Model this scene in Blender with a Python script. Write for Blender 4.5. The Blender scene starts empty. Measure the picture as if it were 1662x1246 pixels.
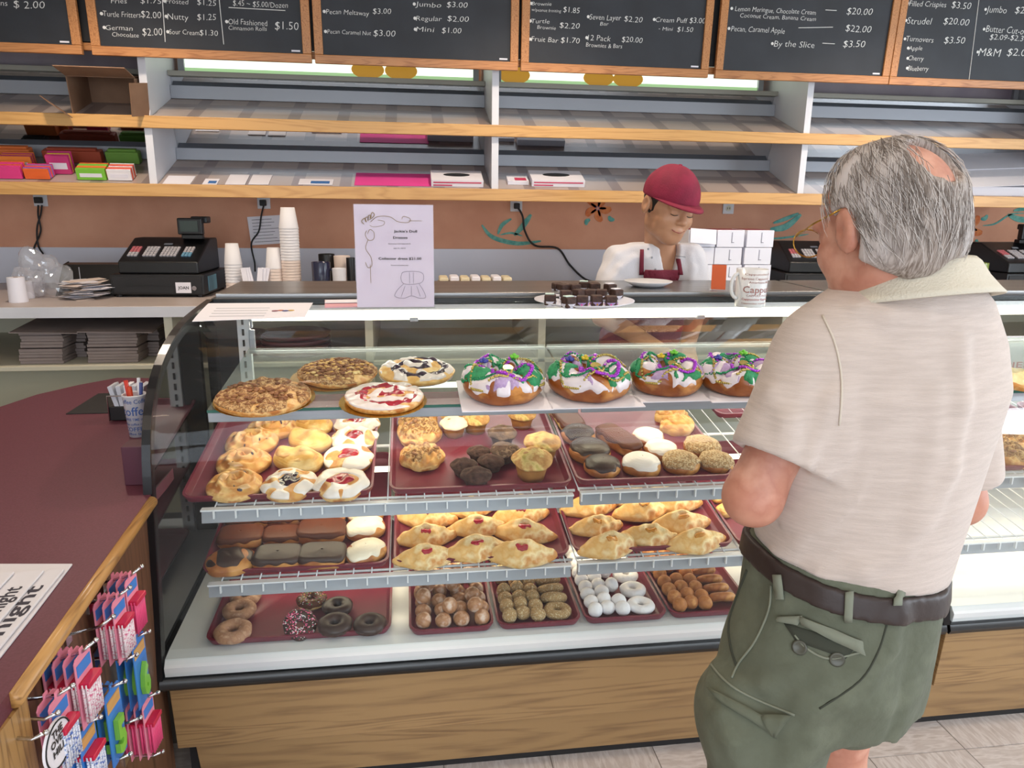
import bpy, bmesh, math, random
import numpy as np
from math import sin, cos, pi, radians, sqrt, atan2
from mathutils import Vector, Matrix, Euler
random.seed(7); rng = np.random.default_rng(7)
scn = bpy.context.scene; COL = scn.collection

# ---------------------------------------------------------------- camera
FPX, PITCH, ROLL, YAW, CAMH = 1195.0, radians(14.0), radians(0.75), radians(8.0), 1.55
_f = Vector((sin(YAW)*cos(PITCH), cos(YAW)*cos(PITCH), -sin(PITCH)))
_r = Vector((cos(YAW), -sin(YAW), 0)); _u = _r.cross(_f)
CF = _f; CR = _r*cos(ROLL) + _u*sin(ROLL); CU = _u*cos(ROLL) - _r*sin(ROLL)
CAM = Vector((0, 0, CAMH))
cam = bpy.data.cameras.new('camera'); cam.sensor_width = 36.0; cam.lens = FPX/1662*36.0
cam.clip_start = 0.05; cam.clip_end = 100
camo = bpy.data.objects.new('camera', cam); COL.objects.link(camo)
M3 = Matrix((CR, CU, -CF)).transposed()
camo.matrix_world = Matrix.Translation(CAM) @ M3.to_4x4()
scn.camera = camo

# ---------------------------------------------------------------- world, light, exposure
w = bpy.data.worlds.new('sky'); scn.world = w; w.use_nodes = True
bg = w.node_tree.nodes['Background']; bg.inputs[0].default_value = (0.75, 0.86, 1.0, 1); bg.inputs[1].default_value = 1.5
scn.view_settings.view_transform = 'Standard'; scn.view_settings.look = 'None'
scn.view_settings.exposure = 0.0; scn.view_settings.gamma = 1.0; scn.view_settings.use_curve_mapping = False
def area_light(name, loc, size, power, color, rot, sx=None, spread=None):
    l = bpy.data.lights.new(name, 'AREA'); l.energy = power; l.color = color
    l.shape = 'RECTANGLE'; l.size = size; l.size_y = sx or size
    if spread: l.spread = spread
    o = bpy.data.objects.new(name, l); o.location = loc; o.rotation_euler = rot; COL.objects.link(o); return o
# daylight entering by the storefront glazing behind the camera and the window to the right
area_light('window_daylight', (0.2, -2.85, 1.45), 5.6, 100, (0.86, 0.93, 1.0), (radians(90), 0, 0), 2.2)
area_light('side_window_daylight', (4.85, 0.6, 1.6), 3.2, 110, (0.84, 0.92, 1.0), (radians(90), 0, radians(90)), 2.0)
DOWNLIGHTS = [(-1.6, -0.3), (0.0, -0.3), (1.6, -0.3), (3.2, -0.3), (-1.6, 1.2), (0.0, 1.2), (1.6, 1.2), (3.2, 1.2), (-1.2, 3.0), (0.6, 3.0), (2.4, 3.0), (-1.6, -1.8), (0, -1.8), (1.6, -1.8)]
for i, (x, y) in enumerate(DOWNLIGHTS):
    l = bpy.data.lights.new('downlight', 'SPOT'); l.energy = 16 if y < 2 else 60; l.color = (1.0, 0.83, 0.66); l.spot_size = radians(125); l.spot_blend = 0.6; l.shadow_soft_size = 0.07
    o = bpy.data.objects.new('downlight', l); o.location = (x, y, 2.76); COL.objects.link(o)

# ---------------------------------------------------------------- helpers
def at(px, py, x=None, y=None, z=None, plane=None):
    d = CF + CR*((px-831)/FPX) - CU*((py-623)/FPX)
    if plane is not None:                      # plane = (point, normal)
        p, n = Vector(plane[0]), Vector(plane[1]); t = (p-CAM).dot(n)/d.dot(n)
    elif x is not None: t = (x-CAM.x)/d.x
    elif y is not None: t = (y-CAM.y)/d.y
    else: t = (z-CAM.z)/d.z
    return CAM + d*t
def depth(p): return (Vector(p)-CAM).dot(CF)
def psize(px, p): return px*depth(p)/FPX

def wm(o):
    m = Matrix.Identity(4)
    while o is not None:
        m = o.matrix_basis @ m; o = o.parent
    return m
def empty(name, loc=(0, 0, 0), rot=(0, 0, 0)):
    o = bpy.data.objects.new(name, None); o.location = loc
    o.rotation_euler = rot if hasattr(rot, '__len__') else (0, 0, rot); o.empty_display_size = .05; COL.objects.link(o); return o
def tag(o, label=None, cat=None, group=None, kind=None):
    if label: o['label'] = label
    if cat: o['category'] = cat
    if group: o['group'] = group
    if kind: o['kind'] = kind
    return o
def thing(name, label, cat, loc=(0, 0, 0), rot=(0, 0, 0), group=None):
    return tag(empty(name, loc, rot), label, cat, group)
def copy_tree(o, parent=None):
    c = o.copy(); COL.objects.link(c); c.parent = parent
    for ch in CH.get(o.name, []):
        k = copy_tree(ch, c); CH.setdefault(c.name, []).append(k)
    return c
CH = {}
def link(me, name, mat=None, parent=None, smooth=False, world=False, bevel=0, seg=2):
    o = bpy.data.objects.new(name, me); COL.objects.link(o)
    if mat is not None and not me.materials: me.materials.append(mat)
    if parent is not None:
        o.parent = parent; CH.setdefault(parent.name, []).append(o)
        if world: me.transform(wm(parent).inverted())
    if smooth and len(me.polygons): me.polygons.foreach_set('use_smooth', [True]*len(me.polygons))
    if bevel:
        b = o.modifiers.new('bevel', 'BEVEL'); b.width = bevel; b.segments = seg; b.limit_method = 'ANGLE'; b.harden_normals = False
        if not smooth: me.polygons.foreach_set('use_smooth', [True]*len(me.polygons)); b.harden_normals = True
    me.update(); return o

class MB:
    def __init__(s): s.v = []; s.f = []; s.n = 0
    def add(s, vs, fs):
        s.v += [tuple(v) for v in vs]; s.f += [tuple(i+s.n for i in f) for f in fs]; s.n = len(s.v); return s
    def box(s, x0, x1, y0, y1, z0, z1):
        return s.add([(x0,y0,z0),(x1,y0,z0),(x1,y1,z0),(x0,y1,z0),(x0,y0,z1),(x1,y0,z1),(x1,y1,z1),(x0,y1,z1)],
                     [(0,3,2,1),(4,5,6,7),(0,1,5,4),(1,2,6,5),(2,3,7,6),(3,0,4,7)])
    def obox(s, c, hx, hy, hz, R=None):
        R = R or Matrix.Identity(3); c = Vector(c)
        vs = [c + R @ Vector((sx*hx, sy*hy, sz*hz)) for sz in (-1,1) for sx, sy in ((-1,-1),(1,-1),(1,1),(-1,1))]
        return s.add(vs, [(0,3,2,1),(4,5,6,7),(0,1,5,4),(1,2,6,5),(2,3,7,6),(3,0,4,7)])
    def prism(s, poly, a0, a1, axis='z'):      # polygon extruded along an axis
        n = len(poly)
        def P(u, v, t): return {'z': (u, v, t), 'y': (u, t, v), 'x': (t, u, v)}[axis]
        vs = [P(u, v, a0) for u, v in poly] + [P(u, v, a1) for u, v in poly]
        return s.add(vs, [tuple(range(n))[::-1], tuple(range(n, 2*n))] + [(i, (i+1) % n, n+(i+1) % n, n+i) for i in range(n)])
    def tube(s, pts, r, n=8, cap=True, closed=False):
        pts = [Vector(p) for p in pts]; m = len(pts)
        rs = r if hasattr(r, '__len__') else [r]*m
        rings = []; up = None
        for i, p in enumerate(pts):
            t = (pts[(i+1) % m if closed else min(i+1, m-1)] - pts[(i-1) % m if closed else max(i-1, 0)])
            t = t.normalized() if t.length > 1e-9 else Vector((0, 0, 1))
            if up is None: up = Vector((0, 0, 1)) if abs(t.z) < .9 else Vector((1, 0, 0))
            a = t.cross(up).normalized(); b = t.cross(a).normalized(); up = -b if False else a.cross(t).normalized()
            rings.append([p + a*(rs[i]*cos(2*pi*k/n)) + b*(rs[i]*sin(2*pi*k/n)) for k in range(n)])
        vs = [v for rg in rings for v in rg]; fs = []
        for i in range(m if closed else m-1):
            j = (i+1) % m
            for k in range(n): fs.append((i*n+k, i*n+(k+1) % n, j*n+(k+1) % n, j*n+k))
        if cap and not closed: fs.append(tuple(range(n))[::-1]); fs.append(tuple((m-1)*n+k for k in range(n)))
        return s.add(vs, fs)
    def lathe(s, prof, c=(0, 0, 0), n=32, rx=1, ry=1):
        vs = []; fs = []; m = len(prof)
        for r, z in prof:
            for k in range(n):
                a = 2*pi*k/n; vs.append((c[0]+r*rx*cos(a), c[1]+r*ry*sin(a), c[2]+z))
        for i in range(m-1):
            for k in range(n): fs.append((i*n+k, i*n+(k+1) % n, (i+1)*n+(k+1) % n, (i+1)*n+k))
        if prof[0][0] > 1e-6: fs.append(tuple(range(n))[::-1])
        if prof[-1][0] > 1e-6: fs.append(tuple((m-1)*n+k for k in range(n)))
        return s.add(vs, fs)
    def sphere(s, c, r, n=8, m=6, sq=(1, 1, 1)):
        prof = [(max(1e-7, sin(pi*i/m)), -cos(pi*i/m)) for i in range(m+1)]
        q = MB().lathe(prof, n=n)
        return s.add([(c[0]+v[0]*r*sq[0], c[1]+v[1]*r*sq[1], c[2]+v[2]*r*sq[2]) for v in q.v], q.f)
    def xf(s, M):
        s.v = [tuple(M @ Vector(v)) for v in s.v]; return s
    def mesh(s, name): 
        me = bpy.data.meshes.new(name); me.from_pydata(s.v, [], s.f); return me
    def build(s, name, mat, parent=None, world=False, smooth=False, bevel=0, seg=2):
        return link(s.mesh(name), name, mat, parent, smooth, world, bevel, seg)

# ---------------------------------------------------------------- materials
def srgb(h):
    h = h.lstrip('#'); c = [int(h[i:i+2], 16)/255 for i in (0, 2, 4)]
    return tuple(x/12.92 if x <= .04045 else ((x+.055)/1.055)**2.4 for x in c) + (1,)
def mat(name, col, rough=.6, metal=0, var=None, vscale=8, stretch=(1, 1, 1), bump=0, bscale=40, spec=.5, emit=None, estr=0, coat=0, sss=0, detail=4, lo=.35, hi=.65, dist=0, trans=0, sheen=0):
    m = bpy.data.materials.new(name); m.use_nodes = True; nt = m.node_tree; N = nt.nodes; L = nt.links
    b = N['Principled BSDF']; c = srgb(col) if isinstance(col, str) else col
    b.inputs['Base Color'].default_value = c; b.inputs['Roughness'].default_value = rough; b.inputs['Metallic'].default_value = metal
    b.inputs['Specular IOR Level'].default_value = spec
    if coat: b.inputs['Coat Weight'].default_value = coat; b.inputs['Coat Roughness'].default_value = .08
    if sss: b.inputs['Subsurface Weight'].default_value = sss; b.inputs['Subsurface Radius'].default_value = (.012, .005, .003); b.inputs['Subsurface Scale'].default_value = 1.0
    if sheen: b.inputs['Sheen Weight'].default_value = sheen
    if trans: b.inputs['Transmission Weight'].default_value = trans
    if emit: b.inputs['Emission Color'].default_value = srgb(emit) if isinstance(emit, str) else emit; b.inputs['Emission Strength'].default_value = estr
    if var or bump:
        tc = N.new('ShaderNodeTexCoord'); mp = N.new('ShaderNodeMapping'); mp.inputs['Scale'].default_value = stretch
        L.new(tc.outputs['Object'], mp.inputs['Vector'])
    if var:
        n = N.new('ShaderNodeTexNoise'); n.inputs['Scale'].default_value = vscale; n.inputs['Detail'].default_value = detail; n.inputs['Distortion'].default_value = dist
        L.new(mp.outputs[0], n.inputs['Vector'])
        r = N.new('ShaderNodeValToRGB'); r.color_ramp.elements[0].position = lo; r.color_ramp.elements[1].position = hi
        vs = var if isinstance(var, (list, tuple)) and not isinstance(var[0], float) else [var]
        r.color_ramp.elements[0].color = c; r.color_ramp.elements[1].color = srgb(vs[-1]) if isinstance(vs[-1], str) else vs[-1]
        for k, q in enumerate(vs[:-1]):
            e = r.color_ramp.elements.new(lo+(hi-lo)*(k+1)/len(vs)); e.color = srgb(q)
        L.new(n.outputs['Fac'], r.inputs[0]); L.new(r.outputs[0], b.inputs['Base Color'])
    if bump:
        n2 = N.new('ShaderNodeTexNoise'); n2.inputs['Scale'].default_value = bscale; n2.inputs['Detail'].default_value = 5
        L.new(mp.outputs[0], n2.inputs['Vector'])
        bp = N.new('ShaderNodeBump'); bp.inputs['Strength'].default_value = bump; bp.inputs['Distance'].default_value = .004
        L.new(n2.outputs['Fac'], bp.inputs['Height']); L.new(bp.outputs[0], b.inputs['Normal'])
    return m
def wood(name, c1, c2, axis=0, scale=1.0, rough=.38, c3=None):
    st = [9, 9, 9]; st[axis] = .7; st = tuple(s*scale for s in st)
    m = bpy.data.materials.new(name); m.use_nodes = True; nt = m.node_tree; N = nt.nodes; L = nt.links; b = N['Principled BSDF']
    b.inputs['Roughness'].default_value = rough
    tc = N.new('ShaderNodeTexCoord'); mp = N.new('ShaderNodeMapping'); mp.inputs['Scale'].default_value = st; L.new(tc.outputs['Object'], mp.inputs['Vector'])
    n = N.new('ShaderNodeTexNoise'); n.inputs['Scale'].default_value = 1.0; n.inputs['Detail'].default_value = 2; n.inputs['Distortion'].default_value = .6; L.new(mp.outputs[0], n.inputs['Vector'])
    mul = N.new('ShaderNodeMath'); mul.operation = 'MULTIPLY'; mul.inputs[1].default_value = 15; L.new(n.outputs['Fac'], mul.inputs[0])
    fr = N.new('ShaderNodeMath'); fr.operation = 'PINGPONG'; fr.inputs[1].default_value = .5; L.new(mul.outputs[0], fr.inputs[0])
    n3 = N.new('ShaderNodeTexNoise'); n3.inputs['Scale'].default_value = 9.0; n3.inputs['Detail'].default_value = 3; L.new(mp.outputs[0], n3.inputs['Vector'])
    ad = N.new('ShaderNodeMath'); ad.operation = 'ADD'; L.new(fr.outputs[0], ad.inputs[0]); L.new(n3.outputs['Fac'], ad.inputs[1])
    r = N.new('ShaderNodeValToRGB'); r.color_ramp.elements[0].position = .3; r.color_ramp.elements[0].color = srgb(c2); r.color_ramp.elements[1].position = .8; r.color_ramp.elements[1].color = srgb(c1)
    L.new(ad.outputs[0], r.inputs[0]); L.new(r.outputs[0], b.inputs['Base Color'])
    return m
def thin_glass(name, tint=(.93, .97, .96), refl=.12, fres=1.5, rough=0.0, haze=0.0):
    m = bpy.data.materials.new(name); m.use_nodes = True; nt = m.node_tree; N = nt.nodes; L = nt.links
    for n in list(N): N.remove(n)
    o = N.new('ShaderNodeOutputMaterial'); t = N.new('ShaderNodeBsdfTransparent'); t.inputs[0].default_value = (*tint, 1)
    g = N.new('ShaderNodeBsdfGlossy'); g.inputs['Roughness'].default_value = rough; g.inputs[0].default_value = (1, 1, 1, 1)
    f = N.new('ShaderNodeFresnel'); f.inputs[0].default_value = fres
    mx = N.new('ShaderNodeMixShader'); L.new(f.outputs[0], mx.inputs[0]); L.new(t.outputs[0], mx.inputs[1]); L.new(g.outputs[0], mx.inputs[2])
    last = mx
    if haze:
        d = N.new('ShaderNodeBsdfDiffuse'); d.inputs[0].default_value = (.9, .92, .95, 1) if haze < .15 else (.50, .53, .52, 1); m2 = N.new('ShaderNodeMixShader'); m2.inputs[0].default_value = haze
        L.new(mx.outputs[0], m2.inputs[1]); L.new(d.outputs[0], m2.inputs[2]); last = m2
    L.new(last.outputs[0], o.inputs[0]); return m
M = dict(
 white=mat('white_laminate', '#d9d9de', .4, var='#cfcfd4', vscale=3), cream=mat('cream_laminate', '#d2cdb9', .5), steel=mat('brushed_steel', '#8e8c8b', .28, .9, var='#a5a3a2', vscale=2, stretch=(1, 30, 30)),
 black=mat('black_plastic', '#141416', .35), matblack=mat('matt_black', '#1b1a1c', .6), blackmetal=mat('black_metal', '#1a191c', .25, .3), chrome=mat('chrome', '#c8c8cc', .12, 1),
 grey=mat('grey_metal', '#a2a4aa', .35, .3), rail=mat('rail_grey', '#9da0a7', .4, .1), railwhite=mat('rail_clip', '#e4e6ea', .4), deck=mat('deck_white', '#dcdfdf', .22, var='#d0d3d6', vscale=3),
 oak=wood('oak_strip', '#cf9f60', '#b8864a', 0, .9), oakboard=wood('board_oak', '#c08450', '#94592c', 0, 2.2), oakboardv=wood('board_oak_upright', '#c08450', '#94592c', 2, 2.2),
 panel=wood('oak_panel', '#9f7f56', '#7d6041', 0, .8, .42), panely=wood('oak_edge', '#b98a50', '#7c5630', 1, 1.5, .3), darkpanel=wood('dark_oak_panel', '#6b4a36', '#4c3425', 2, .9, .4), postwood=wood('oak_post', '#a98350', '#6f4f2c', 2, 1.6, .35),
 burg=mat('burgundy_laminate', '#5d2c38', .5, var='#663442', vscale=220, detail=1), tray=mat('burgundy_tray', '#6c1d32', .38, var='#762438', vscale=14), plum=mat('plum_plastic', '#4e2233', .5),
 terra=mat('terracotta_wall', '#d7a083', .85, var='#cc9377', vscale=4, bump=.15, bscale=120), splash=mat('backsplash', '#d4d6e2', .35), ceil=mat('ceiling_paint', '#d8d4cc', .9), wallp=mat('wall_paint', '#cfc4b4', .85),
 board=mat('chalkboard', '#1e2026', .55, var='#272a31', vscale=5, bump=.05), chalk=mat('chalk', '#e4e3df', .95), glass=thin_glass('case_glass', (.96, .98, .975), haze=.006), shelfglass=thin_glass('shelf_glass', (.86, .92, .90), haze=.20), clear=thin_glass('clear_acrylic', (.97, .97, .97)),
 gedge=mat('glass_edge', '#3d7468', .15, trans=.3), mirror=mat('mirror', (.62, .64, .66, 1), .03, 1.0), smoke=mat('smoked_mirror', (.11, .11, .115, 1), .04, 1.0),
 paper=mat('paper', '#e6e3ea', .75), pinkp=mat('pink_paper', '#e8489b', .7), ink=mat('ink', '#3a3640', .8), gold=mat('gold_card', '#c29743', .25, .8),
)
def schlick(nt, f0=.05, gain=1.0):
    N = nt.nodes; L = nt.links
    lw = N.new('ShaderNodeLayerWeight'); lw.inputs[0].default_value = .5
    p = N.new('ShaderNodeMath'); p.operation = 'POWER'; p.inputs[1].default_value = 8.0; L.new(lw.outputs['Facing'], p.inputs[0])
    q = N.new('ShaderNodeMath'); q.operation = 'MULTIPLY_ADD'; q.inputs[1].default_value = (1-f0)*gain; q.inputs[2].default_value = f0; L.new(p.outputs[0], q.inputs[0])
    return q.outputs[0]
for k in ('glass', 'shelfglass', 'clear'):
    nt = M[k].node_tree
    fr = next(n for n in nt.nodes if n.type == 'FRESNEL'); mx = fr.outputs[0].links[0].to_node
    nt.links.new(schlick(nt, .004 if k == 'shelfglass' else .011, .06 if k == 'shelfglass' else .30), mx.inputs[0]); nt.nodes.remove(fr)

def struct(name, mb, m, parent=None, bevel=0):
    o = mb.build(name, m, parent, bevel=bevel); tag(o, kind='structure'); return o
# ---------------------------------------------------------------- room
XL, XR, YF, YB, ZC = -2.9, 5.0, -3.0, 4.35, 2.8
m_grout = mat('floor_bed', '#8d8581', .8)
m_tile = mat('vinyl_tile', '#c7beb9', .32, var=['#bdb2ad', '#d2cac6', '#b5aaa4'], vscale=9, stretch=(1, 5, 1), detail=6)
fl = struct('floor', MB().box(XL, XR, YF, YB, -.05, -.003), m_grout)
tm = MB().box(-.151, .151, -.151, .151, -.003, 0).mesh('tile'); tm.materials.append(m_tile)
for i in range(17):
    for j in range(8):
        o = bpy.data.objects.new('tile', tm); COL.objects.link(o); o.parent = fl
        o.location = (-1.0+.305*i, -.36+.305*j+.02, random.uniform(-.0004, .0004)); o.rotation_euler = (0, 0, random.choice([0, pi/2]))
struct('wall_back', MB().box(XL, XR, YB, YB+.1, 0, ZC), M['terra'])
struct('wall_left', MB().box(XL-.1, XL, YF, YB, 0, ZC), M['wallp'])
wr = MB(); wr.box(XR, XR+.1, YF, -1.2, 0, ZC).box(XR, XR+.1, 2.4, YB, 0, ZC).box(XR, XR+.1, -1.2, 2.4, 0, .6).box(XR, XR+.1, -1.2, 2.4, 2.6, ZC); struct('wall_right', wr, M['wallp'])
wf = MB(); wf.box(XL, XR, YF-.1, YF, 0, .35).box(XL, XR, YF-.1, YF, 2.55, ZC).box(XL, -2.6, YF-.1, YF, .35, 2.55).box(3.4, XR, YF-.1, YF, .35, 2.55); struct('wall_front', wf, M['wallp'])
struct('ceiling', MB().box(XL, XR, YF, YB, ZC, ZC+.05), M['ceil'])
def window(name, boxes, pane):
    e = tag(empty(name), kind='structure')
    f = MB()
    for b in boxes: f.box(*b)
    f.build('window_frame', M['grey'], e); MB().box(*pane).build('pane', M['clear'], e)
window('window_1', [(-2.6, 3.4, YF-.08, YF-.03, .35, .40), (-2.6, 3.4, YF-.08, YF-.03, 2.5, 2.55)] + [(x, x+.05, YF-.08, YF-.03, .35, 2.55) for x in (-2.6, -.62, 1.36, 3.35)], (-2.6, 3.4, YF-.06, YF-.05, .4, 2.5))
window('window_2', [(XR+.03, XR+.08, -1.2, 2.4, .6, .65), (XR+.03, XR+.08, -1.2, 2.4, 2.55, 2.6)] + [(XR+.03, XR+.08, y, y+.05, .6, 2.6) for y in (-1.2, .58, 2.35)], (XR+.05, XR+.06, -1.2, 2.4, .65, 2.55))
m_lamp = mat('lamp_glow', '#ffffff', .5, emit='#ffe2bd', estr=14)
for i, (x, y) in enumerate(DOWNLIGHTS):
    t = thing('ceiling_downlight', 'round recessed ceiling downlight with white trim ring', 'light', (x, y, ZC), 0, 'recessed ceiling downlights')
    MB().lathe([(.075, -.001), (.10, -.001), (.10, -.012), (.075, -.012), (.07, -.002)], n=28).build('trim_ring', M['white'], t, smooth=True)
    MB().lathe([(.0, -.004), (.073, -.004), (.073, -.001)], n=28).build('lamp_lens', m_lamp, t)

# ---------------------------------------------------------------- bread shelving on the back wall
def slope_quad(mb, x0, x1, ya, za, yb, zb, th=.008):
    return mb.add([(x0,ya,za),(x1,ya,za),(x1,yb,zb),(x0,yb,zb),(x0,ya,za-th),(x1,ya,za-th),(x1,yb,zb-th),(x0,yb,zb-th)], [(0,1,2,3),(7,6,5,4),(0,4,5,1),(1,5,6,2),(2,6,7,3),(3,7,4,0)])
m_liner = bpy.data.materials.new('shelf_liner'); m_liner.use_nodes = True
nt = m_liner.node_tree; b_ = nt.nodes['Principled BSDF']; b_.inputs['Roughness'].default_value = .28
tc = nt.nodes.new('ShaderNodeTexCoord'); mp = nt.nodes.new('ShaderNodeMapping'); mp.inputs['Scale'].default_value = (1, 1, 0)
nt.links.new(tc.outputs['Object'], mp.inputs[0])
br = nt.nodes.new('ShaderNodeTexBrick'); br.offset = .0; br.inputs['Scale'].default_value = 4.4; br.inputs['Brick Width'].default_value = 1; br.inputs['Row Height'].default_value = 1
br.inputs['Mortar Size'].default_value = .13; br.inputs['Mortar Smooth'].default_value = .1; br.inputs['Color1'].default_value = srgb('#b2a29b'); br.inputs['Color2'].default_value = srgb('#a8988f'); br.inputs['Mortar'].default_value = srgb('#8a7a76')
nt.links.new(mp.outputs[0], br.inputs[0]); nt.links.new(br.outputs[0], b_.inputs['Base Color'])
DIV = [-2.80, -1.177, .43, 2.05, 3.68]
u = thing('bread_shelf_unit', 'white wall shelf unit with oak front strips, sloping shelves and mirrors', 'shelf', (-2.8, 3.75, 1.55))
for x in DIV:
    w2 = .017
    pr_ = MB().prism([(3.765, 1.56), (YB-.01, 1.56), (YB-.01, 2.45), (3.765, 2.45)], x-w2, x+w2, 'x'); pr_.build('divider', M['white'], u, world=True, bevel=.001)
for z0, z1, nm in ((1.546, 1.604, 0), (1.850, 1.904, 1)):
    MB().box(-2.82, 4.6, 3.74, 3.762, z0, z1).build('oak_strip', M['oak'], u, world=True, bevel=.003)
for i in range(4):
    xa, xb = DIV[i]+.018, DIV[i+1]-.018
    for zf, zb, zl in ((1.60, 1.729, 1.787), (1.90, 2.022, 2.084)):
        slope_quad(MB(), xa, xb, 3.762, zf, 4.12, zb+.004).build('sloping_shelf', m_liner, u, world=True)
        MB().box(xa, xb, 4.10, 4.14, zb, zl).build('ledge', M['rail'], u, world=True, bevel=.002)
        zt = zl+.19 if zf < 1.8 else 2.128
        dy = (zt-zl)*.46
        slope_quad(MB(), xa, xb, 4.14, zl, 4.14-dy, zt, .004).build('mirror', M["mirror"], u, world=True)
    MB().box(xa, xb, 4.08, 4.16, 2.126, 2.150).build('top_trim', mat('trim_putty', '#9a978c', .5), u, world=True, bevel=.002)
    MB().box(xa, xb, 3.762, YB, 1.552, 1.56).build('bottom_board', M['white'], u, world=True)

# backlit menu boxes behind the chalkboards
m_box = mat('menu_glow', '#f2f7ee', .4, emit='#eaf7e4', estr=1.25); m_boxd = mat('menu_unlit', '#b9aeb4', .5, var='#8d7f8c', vscale=2)
m_leaf = mat('menu_green', '#a9cf98', .5, emit='#a9cf98', estr=.7); m_pic = mat('menu_gold', '#b9862e', .4, emit='#c79332', estr=.5)
for k, (xa, xb, lit, lab) in enumerate([(-1.14, .39, 1, 'backlit menu panel with round pastry pictures behind the second and third boards'), (.48, 2.0, 1, 'backlit menu panel with white and green print behind the fourth board'), (2.1, 3.6, 0, 'unlit pale menu panel above the right shelves behind the boards'), (-2.75, -1.22, 0, 'dark unlit menu panel above the cardboard box behind the first board')]):
    t = thing('menu_light_box', lab, 'sign', ((xa+xb)/2, 4.25, 2.15))
    MB().box(xa, xb, 4.2, 4.3, 2.15, 2.165).box(xa, xb, 4.2, 4.3, 2.66, 2.7).box(xa, xa+.03, 4.2, 4.3, 2.165, 2.66).box(xb-.03, xb, 4.2, 4.3, 2.165, 2.66).build('frame', M['grey'], t, world=True)
    MB().box(xa+.03, xb-.03, 4.22, 4.28, 2.165, 2.66).build('screen_panel', m_box if lit else m_boxd, t, world=True)
    if lit:
        MB().box(xa+.03, xb-.03, 4.214, 4.219, 2.166, 2.185).build('green_border', m_leaf, t, world=True)
        for dx in [at(q_, 115, y=4.214).x-xa for q_ in ((597, 651) if k == 0 else (835, 972, 1020))]:
            q = MB().lathe([(0, -.003), (.1, -.003), (.1, .003), (0, .003)], n=24); q.xf(Matrix.Translation((xa+dx, 4.214, 2.205)) @ Matrix.Rotation(pi/2, 4, 'X') @ Matrix.Diagonal((.85, .45, 1, 1)))
            q.build('pastry_picture', m_pic, t, world=True)

# ---------------------------------------------------------------- back counter
ctr = thing('back_counter', 'long white laminate counter with open cubbies along the back wall', 'counter', (-2.8, 3.4, 0))
MB().box(-2.88, 4.9, 3.40, YB-.002, 1.03, 1.08).build('worktop', mat('worktop_laminate', '#b9aca6', .4), ctr, world=True, bevel=.006)
MB().box(-2.88, 4.9, 3.392, 3.399, 1.032, 1.078).build('front_edge', M['white'], ctr, world=True)
MB().box(-2.88, 4.9, 3.41, 4.33, .795, .815).build('shelf', M['cream'], ctr, world=True, bevel=.002)
MB().box(-2.88, 4.9, 4.31, 4.33, .02, 1.03).build('back_panel', M['cream'], ctr, world=True)
for x in (-2.86, -1.065, -.19, .62, 1.85, 3.0, 4.6):
    MB().box(x-.018, x+.018, 3.41, 4.33, .0, 1.03).build('divider', M['cream'], ctr, world=True, bevel=.002)
MB().box(-2.86, 4.6, 3.50, 3.52, .0, .79).build('lower_panel', mat('lower_panel', '#b7b7a4', .5), ctr, world=True)
o = struct('trim_1', MB().box(XL, 4.95, YB-.012, YB-.001, 1.081, 1.272), M['splash'])

# ---------------------------------------------------------------- display cases
PROF = [(1.672, .40), (1.700, .55), (1.722, .71), (1.742, .86), (1.765, .975), (1.815, 1.065), (1.90, 1.135), (2.03, 1.185), (2.19, 1.212), (2.435, 1.228)]
def smooth_poly(P, k=3):
    out = []
    for i in range(len(P)-1):
        p0, p1, p2, p3 = P[max(i-1, 0)], P[i], P[i+1], P[min(i+2, len(P)-1)]
        for j in range(k):
            t = j/k
            out.append(tuple(.5*((2*p1[a])+(-p0[a]+p2[a])*t+(2*p0[a]-5*p1[a]+4*p2[a]-p3[a])*t*t+(-p0[a]+3*p1[a]-3*p2[a]+p3[a])*t**3) for a in range(2)))
    return out+[P[-1]]
GP = smooth_poly(PROF)
def offset(P, d):
    out = []
    for i, p in enumerate(P):
        a = P[max(i-1, 0)]; b = P[min(i+1, len(P)-1)]; tx, ty = b[0]-a[0], b[1]-a[1]; l = sqrt(tx*tx+ty*ty) or 1
        out.append((p[0]-ty/l*d, p[1]+tx/l*d))
    return out
def strip(mb, prof, inner, x0, x1):           # closed band between two profiles, extruded along x
    n = len(prof); P = prof + inner[::-1]; m = len(P)
    vs = [(x0, y, z) for y, z in P] + [(x1, y, z) for y, z in P]
    fs = [(i, (i+1) % m, m+(i+1) % m, m+i) for i in range(m)]
    for s in (0, m):
        for i in range(n-1): fs.append((s+i, s+i+1, s+m-2-i, s+m-1-i))
    return mb.add(vs, fs)
T2, T3 = .17, .17
def L1z(y): return 1.05+.10*(y-1.79)
def L2z(y): return .803+T2*(y-1.78)
def L3z(y): return .600+T3*(y-1.78)
def L4z(y): return .452+.05*(y-1.70)
PL1 = ((0, 1.79, 1.052), (0, -.10, 1)); PL2 = ((0, 1.78, .803), (0, -T2, 1)); PL3 = ((0, 1.78, .600), (0, -T3, 1)); PL4 = ((0, 1.70, .452), (0, -.05, 1))
m_tube = mat('case_tube', '#ffffff', .4, emit='#fff3d6', estr=3.5)
m_dark = mat('dark_kick', '#222022', .5)
def case_light(name, x0, x1, y, z, power, col=(1, .86, .62), wdt=.03, tilt=0):
    o = area_light(name, ((x0+x1)/2, y, z), x1-x0, power, col, (tilt, 0, 0), wdt); return o
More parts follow.
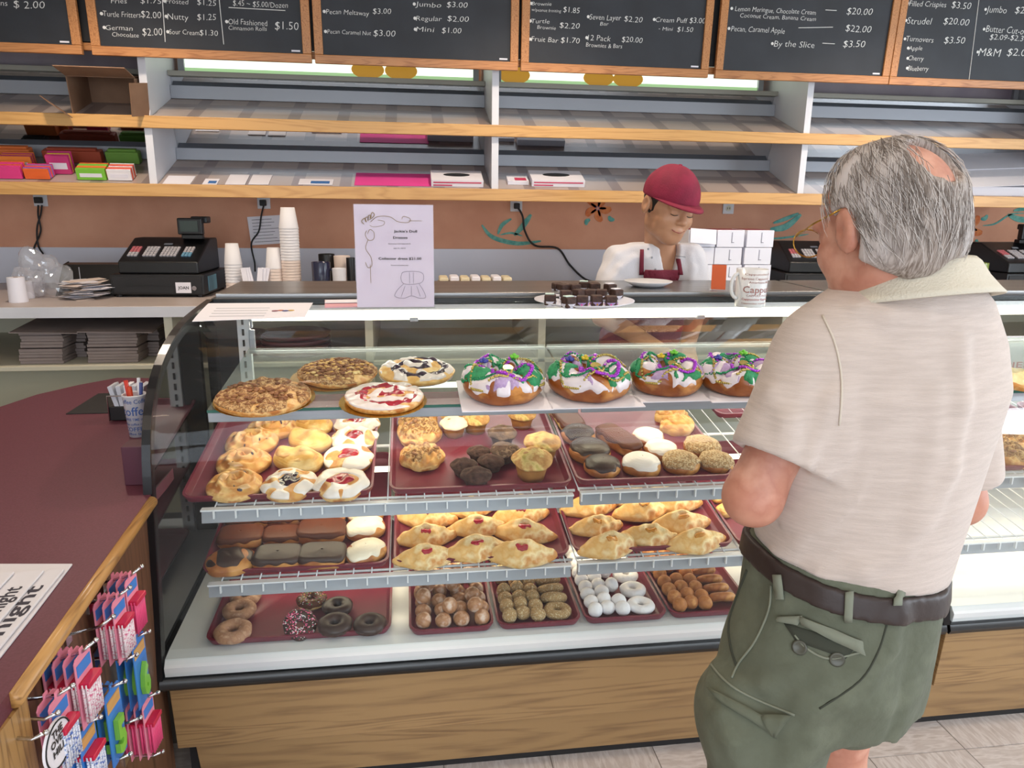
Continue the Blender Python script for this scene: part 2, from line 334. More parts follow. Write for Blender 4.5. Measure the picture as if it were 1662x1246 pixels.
def display_case(x0, x1, label, left_end, split, warm):
    e = thing('display_case', label, 'display case', (x0, 1.7, 0))
    def P(name, mb, m, bevel=0, smooth=False, lab=None):
        o = mb.build(name, m, e, world=True, bevel=bevel, smooth=smooth)
        if lab: o['label'] = lab
        return o
    P('base_body', MB().box(x0+.02, x1-.02, 1.775, 2.8, .0, .36), m_dark)
    P('wood_panel', MB().prism([(1.690, .374), (1.704, .176), (1.735, .176), (1.735, .374)], x0+.012, x1-.004, 'x'), M['panel'], .002)
    xm = x0+.05 if left_end else x0+.0
    P('wood_panel', MB().prism([(1.722, .166), (1.752, .028), (1.79, .028), (1.79, .166)], xm, x1-.055, 'x'), M['panel'], .002)
    P('kick_strip', MB().box(x0+.02, x1-.02, 1.765, 1.775, 0, .35), M['matblack'])
    P('bumper', strip(MB(), [(1.668, .372), (1.662, .385), (1.668, .40), (1.69, .402)], [(1.70, .372), (1.70, .38), (1.70, .385), (1.70, .39)], x0, x1), M['black'], 0, True)
    P('deck', strip(MB(), [(1.676, .405), (1.674, .43), (1.688, .447), (1.72, .452), (2.45, .487)], [(1.69, .405), (1.70, .42), (1.71, .43), (1.73, .44), (2.45, .47)], x0+.012, x1-.012), M['deck'])
    P('curved_glass', strip(MB(), GP, offset(GP, -.005), x0+.006, x1-.003), M['glass'], 0, True, 'curved front glass pane')
    P('joint_bar', MB().box(x0, x1, 2.435, 2.475, 1.215, 1.236), M['black'], .003)
    P('steel_top', MB().box(x0+.004, x1-.002, 2.478, 2.84, 1.232, 1.247), M['steel'], .003)
    P('steel_lip', MB().box(x0+.004, x1-.002, 2.84, 2.85, 1.18, 1.247), M['steel'], .002)
    P('lamp_housing', MB().box(x0+.03, x1-.03, 2.43, 2.50, 1.196, 1.214), M['white'], .002)
    P('lamp_lens', MB().prism([(2.432, 1.163), (2.50, 1.163), (2.50, 1.195), (2.425, 1.195)], x0+.03, x1-.03, 'x'), m_tube, .003)
    for cx in [c for c in (.012, 1.0, 1.85, 2.8) if x0 < c < x1]:
        P('lamp_clip', MB().box(cx-.014, cx+.014, 2.418, 2.44, 1.158, 1.172), M['grey'], .003)
    secs = [(x0+.135 if left_end else x0+.04, split-.004), (split+.004, x1-.03)]
    for k, (xa, xb) in enumerate(secs):
        dz = .004*k
        g = P('glass_shelf', slope_quad(MB(), xa, xb, 1.79, L1z(1.79), 2.30, L1z(2.30), .006), M['shelfglass'])
        gm = slope_quad(MB(), xa, xb, 1.7875, L1z(1.79)-.0005, 1.7898, L1z(1.79), .006).build('glass_edge', M['gedge'], g, world=True)
        P('shelf_front_rail', MB().box(xa, xb, 1.792, 1.80, L1z(1.79)-.032, L1z(1.79)-.008), M['rail'], .002)
        P('shelf_rear_rail', MB().box(xa, xb, 2.295, 2.305, L1z(2.30)-.016, L1z(2.3)-.008), M['grey'], .001)
        P('lamp_tube', MB().tube([(xa+.03, 2.02, 1.043), (xb-.03, 2.02, 1.043)], .008, 10), m_tube, 0, True)
        for fz, nm in ((L2z, 2), (L3z, 3)):
            zf = fz(1.78)+dz
            r = P('price_rail', MB().prism([(1.765, zf-.036), (1.772, zf-.002), (1.779, zf-.002), (1.779, zf-.036)], xa-.03*(k == 0 and left_end), xb-.01, 'x'), M['rail'], .001)
            c = MB().box(xa-.03*(k == 0 and left_end), xb-.01, 1.762, 1.781, zf-.004, zf)
            x = xa
            while x < xb-.02:
                c.box(x, x+.0035, 1.757, 1.766, zf-.022, zf-.002); x += .052
            tag(c.build('rail_clips', M['railwhite'], r, world=True), kind='stuff')
            wr_ = MB()
            x = xa
            while x < xb:
                wr_.tube([(x, 1.782, fz(1.78)-.001+dz), (x, 2.40, fz(2.40)-.001+dz)], .0018, 5); x += .047
            for y in (1.80, 2.08, 2.40): wr_.tube([(xa, y, fz(y)-.006+dz), (xb, y, fz(y)-.006+dz)], .004, 6)
            tag(P('wire_rack', wr_, M['railwhite'], 0, True), kind='stuff')
            if fz is L2z: P('lamp_tube', MB().tube([(xa+.03, 2.0, fz(2.0)-.035), (xb-.03, 2.0, fz(2.0)-.035)], .008, 10), m_tube, 0, True)
        for fz, y, pw in ((lambda y: L1z(y), 1.98, 3.0), (lambda y: L2z(y), 1.96, 2.6), (lambda y: L3z(y), 1.96, 2.6)):
            case_light('shelf_lamp', xa+.02, xb-.02, y, fz(y)-.05, pw*warm*.5, (1, .84, .58))
    case_light('top_case_lamp', x0+.04, x1-.04, 2.42, 1.155, 4.5*warm, (1, .95, .86), .04, radians(-25))
    # end frames
    ends = [(x0-.012, x0+.008)] if left_end else []
    for xa, xb in ends:
        P('end_frame', strip(MB(), offset(GP, .006), offset(GP, -.022), xa, xb), M['blackmetal'], 0, False)
        poly = [p for p in offset(GP, -.02)] + [(2.84, 1.19), (2.84, .36), (1.69, .36)]
        P('end_panel', MB().prism(poly, xa+.004, xb-.006, 'x'), M['smoke'])
        P('end_post', MB().box(xa, xb+.02, 2.43, 2.47, .45, 1.22), M['blackmetal'])
    P('seam_frame', strip(MB(), offset(GP, .003), offset(GP, -.02), x1-.010, x1+.010), M['blackmetal'])
    P('rear_post', MB().box(x1-.02, x1+.01, 2.36, 2.44, .46, 1.21), M['blackmetal'])
    if left_end:
        P('rear_side_panel', MB().box(x0+.03, x0+.09, 2.36, 2.385, .48, 1.20), M['matblack'])
        sp = P('slotted_upright', MB().box(x0+.092, x0+.13, 2.35, 2.37, .48, 1.20), M['railwhite'], .002)
        q = MB()
        for i in range(20): q.box(x0+.107, x0+.113, 2.346, 2.3505, .52+.034*i, .54+.034*i)
        q.build('slots', M['matblack'], sp, world=True)
        P('hinge', MB().box(x0+.128, x0+.145, 2.34, 2.352, 1.075, 1.15).tube([(x0+.136, 2.345, 1.155), (x0+.136, 2.35, 1.175), (x0+.128, 2.352, 1.19)], .005, 6), M['grey'], .002)
    return e
display_case(-.625, 1.485, 'curved glass bakery case on oak panelled base, holding the pastry trays', True, .43, 1.0)
display_case(1.495, 3.60, 'second curved glass bakery case right of the elderly customer, mostly empty', False, 2.5, 1.0)
# ---------------------------------------------------------------- lettering
def text_data(txt, bold=0.0, shear=0.0):
    cu = bpy.data.curves.new('text', 'FONT'); cu.body = txt; cu.size = 1; cu.offset = bold; cu.shear = shear; cu.resolution_u = 2
    o = bpy.data.objects.new('text', cu); me = bpy.data.meshes.new_from_object(o)
    v = [tuple(p.co) for p in me.vertices]; f = [tuple(p.vertices) for p in me.polygons]
    bpy.data.objects.remove(o); bpy.data.curves.remove(cu); bpy.data.meshes.remove(me)
    return v, f
def text_mb(txt, width, cap=None, bold=.0, shear=0.0, wob=0, mb=None, align='l', x=0, y=0):
    v, f = text_data(txt, bold, shear)
    xs = [p[0] for p in v]; x0, x1 = min(xs), max(xs); sx = width/(x1-x0); sy = (cap/.69) if cap else sx
    ph = random.uniform(0, 6)
    out = []
    for p in v:
        X = (p[0]-x0)*sx; Y = p[1]*sy
        if wob: Y += wob*cap*sin(X/cap*1.7+ph)*.5 + wob*cap*.5*sin(X/cap*.6+ph*2); X += wob*cap*.35*sin(Y/cap*3+X/cap*1.1)
        out.append((X + x - (width/2 if align == 'c' else 0), Y + y, 0))
    mb = mb or MB(); mb.add(out, f); return mb

# ---------------------------------------------------------------- chalkboards
BT = radians(3)
BP = (3.7, 2.144)
def bplane(off): return ((0, BP[0]-off, BP[1]), (0, cos(BT), sin(BT)))
BM = Matrix.Translation((0, BP[0], BP[1])) @ Matrix.Rotation(pi/2-0+BT, 4, 'X')   # board plane: local x right, y up, z to the viewer
def on_board(px, py):
    p = at(px, py, plane=bplane(.0)); q = BM.inverted() @ p; return q.x, q.y
boards = [(-2.30, -1.395, 'leftmost chalkboard, mostly out of frame, one price ending in 2.00'),
 (-1.355, -.419, 'chalkboard listing turtle fritters, nutty, sour cream and cinnamon rolls'),
 (-.405, .528, 'chalkboard listing pecan meltaway, pecan caramel nut and jumbo, regular and mini prices'),
 (.541, 1.467, 'chalkboard listing brownies, fruit bar, seven layer bar and cream puff'),
 (1.503, 2.424, 'chalkboard listing lemon meringue, pecan and caramel apple pies by the slice'),
 (2.427, 3.40, 'rightmost chalkboard listing filled crispies, strudel, turnovers and butter cut-outs')]
W = [
 [("ns", 1, 12, 9, 9), ("$ 2.00", 22, 73, 12, 12)],
 [("Fries", 180, 206, 5, 8), ("$1.75", 228, 262, 5, 9), ("\u2022Frosted", 266, 306, 5, 8), ("$1.25", 320, 351, 8, 9), ("$.45 ~ $5.00/Dozen", 378, 467, 9, 9), ("\u2022Turtle Fritters", 163, 228, 26, 9), ("$2.00", 229, 262, 28, 11),
  ("\u2022Nutty", 269, 306, 31, 10), ("$1.25", 320, 351, 32, 10), ("\u2022Old Fashioned", 366, 434, 39, 9), ("Cinnamon Rolls", 371, 433, 48, 7), ("$1.50", 446, 485, 47, 13), ("\u2022German", 168, 215, 48, 8), ("Chocolate", 182, 225, 59, 7), ("$2.00", 231, 264, 57, 12), ("\u2022Sour Cream", 271, 323, 55, 8), ("$1.30", 324, 354, 57, 9)],
 [("\u2022Pecan Meltaway", 524, 599, 22, 8), ("$3.00", 605, 635, 22, 9), ("\u2022Pecan Caramel Nut", 526, 602, 54, 7), ("$3.00", 606, 642, 58, 10), ("\u2022Jumbo", 671, 716, 10, 8), ("$3.00", 725, 759, 11, 9), ("\u2022Regular", 672, 717, 33, 8), ("$2.00", 726, 761, 34, 9), ("\u2022Mini", 673, 705, 51, 8), ("$1.00", 717, 749, 53, 9)],
 [("\u2022Brownie", 861, 895, 8, 6), ("w/peanut frosting", 863, 911, 18, 5), ("$1.85", 914, 941, 20, 9), ("\u2022Turtle", 860, 892, 37, 7), ("Brownie", 872, 902, 47, 6), ("$2.20", 908, 941, 45, 9), ("\u2022Fruit Bar", 859, 906, 67, 8), ("$1.70", 910, 941, 69, 9),
  ("\u2022Seven Layer", 953, 1008, 31, 9), ("Bar", 974, 988, 41, 6), ("$2.20", 1013, 1043, 35, 9), ("\u202212 Pack", 951, 991, 65, 9), ("$20.00", 1009, 1043, 68, 9), ("Brownies & Bars", 951, 1010, 76, 7), ("\u2022Cream Puff", 1060, 1116, 35, 8), ("$3.00", 1119, 1145, 37, 9), ("- Mini", 1069, 1092, 49, 6), ("$1.50", 1099, 1125, 51, 8)],
 [("\u2022Lemon Meringue, Chocolate Cream", 1183, 1325, 17, 8), ("Coconut Cream, Banana Cream", 1201, 1325, 28, 7), ("$20.00", 1374, 1416, 23, 11), ("\u2022Pecan, Caramel Apple", 1180, 1274, 50, 9), ("$22.00", 1372, 1414, 51, 11), ("\u2022By the Slice", 1251, 1322, 75, 10), ("$3.50", 1368, 1404, 76, 11)],
 [("\u2022Filled Crispies", 1471, 1536, 9, 9), ("$3.50", 1544, 1576, 13, 11), ("\u2022Strudel", 1469, 1512, 38, 11), ("$20.00", 1531, 1573, 39, 11), ("\u2022Turnovers", 1467, 1515, 67, 9), ("$3.50", 1532, 1566, 70, 11), ("\u2022Apple", 1473, 1497, 81, 7), ("\u2022Cherry", 1472, 1499, 98, 8), ("\u2022Blueberry", 1471, 1507, 114, 8),
  ("\u2022Jumbo", 1598, 1634, 20, 11), ("$2.00", 1647, 1682, 21, 11), ("\u2022Butter Cut-outs", 1594, 1676, 52, 11), ("$2.09-$2.39", 1606, 1668, 64, 9), ("\u2022M&M", 1585, 1624, 90, 13), ("$2.00", 1634, 1674, 90, 12)]]
LN = [[], [((371, 12), (463, 17)), ((263, -8), (268, 68)), ((355, -8), (363, 72))], [], [], [((1340, 16), (1358, 17)), ((1296, 45), (1352, 44)), ((1335, 70), (1355, 71))], [((1590, -8), (1572, 137))]]
BH = .60
for k, (xa, xb, lab) in enumerate(boards):
    c = ((xa+xb)/2); t = thing('chalkboard', lab, 'sign')
    t.matrix_basis = BM @ Matrix.Translation((xa, 0, 0)); wd = xb-xa; fw = .038
    MB().box(fw*.7, wd-fw*.7, fw*.7, BH-fw*.7, -.012, -.002).build('black_panel', M['board'], t)
    MB().box(0, wd, 0, fw, -.015, .008).build('frame_rail', M['oakboard'], t, bevel=.003); MB().box(0, wd, BH-fw, BH, -.015, .008).build('frame_rail', M['oakboard'], t, bevel=.003)
    m_v = M['oakboardv']
    for x in (0, wd-fw):
        MB().box(x, x+fw, fw, BH-fw, -.015, .008).build('frame_stile', m_v, t, bevel=.003)
    MB().box(wd-fw-.05, wd-fw-.012, fw+.008, fw+.015, -.002, -.0005).build('maker_tag', M['paper'], t)
    for s, x0, x1, y, cap in W[k]:
        ax, ay = on_board(x0, y); bx_, by_ = on_board(x1, y); _, cy_ = on_board(x0, y-cap)
        q = text_mb(s.replace('\u2022', ''), (bx_-ax)*(1 if '\u2022' not in s else .93), cy_-ay, -.012, .12, .08)
        off = (bx_-ax)*.07 if '\u2022' in s else 0
        if off: q.lathe([(0, 0), (.007, 0), (.007, .0001), (0, .0001)], (-off*.55, (cy_-ay)*.45, 0), 10)
        q.xf(Matrix.Translation((ax-xa+off, ay, -.0012)))
        q.build('chalk_line', M['chalk'], t)
    for (a, b) in LN[k]:
        p, q_ = on_board(*a), on_board(*b)
        MB().tube([(p[0]-xa, p[1], -.0012), (q_[0]-xa, q_[1], -.0012)], .0017, 5).build('chalk_rule', M['chalk'], t)
struct('trim_2', MB().box(-2.85, 4.6, 3.735, 3.76, 2.17, 2.20), M['oakboard'])
struct('trim_3', MB().box(-2.85, 4.6, 3.735, 3.76, 2.205, 2.6), M['matblack'])

# ---------------------------------------------------------------- painted flowers, outlets, papers on the wall
m_pt = mat('teal_paint', '#4f978f', .8, var='#7ab4a6', vscale=30); m_po = mat('orange_paint', '#c8683a', .8, var='#d98c55', vscale=25); m_pv = mat('violet_paint', '#6b4f8f', .8, var='#8a6aa0', vscale=40)
def blob(poly, m, name, root, d=.0):
    q = MB().prism([(p.x, p.z) for p in [at(x, y, y=YB-.001-d) for x, y in poly]], YB-.003-d, YB-.001-d, 'y'); return q.build(name, m, root, world=True)
def stroke(pts, w0, m, name, root):
    P = smooth_poly([(at(x, y, y=YB-.002).x, at(x, y, y=YB-.002).z) for x, y in pts], 5); n = len(P)
    ws = [w0*(.25+.75*sin(pi*min(1, (i+.5)/n))) for i in range(n)]
    L = []; R_ = []
    for i, p in enumerate(P):
        a, b = P[max(i-1, 0)], P[min(i+1, n-1)]; l = math.hypot(b[0]-a[0], b[1]-a[1]) or 1; nx, nz = -(b[1]-a[1])/l, (b[0]-a[0])/l
        L.append((p[0]+nx*ws[i], YB-.0025, p[1]+nz*ws[i])); R_.append((p[0]-nx*ws[i], YB-.0025, p[1]-nz*ws[i]))
    mb = MB().add(L+R_, [(i, i+1, n+i+1, n+i) for i in range(n-1)])
    o = mb.build(name, m, root, world=True); s = o.modifiers.new('t', 'SOLIDIFY'); s.thickness = .001; return o
def mural(label, strokes, loc):
    t = thing('painted_flower_mural', label, 'wall painting', at(*loc, y=YB-.002))
    for pts, wd, m, nm in strokes: stroke(pts, wd, m, nm, t)
    return t
mural('teal leaf sprig painted on the wall left of the employee', [([(782, 365), (800, 385), (840, 395), (878, 391)], .013, m_pt, 'stem'), ([(808, 380), (815, 365), (830, 355)], .011, m_pt, 'leaf'), ([(835, 382), (850, 365), (862, 348)], .016, m_pt, 'leaf'), ([(812, 381), (830, 378), (848, 383)], .006, m_pt, 'leaf')], (830, 370))
def flower(cx, cy, s, lab, ph=0):
    st = []
    for k in range(5):
        a = ph+k*2*pi/5; st.append(([(cx+s*.15*cos(a), cy+s*.15*sin(a)), (cx+s*.6*cos(a+.25), cy+s*.6*sin(a+.25)), (cx+s*cos(a), cy+s*sin(a))], .022*s/22, m_po, 'petal'))
        st.append(([(cx+s*.1*cos(a), cy+s*.1*sin(a)), (cx+s*.62*cos(a), cy+s*.62*sin(a))], .007*s/22, m_pv, 'petal_centre'))
    for k in range(4):
        a = ph+.6+k*pi/2; st.append(([(cx+s*cos(a), cy+s*sin(a)), (cx+s*1.25*cos(a+.1), cy+s*1.25*sin(a+.1)), (cx+s*1.5*cos(a), cy+s*1.5*sin(a))], .013*s/22, m_pt, 'leaf'))
    return mural(lab, st, (cx, cy))
flower(970, 338, 22, 'orange flower painted on the wall just left of the maroon cap')
flower(1572, 368, 24, 'orange and violet flower painted on the wall right of the pink sheet', .4)
mural('teal leaves painted on the wall above the register left of the elderly customer', [([(1250, 372), (1275, 368), (1300, 348)], .02, m_pt, 'leaf'), ([(1255, 362), (1275, 355), (1296, 346)], .012, m_pt, 'leaf'), ([(1238, 388), (1270, 386), (1312, 380)], .006, m_pt, 'stem')], (1270, 365))
mural('teal leaf and stem painted on the wall at the right edge', [([(1595, 366), (1615, 363), (1640, 348), (1662, 346)], .006, m_pt, 'stem'), ([(1636, 348), (1655, 356), (1690, 358)], .018, m_pt, 'leaf'), ([(1645, 342), (1665, 338), (1690, 336)], .014, m_pt, 'leaf')], (1640, 352))
def outlet(px, lab, plug=True):
    p = at(px, 327, y=YB-.004); t = thing('wall_outlet', lab, 'outlet', (p.x, YB-.001, 1.545))
    MB().box(-.035, .035, -.006, 0, -.058, .058).build('cover_plate', M['white'], t, bevel=.003)
    for z in (-.025, .025):
        s = MB().lathe([(0, 0), (.017, 0), (.017, .003), (0, .003)], n=20).xf(Matrix.Translation((0, -.006, z)) @ Matrix.Rotation(pi/2, 4, 'X')).build('socket', M['cream'], t)
        MB().box(-.008, -.005, -.0105, -.009, z-.006, z+.006).box(.005, .008, -.0105, -.009, z-.006, z+.006).build('slots', M['matblack'], s)
    if plug: MB().box(-.016, .016, -.045, -.0095, -.042, -.010).build('plug', M['matblack'], t, bevel=.004)
    return t
outlet(66, 'white wall outlet with black plug above the plastic bag at far left'); outlet(428, 'white wall outlet under the shelf above the foam cup stacks')
outlet(838, 'white wall outlet with black plug under the shelf, middle of the wall'); outlet(1183, 'white wall outlet above the stacked bakery boxes', False)
def cord(pts, lab, r=.0045):
    P3 = [Vector(p) for p in pts]; n = len(P3); out = []
    for i in range(n-1):
        a, b, c, d = P3[max(i-1, 0)], P3[i], P3[i+1], P3[min(i+2, n-1)]
        for j in range(8):
            t = j/8; out.append(.5*((2*b)+(c-a)*t+(2*a-5*b+4*c-d)*t*t+(3*b-3*c+d-a)*t**3))
    out.append(P3[-1]); o = MB().tube(out, r, 7).build('power_cord', M['matblack'], None, smooth=True); return tag(o, lab, 'cord')
W_ = lambda x, y, Y=YB-.02: at(x, y, y=Y)
cord([W_(838, 333, YB-.03), W_(848, 350), W_(852, 375), W_(868, 398), W_(905, 403), W_(925, 430), at(950, 453, y=YB-.05), at(975, 458, y=YB-.12)], 'black power cord curving down the wall to the employee', .006)
cord([W_(428, 333, YB-.03), W_(424, 350), W_(420, 375), W_(408, 395), W_(413, 425), at(414, 440, y=YB-.1)], 'black power cord hanging behind the foam cups')
cord([W_(62, 333, YB-.03), W_(62, 350), W_(66, 375), W_(56, 400), W_(55, 412, YB-.04)], 'black power cord above the plastic bag, left strand')
cord([W_(68, 333, YB-.03), W_(66, 348), W_(60, 370), W_(62, 398), W_(70, 412, YB-.04)], 'black power cord above the plastic bag, crossing strand')
def sheet(name, lab, quad, Y, m, cat='paper', lines=0, th=.001, lm=None):
    P = [at(x, y, y=Y) for x, y in quad]; t = thing(name, lab, cat, P[3])
    MB().prism([(p.x, p.z) for p in P], Y-th, Y, 'y').build('sheet', m, t, world=True)
    q = MB(); (a, b, c, d) = P
    for i in range(lines):
        f = (i+1)/(lines+1); f2 = f+.015; e = random.uniform(.55, .9)
        l0, r0 = a.lerp(d, f), b.lerp(c, f); l1, r1 = a.lerp(d, f2), b.lerp(c, f2)
        v = [l0.lerp(r0, .1), l0.lerp(r0, e), l1.lerp(r1, e), l1.lerp(r1, .1)]
        q.add([(p.x, Y-th-.0004, p.z) for p in v], [(0, 1, 2, 3)])
    if lines: q.build('printed_lines', lm or M['ink'], t, world=True)
    return t
sheet('notice_paper', 'white notice with printed lines taped to the wall behind the cups', [(401, 352), (468, 348), (470, 394), (408, 398)], YB-.004, M['paper'], 'notice', 8)
sheet('pink_notice', 'hot pink sheet on the wall beside the customer\'s head', [(1536, 335), (1554, 335), (1545, 404), (1520, 404)], YB-.004, M['pinkp'], 'notice', 7, lm=mat('dark_pink', '#b8306f', .8))

# ---------------------------------------------------------------- things on the shelves
def sl(px, py, lvl):      # point on a sloping shelf
    zf, zb = ((1.60, 1.733), (1.90, 2.026))[lvl]; s = (zb-zf)/(4.12-3.762)
    return at(px, py, plane=((0, 3.762, zf), (0, -s, 1))), math.atan(s)
def lay(px0, px1, py0, py1, lvl):    # footprint on the shelf from a pixel box (py0 = far, py1 = near)
    a, t = sl(px0, py1, lvl); b, _ = sl(px1, py1, lvl); c, _ = sl(px0, py0, lvl); return a, b.x-a.x, (c-a).length, t
def slab(name, lab, cat, box, th, m, lvl=0, bevel=.001, group=None, rz=0, parts=None):
    a, wdt, dp, t = lay(*box, lvl); e = thing(name, lab, cat, a, (t, 0, rz), group)
    MB().box(0, wdt, 0, dp, .001, th).build('body' if name.endswith('box') else 'card_face', m, e, bevel=bevel)
    return e, wdt, dp
slab('pink_sheet', 'large hot pink sheet lying on the lower shelf, second bay', 'paper', (575, 702, 281, 301), .003, M['pinkp'])
for (x0, x1, lab) in ((700, 784, 'white and red carton with a dark oval slot right of the pink sheet'), (863, 948, 'white and red carton with a dark oval slot left of the employee')):
    e, wd, dp = slab('wrap_box', lab, 'box', (x0, x1, 287, 303), .035, M['paper'])
    pts = [(wd/2+wd*.26*cos(a)*(1), dp*.55+dp*.17*sin(a)) for a in [2*pi*i/20 for i in range(20)]]
    MB().prism(pts, .0352, .0358).build('slot', M['matblack'], e)
    MB().box(.01, wd-.01, -.0012, -.0002, .02, .026).box(.01, wd*.4, -.0012, -.0002, .006, .012).build('red_print', mat('red_print', '#c4365a', .6), e)
for k, (x0, x1, m, lab) in enumerate([(365, 398, 'paper', 'pale card on the lower shelf, left of two pale cards'), (403, 436, 'paper', 'pale card on the lower shelf, right of two pale cards'), (328, 352, 'paper', 'small blue and white card beside the left divider'), (484, 540, 'paper', 'white cards with blue lettering on the lower shelf'), (824, 858, 'paper', 'small white carton with red edge just right of the middle divider')]):
    e, wd, dp = slab('card', lab, 'card', (x0, x1, 284 if k < 2 else 291, 300), .004 if k != 4 else .02, M['paper'])
    if k in (2, 3, 4):
        MB().box(wd*.35, wd*.9, dp*.15, dp*.6, .0042 if k != 4 else .0202, .0046 if k != 4 else .0207).build('print', mat('blue_print', '#3c6fae', .6) if k != 4 else mat('red_print2', '#c4365a', .6), e)
e, wd, dp = slab('flat_card', 'white folded sheet leaning by the left divider on the lower shelf', 'paper', (262, 308, 286, 301), .003, M['paper'])
# coloured gift card bundles at the far left
cols = ['#e23f86', '#e8682f', '#f28a3c', '#7fc241', '#c93a78', '#7f6fc0', '#e8c83a', '#ece8ea', '#f06f6f', '#a7c93f']
def bundle(px, py, wpx, hpx, n, c, lab, Y):
    p = at(px, py, y=Y); s = (1.733-1.6)/(4.12-3.762); z = 1.602+s*(Y-3.762); wd = psize(wpx, p); h = psize(hpx, p)
    t = thing('card_bundle', lab, 'packets', (p.x, Y, z), (math.atan(s), 0, 0), 'coloured packet bundles on the left shelf')
    for i in range(n):
        cc = c[i % len(c)]
        nm = 'packcol'+cc; m = M.get(nm) or M.setdefault(nm, mat(nm[1:], cc, .45))
        MB().box(-wd/2+random.uniform(-.003, .003), wd/2, i*.011, i*.011+.0085, .001, h*(1+.02*i)).build('packet', m, t, bevel=.001)
    MB().box(-wd*.38, wd*.38, -.001, -.0002, h*.28, h*.62).build('label_patch', M['paper'] if n % 2 else M['packcol'+c[0]], t)
for a in [(14, 297, 44, 20, 6, ['#e23f86', '#e23f86', '#e8682f'], 'pink and orange packet bundle at the left frame edge', 3.80), (62, 296, 38, 17, 6, ['#e8682f', '#7f6fc0', '#e23f86'], 'orange and violet packet bundle, second from the left', 3.80), (100, 290, 34, 30, 5, ['#c93a78', '#e23f86', '#e8c83a'], 'tall magenta packet bundle behind the violet ones', 3.87),
          (150, 296, 44, 18, 7, ['#7fc241', '#7fc241', '#e8682f', '#f28a3c'], 'lime green packet bundle with a printed label', 3.80), (196, 296, 36, 18, 7, ['#ece8ea', '#f06f6f', '#e8682f'], 'white and coral packet bundle beside the divider', 3.80), (32, 287, 46, 24, 5, ['#f28a3c', '#c93a78'], 'orange packet bundle behind the pink one at far left', 3.90)]: bundle(*a)
# cardboard box, open towards the camera, upper left shelf
m_card = mat('brown_cardboard', '#8a6a52', .8, var='#7b5c46', vscale=6)
a, wd, dp, tl = lay(118, 222, 170, 186, 1)
t = thing('cardboard_box', 'open brown cardboard box lying on its side on the upper left shelf', 'box', a, (tl*.5, 0, 0)); wd = psize(104, a); h = .165
mb = MB().box(0, wd, .0, .24, 0, .004).box(0, wd, 0, .24, h-.004, h).box(0, .004, 0, .24, 0, h).box(wd-.004, wd, 0, .24, 0, h).box(0, wd, .236, .24, 0, h); mb.build('box_body', m_card, t)
MB().obox((-.045, -.045, .035), .055, .002, .055, Euler((.9, .2, -.9)).to_matrix()).build('flap', m_card, t)
MB().obox((wd/2, -.055, h+.02), wd/2, .06, .002, Euler((-.35, 0, .0)).to_matrix()).build('flap', m_card, t)
MB().obox((wd+.02, -.04, h*.45), .002, .05, .07, Euler((0, .1, -.5)).to_matrix()).build('flap', m_card, t)
# big white flat boxes on the lower right shelf
m_wb = mat('white_card', '#dcdbe2', .55)
for (x0, x1, py, hh, lab, dz) in ((1545, 1690, 318, .055, 'flat white bakery box lying open on the right shelf, lower one', 0), (1500, 1690, 300, .03, 'large white flattened box sheet on the right shelf, upper one', .06)):
    a, t_ = sl(x0, py, 0); b, _ = sl(x1, py, 0); e = thing('flat_white_box', lab, 'box', a+Vector((0, .02, dz)), (t_, 0, 0)); wd = b.x-a.x
    MB().prism([(.0, .0), (wd, 0), (wd, hh), (.07, hh), ], 0, .24, 'y').build('body', m_wb, e, bevel=.001)
    MB().obox((wd*.55, .12, hh+.025), wd*.45, .13, .0015, Euler((.12, -.05, 0)).to_matrix()).build('lid_flap', m_wb, e)
# mid shelf bits seen at left
for (x0, x1, c, lab) in ((70, 165, '#a3452c', 'brick red paper bags on the lower left shelf at the back'), (172, 226, '#6d9a3e', 'green bag on the lower left shelf near the divider'), (2, 45, '#3c3a3c', 'dark packet at the far left of the lower shelf back'), (6, 60, '#c8682f', 'orange paper lying at the far left shelf back')):
    a = at(x0, 252, y=4.02); z = 1.602+.37*(4.02-3.762); b = at(x1, 252, y=4.02); e = thing('paper_bag', lab, 'bag', (a.x, 4.02 if c != '#c8682f' else 3.96, z), (.36, 0, 0)); wd = b.x-a.x
    q = MB().box(0, wd, 0, .05, .001, .06 if c != '#3c3a3c' else .03); 
    q.build('bag_body', mat('bag'+c[1:], c, .6, bump=.4, bscale=25), e, bevel=.006)
    MB().box(wd*.08, wd*.92, .012, .038, .058 if c != '#3c3a3c' else .028, .07 if c != '#3c3a3c' else .036).build('folded_top', mat('bagtop'+c[1:], c, .7), e, bevel=.003)
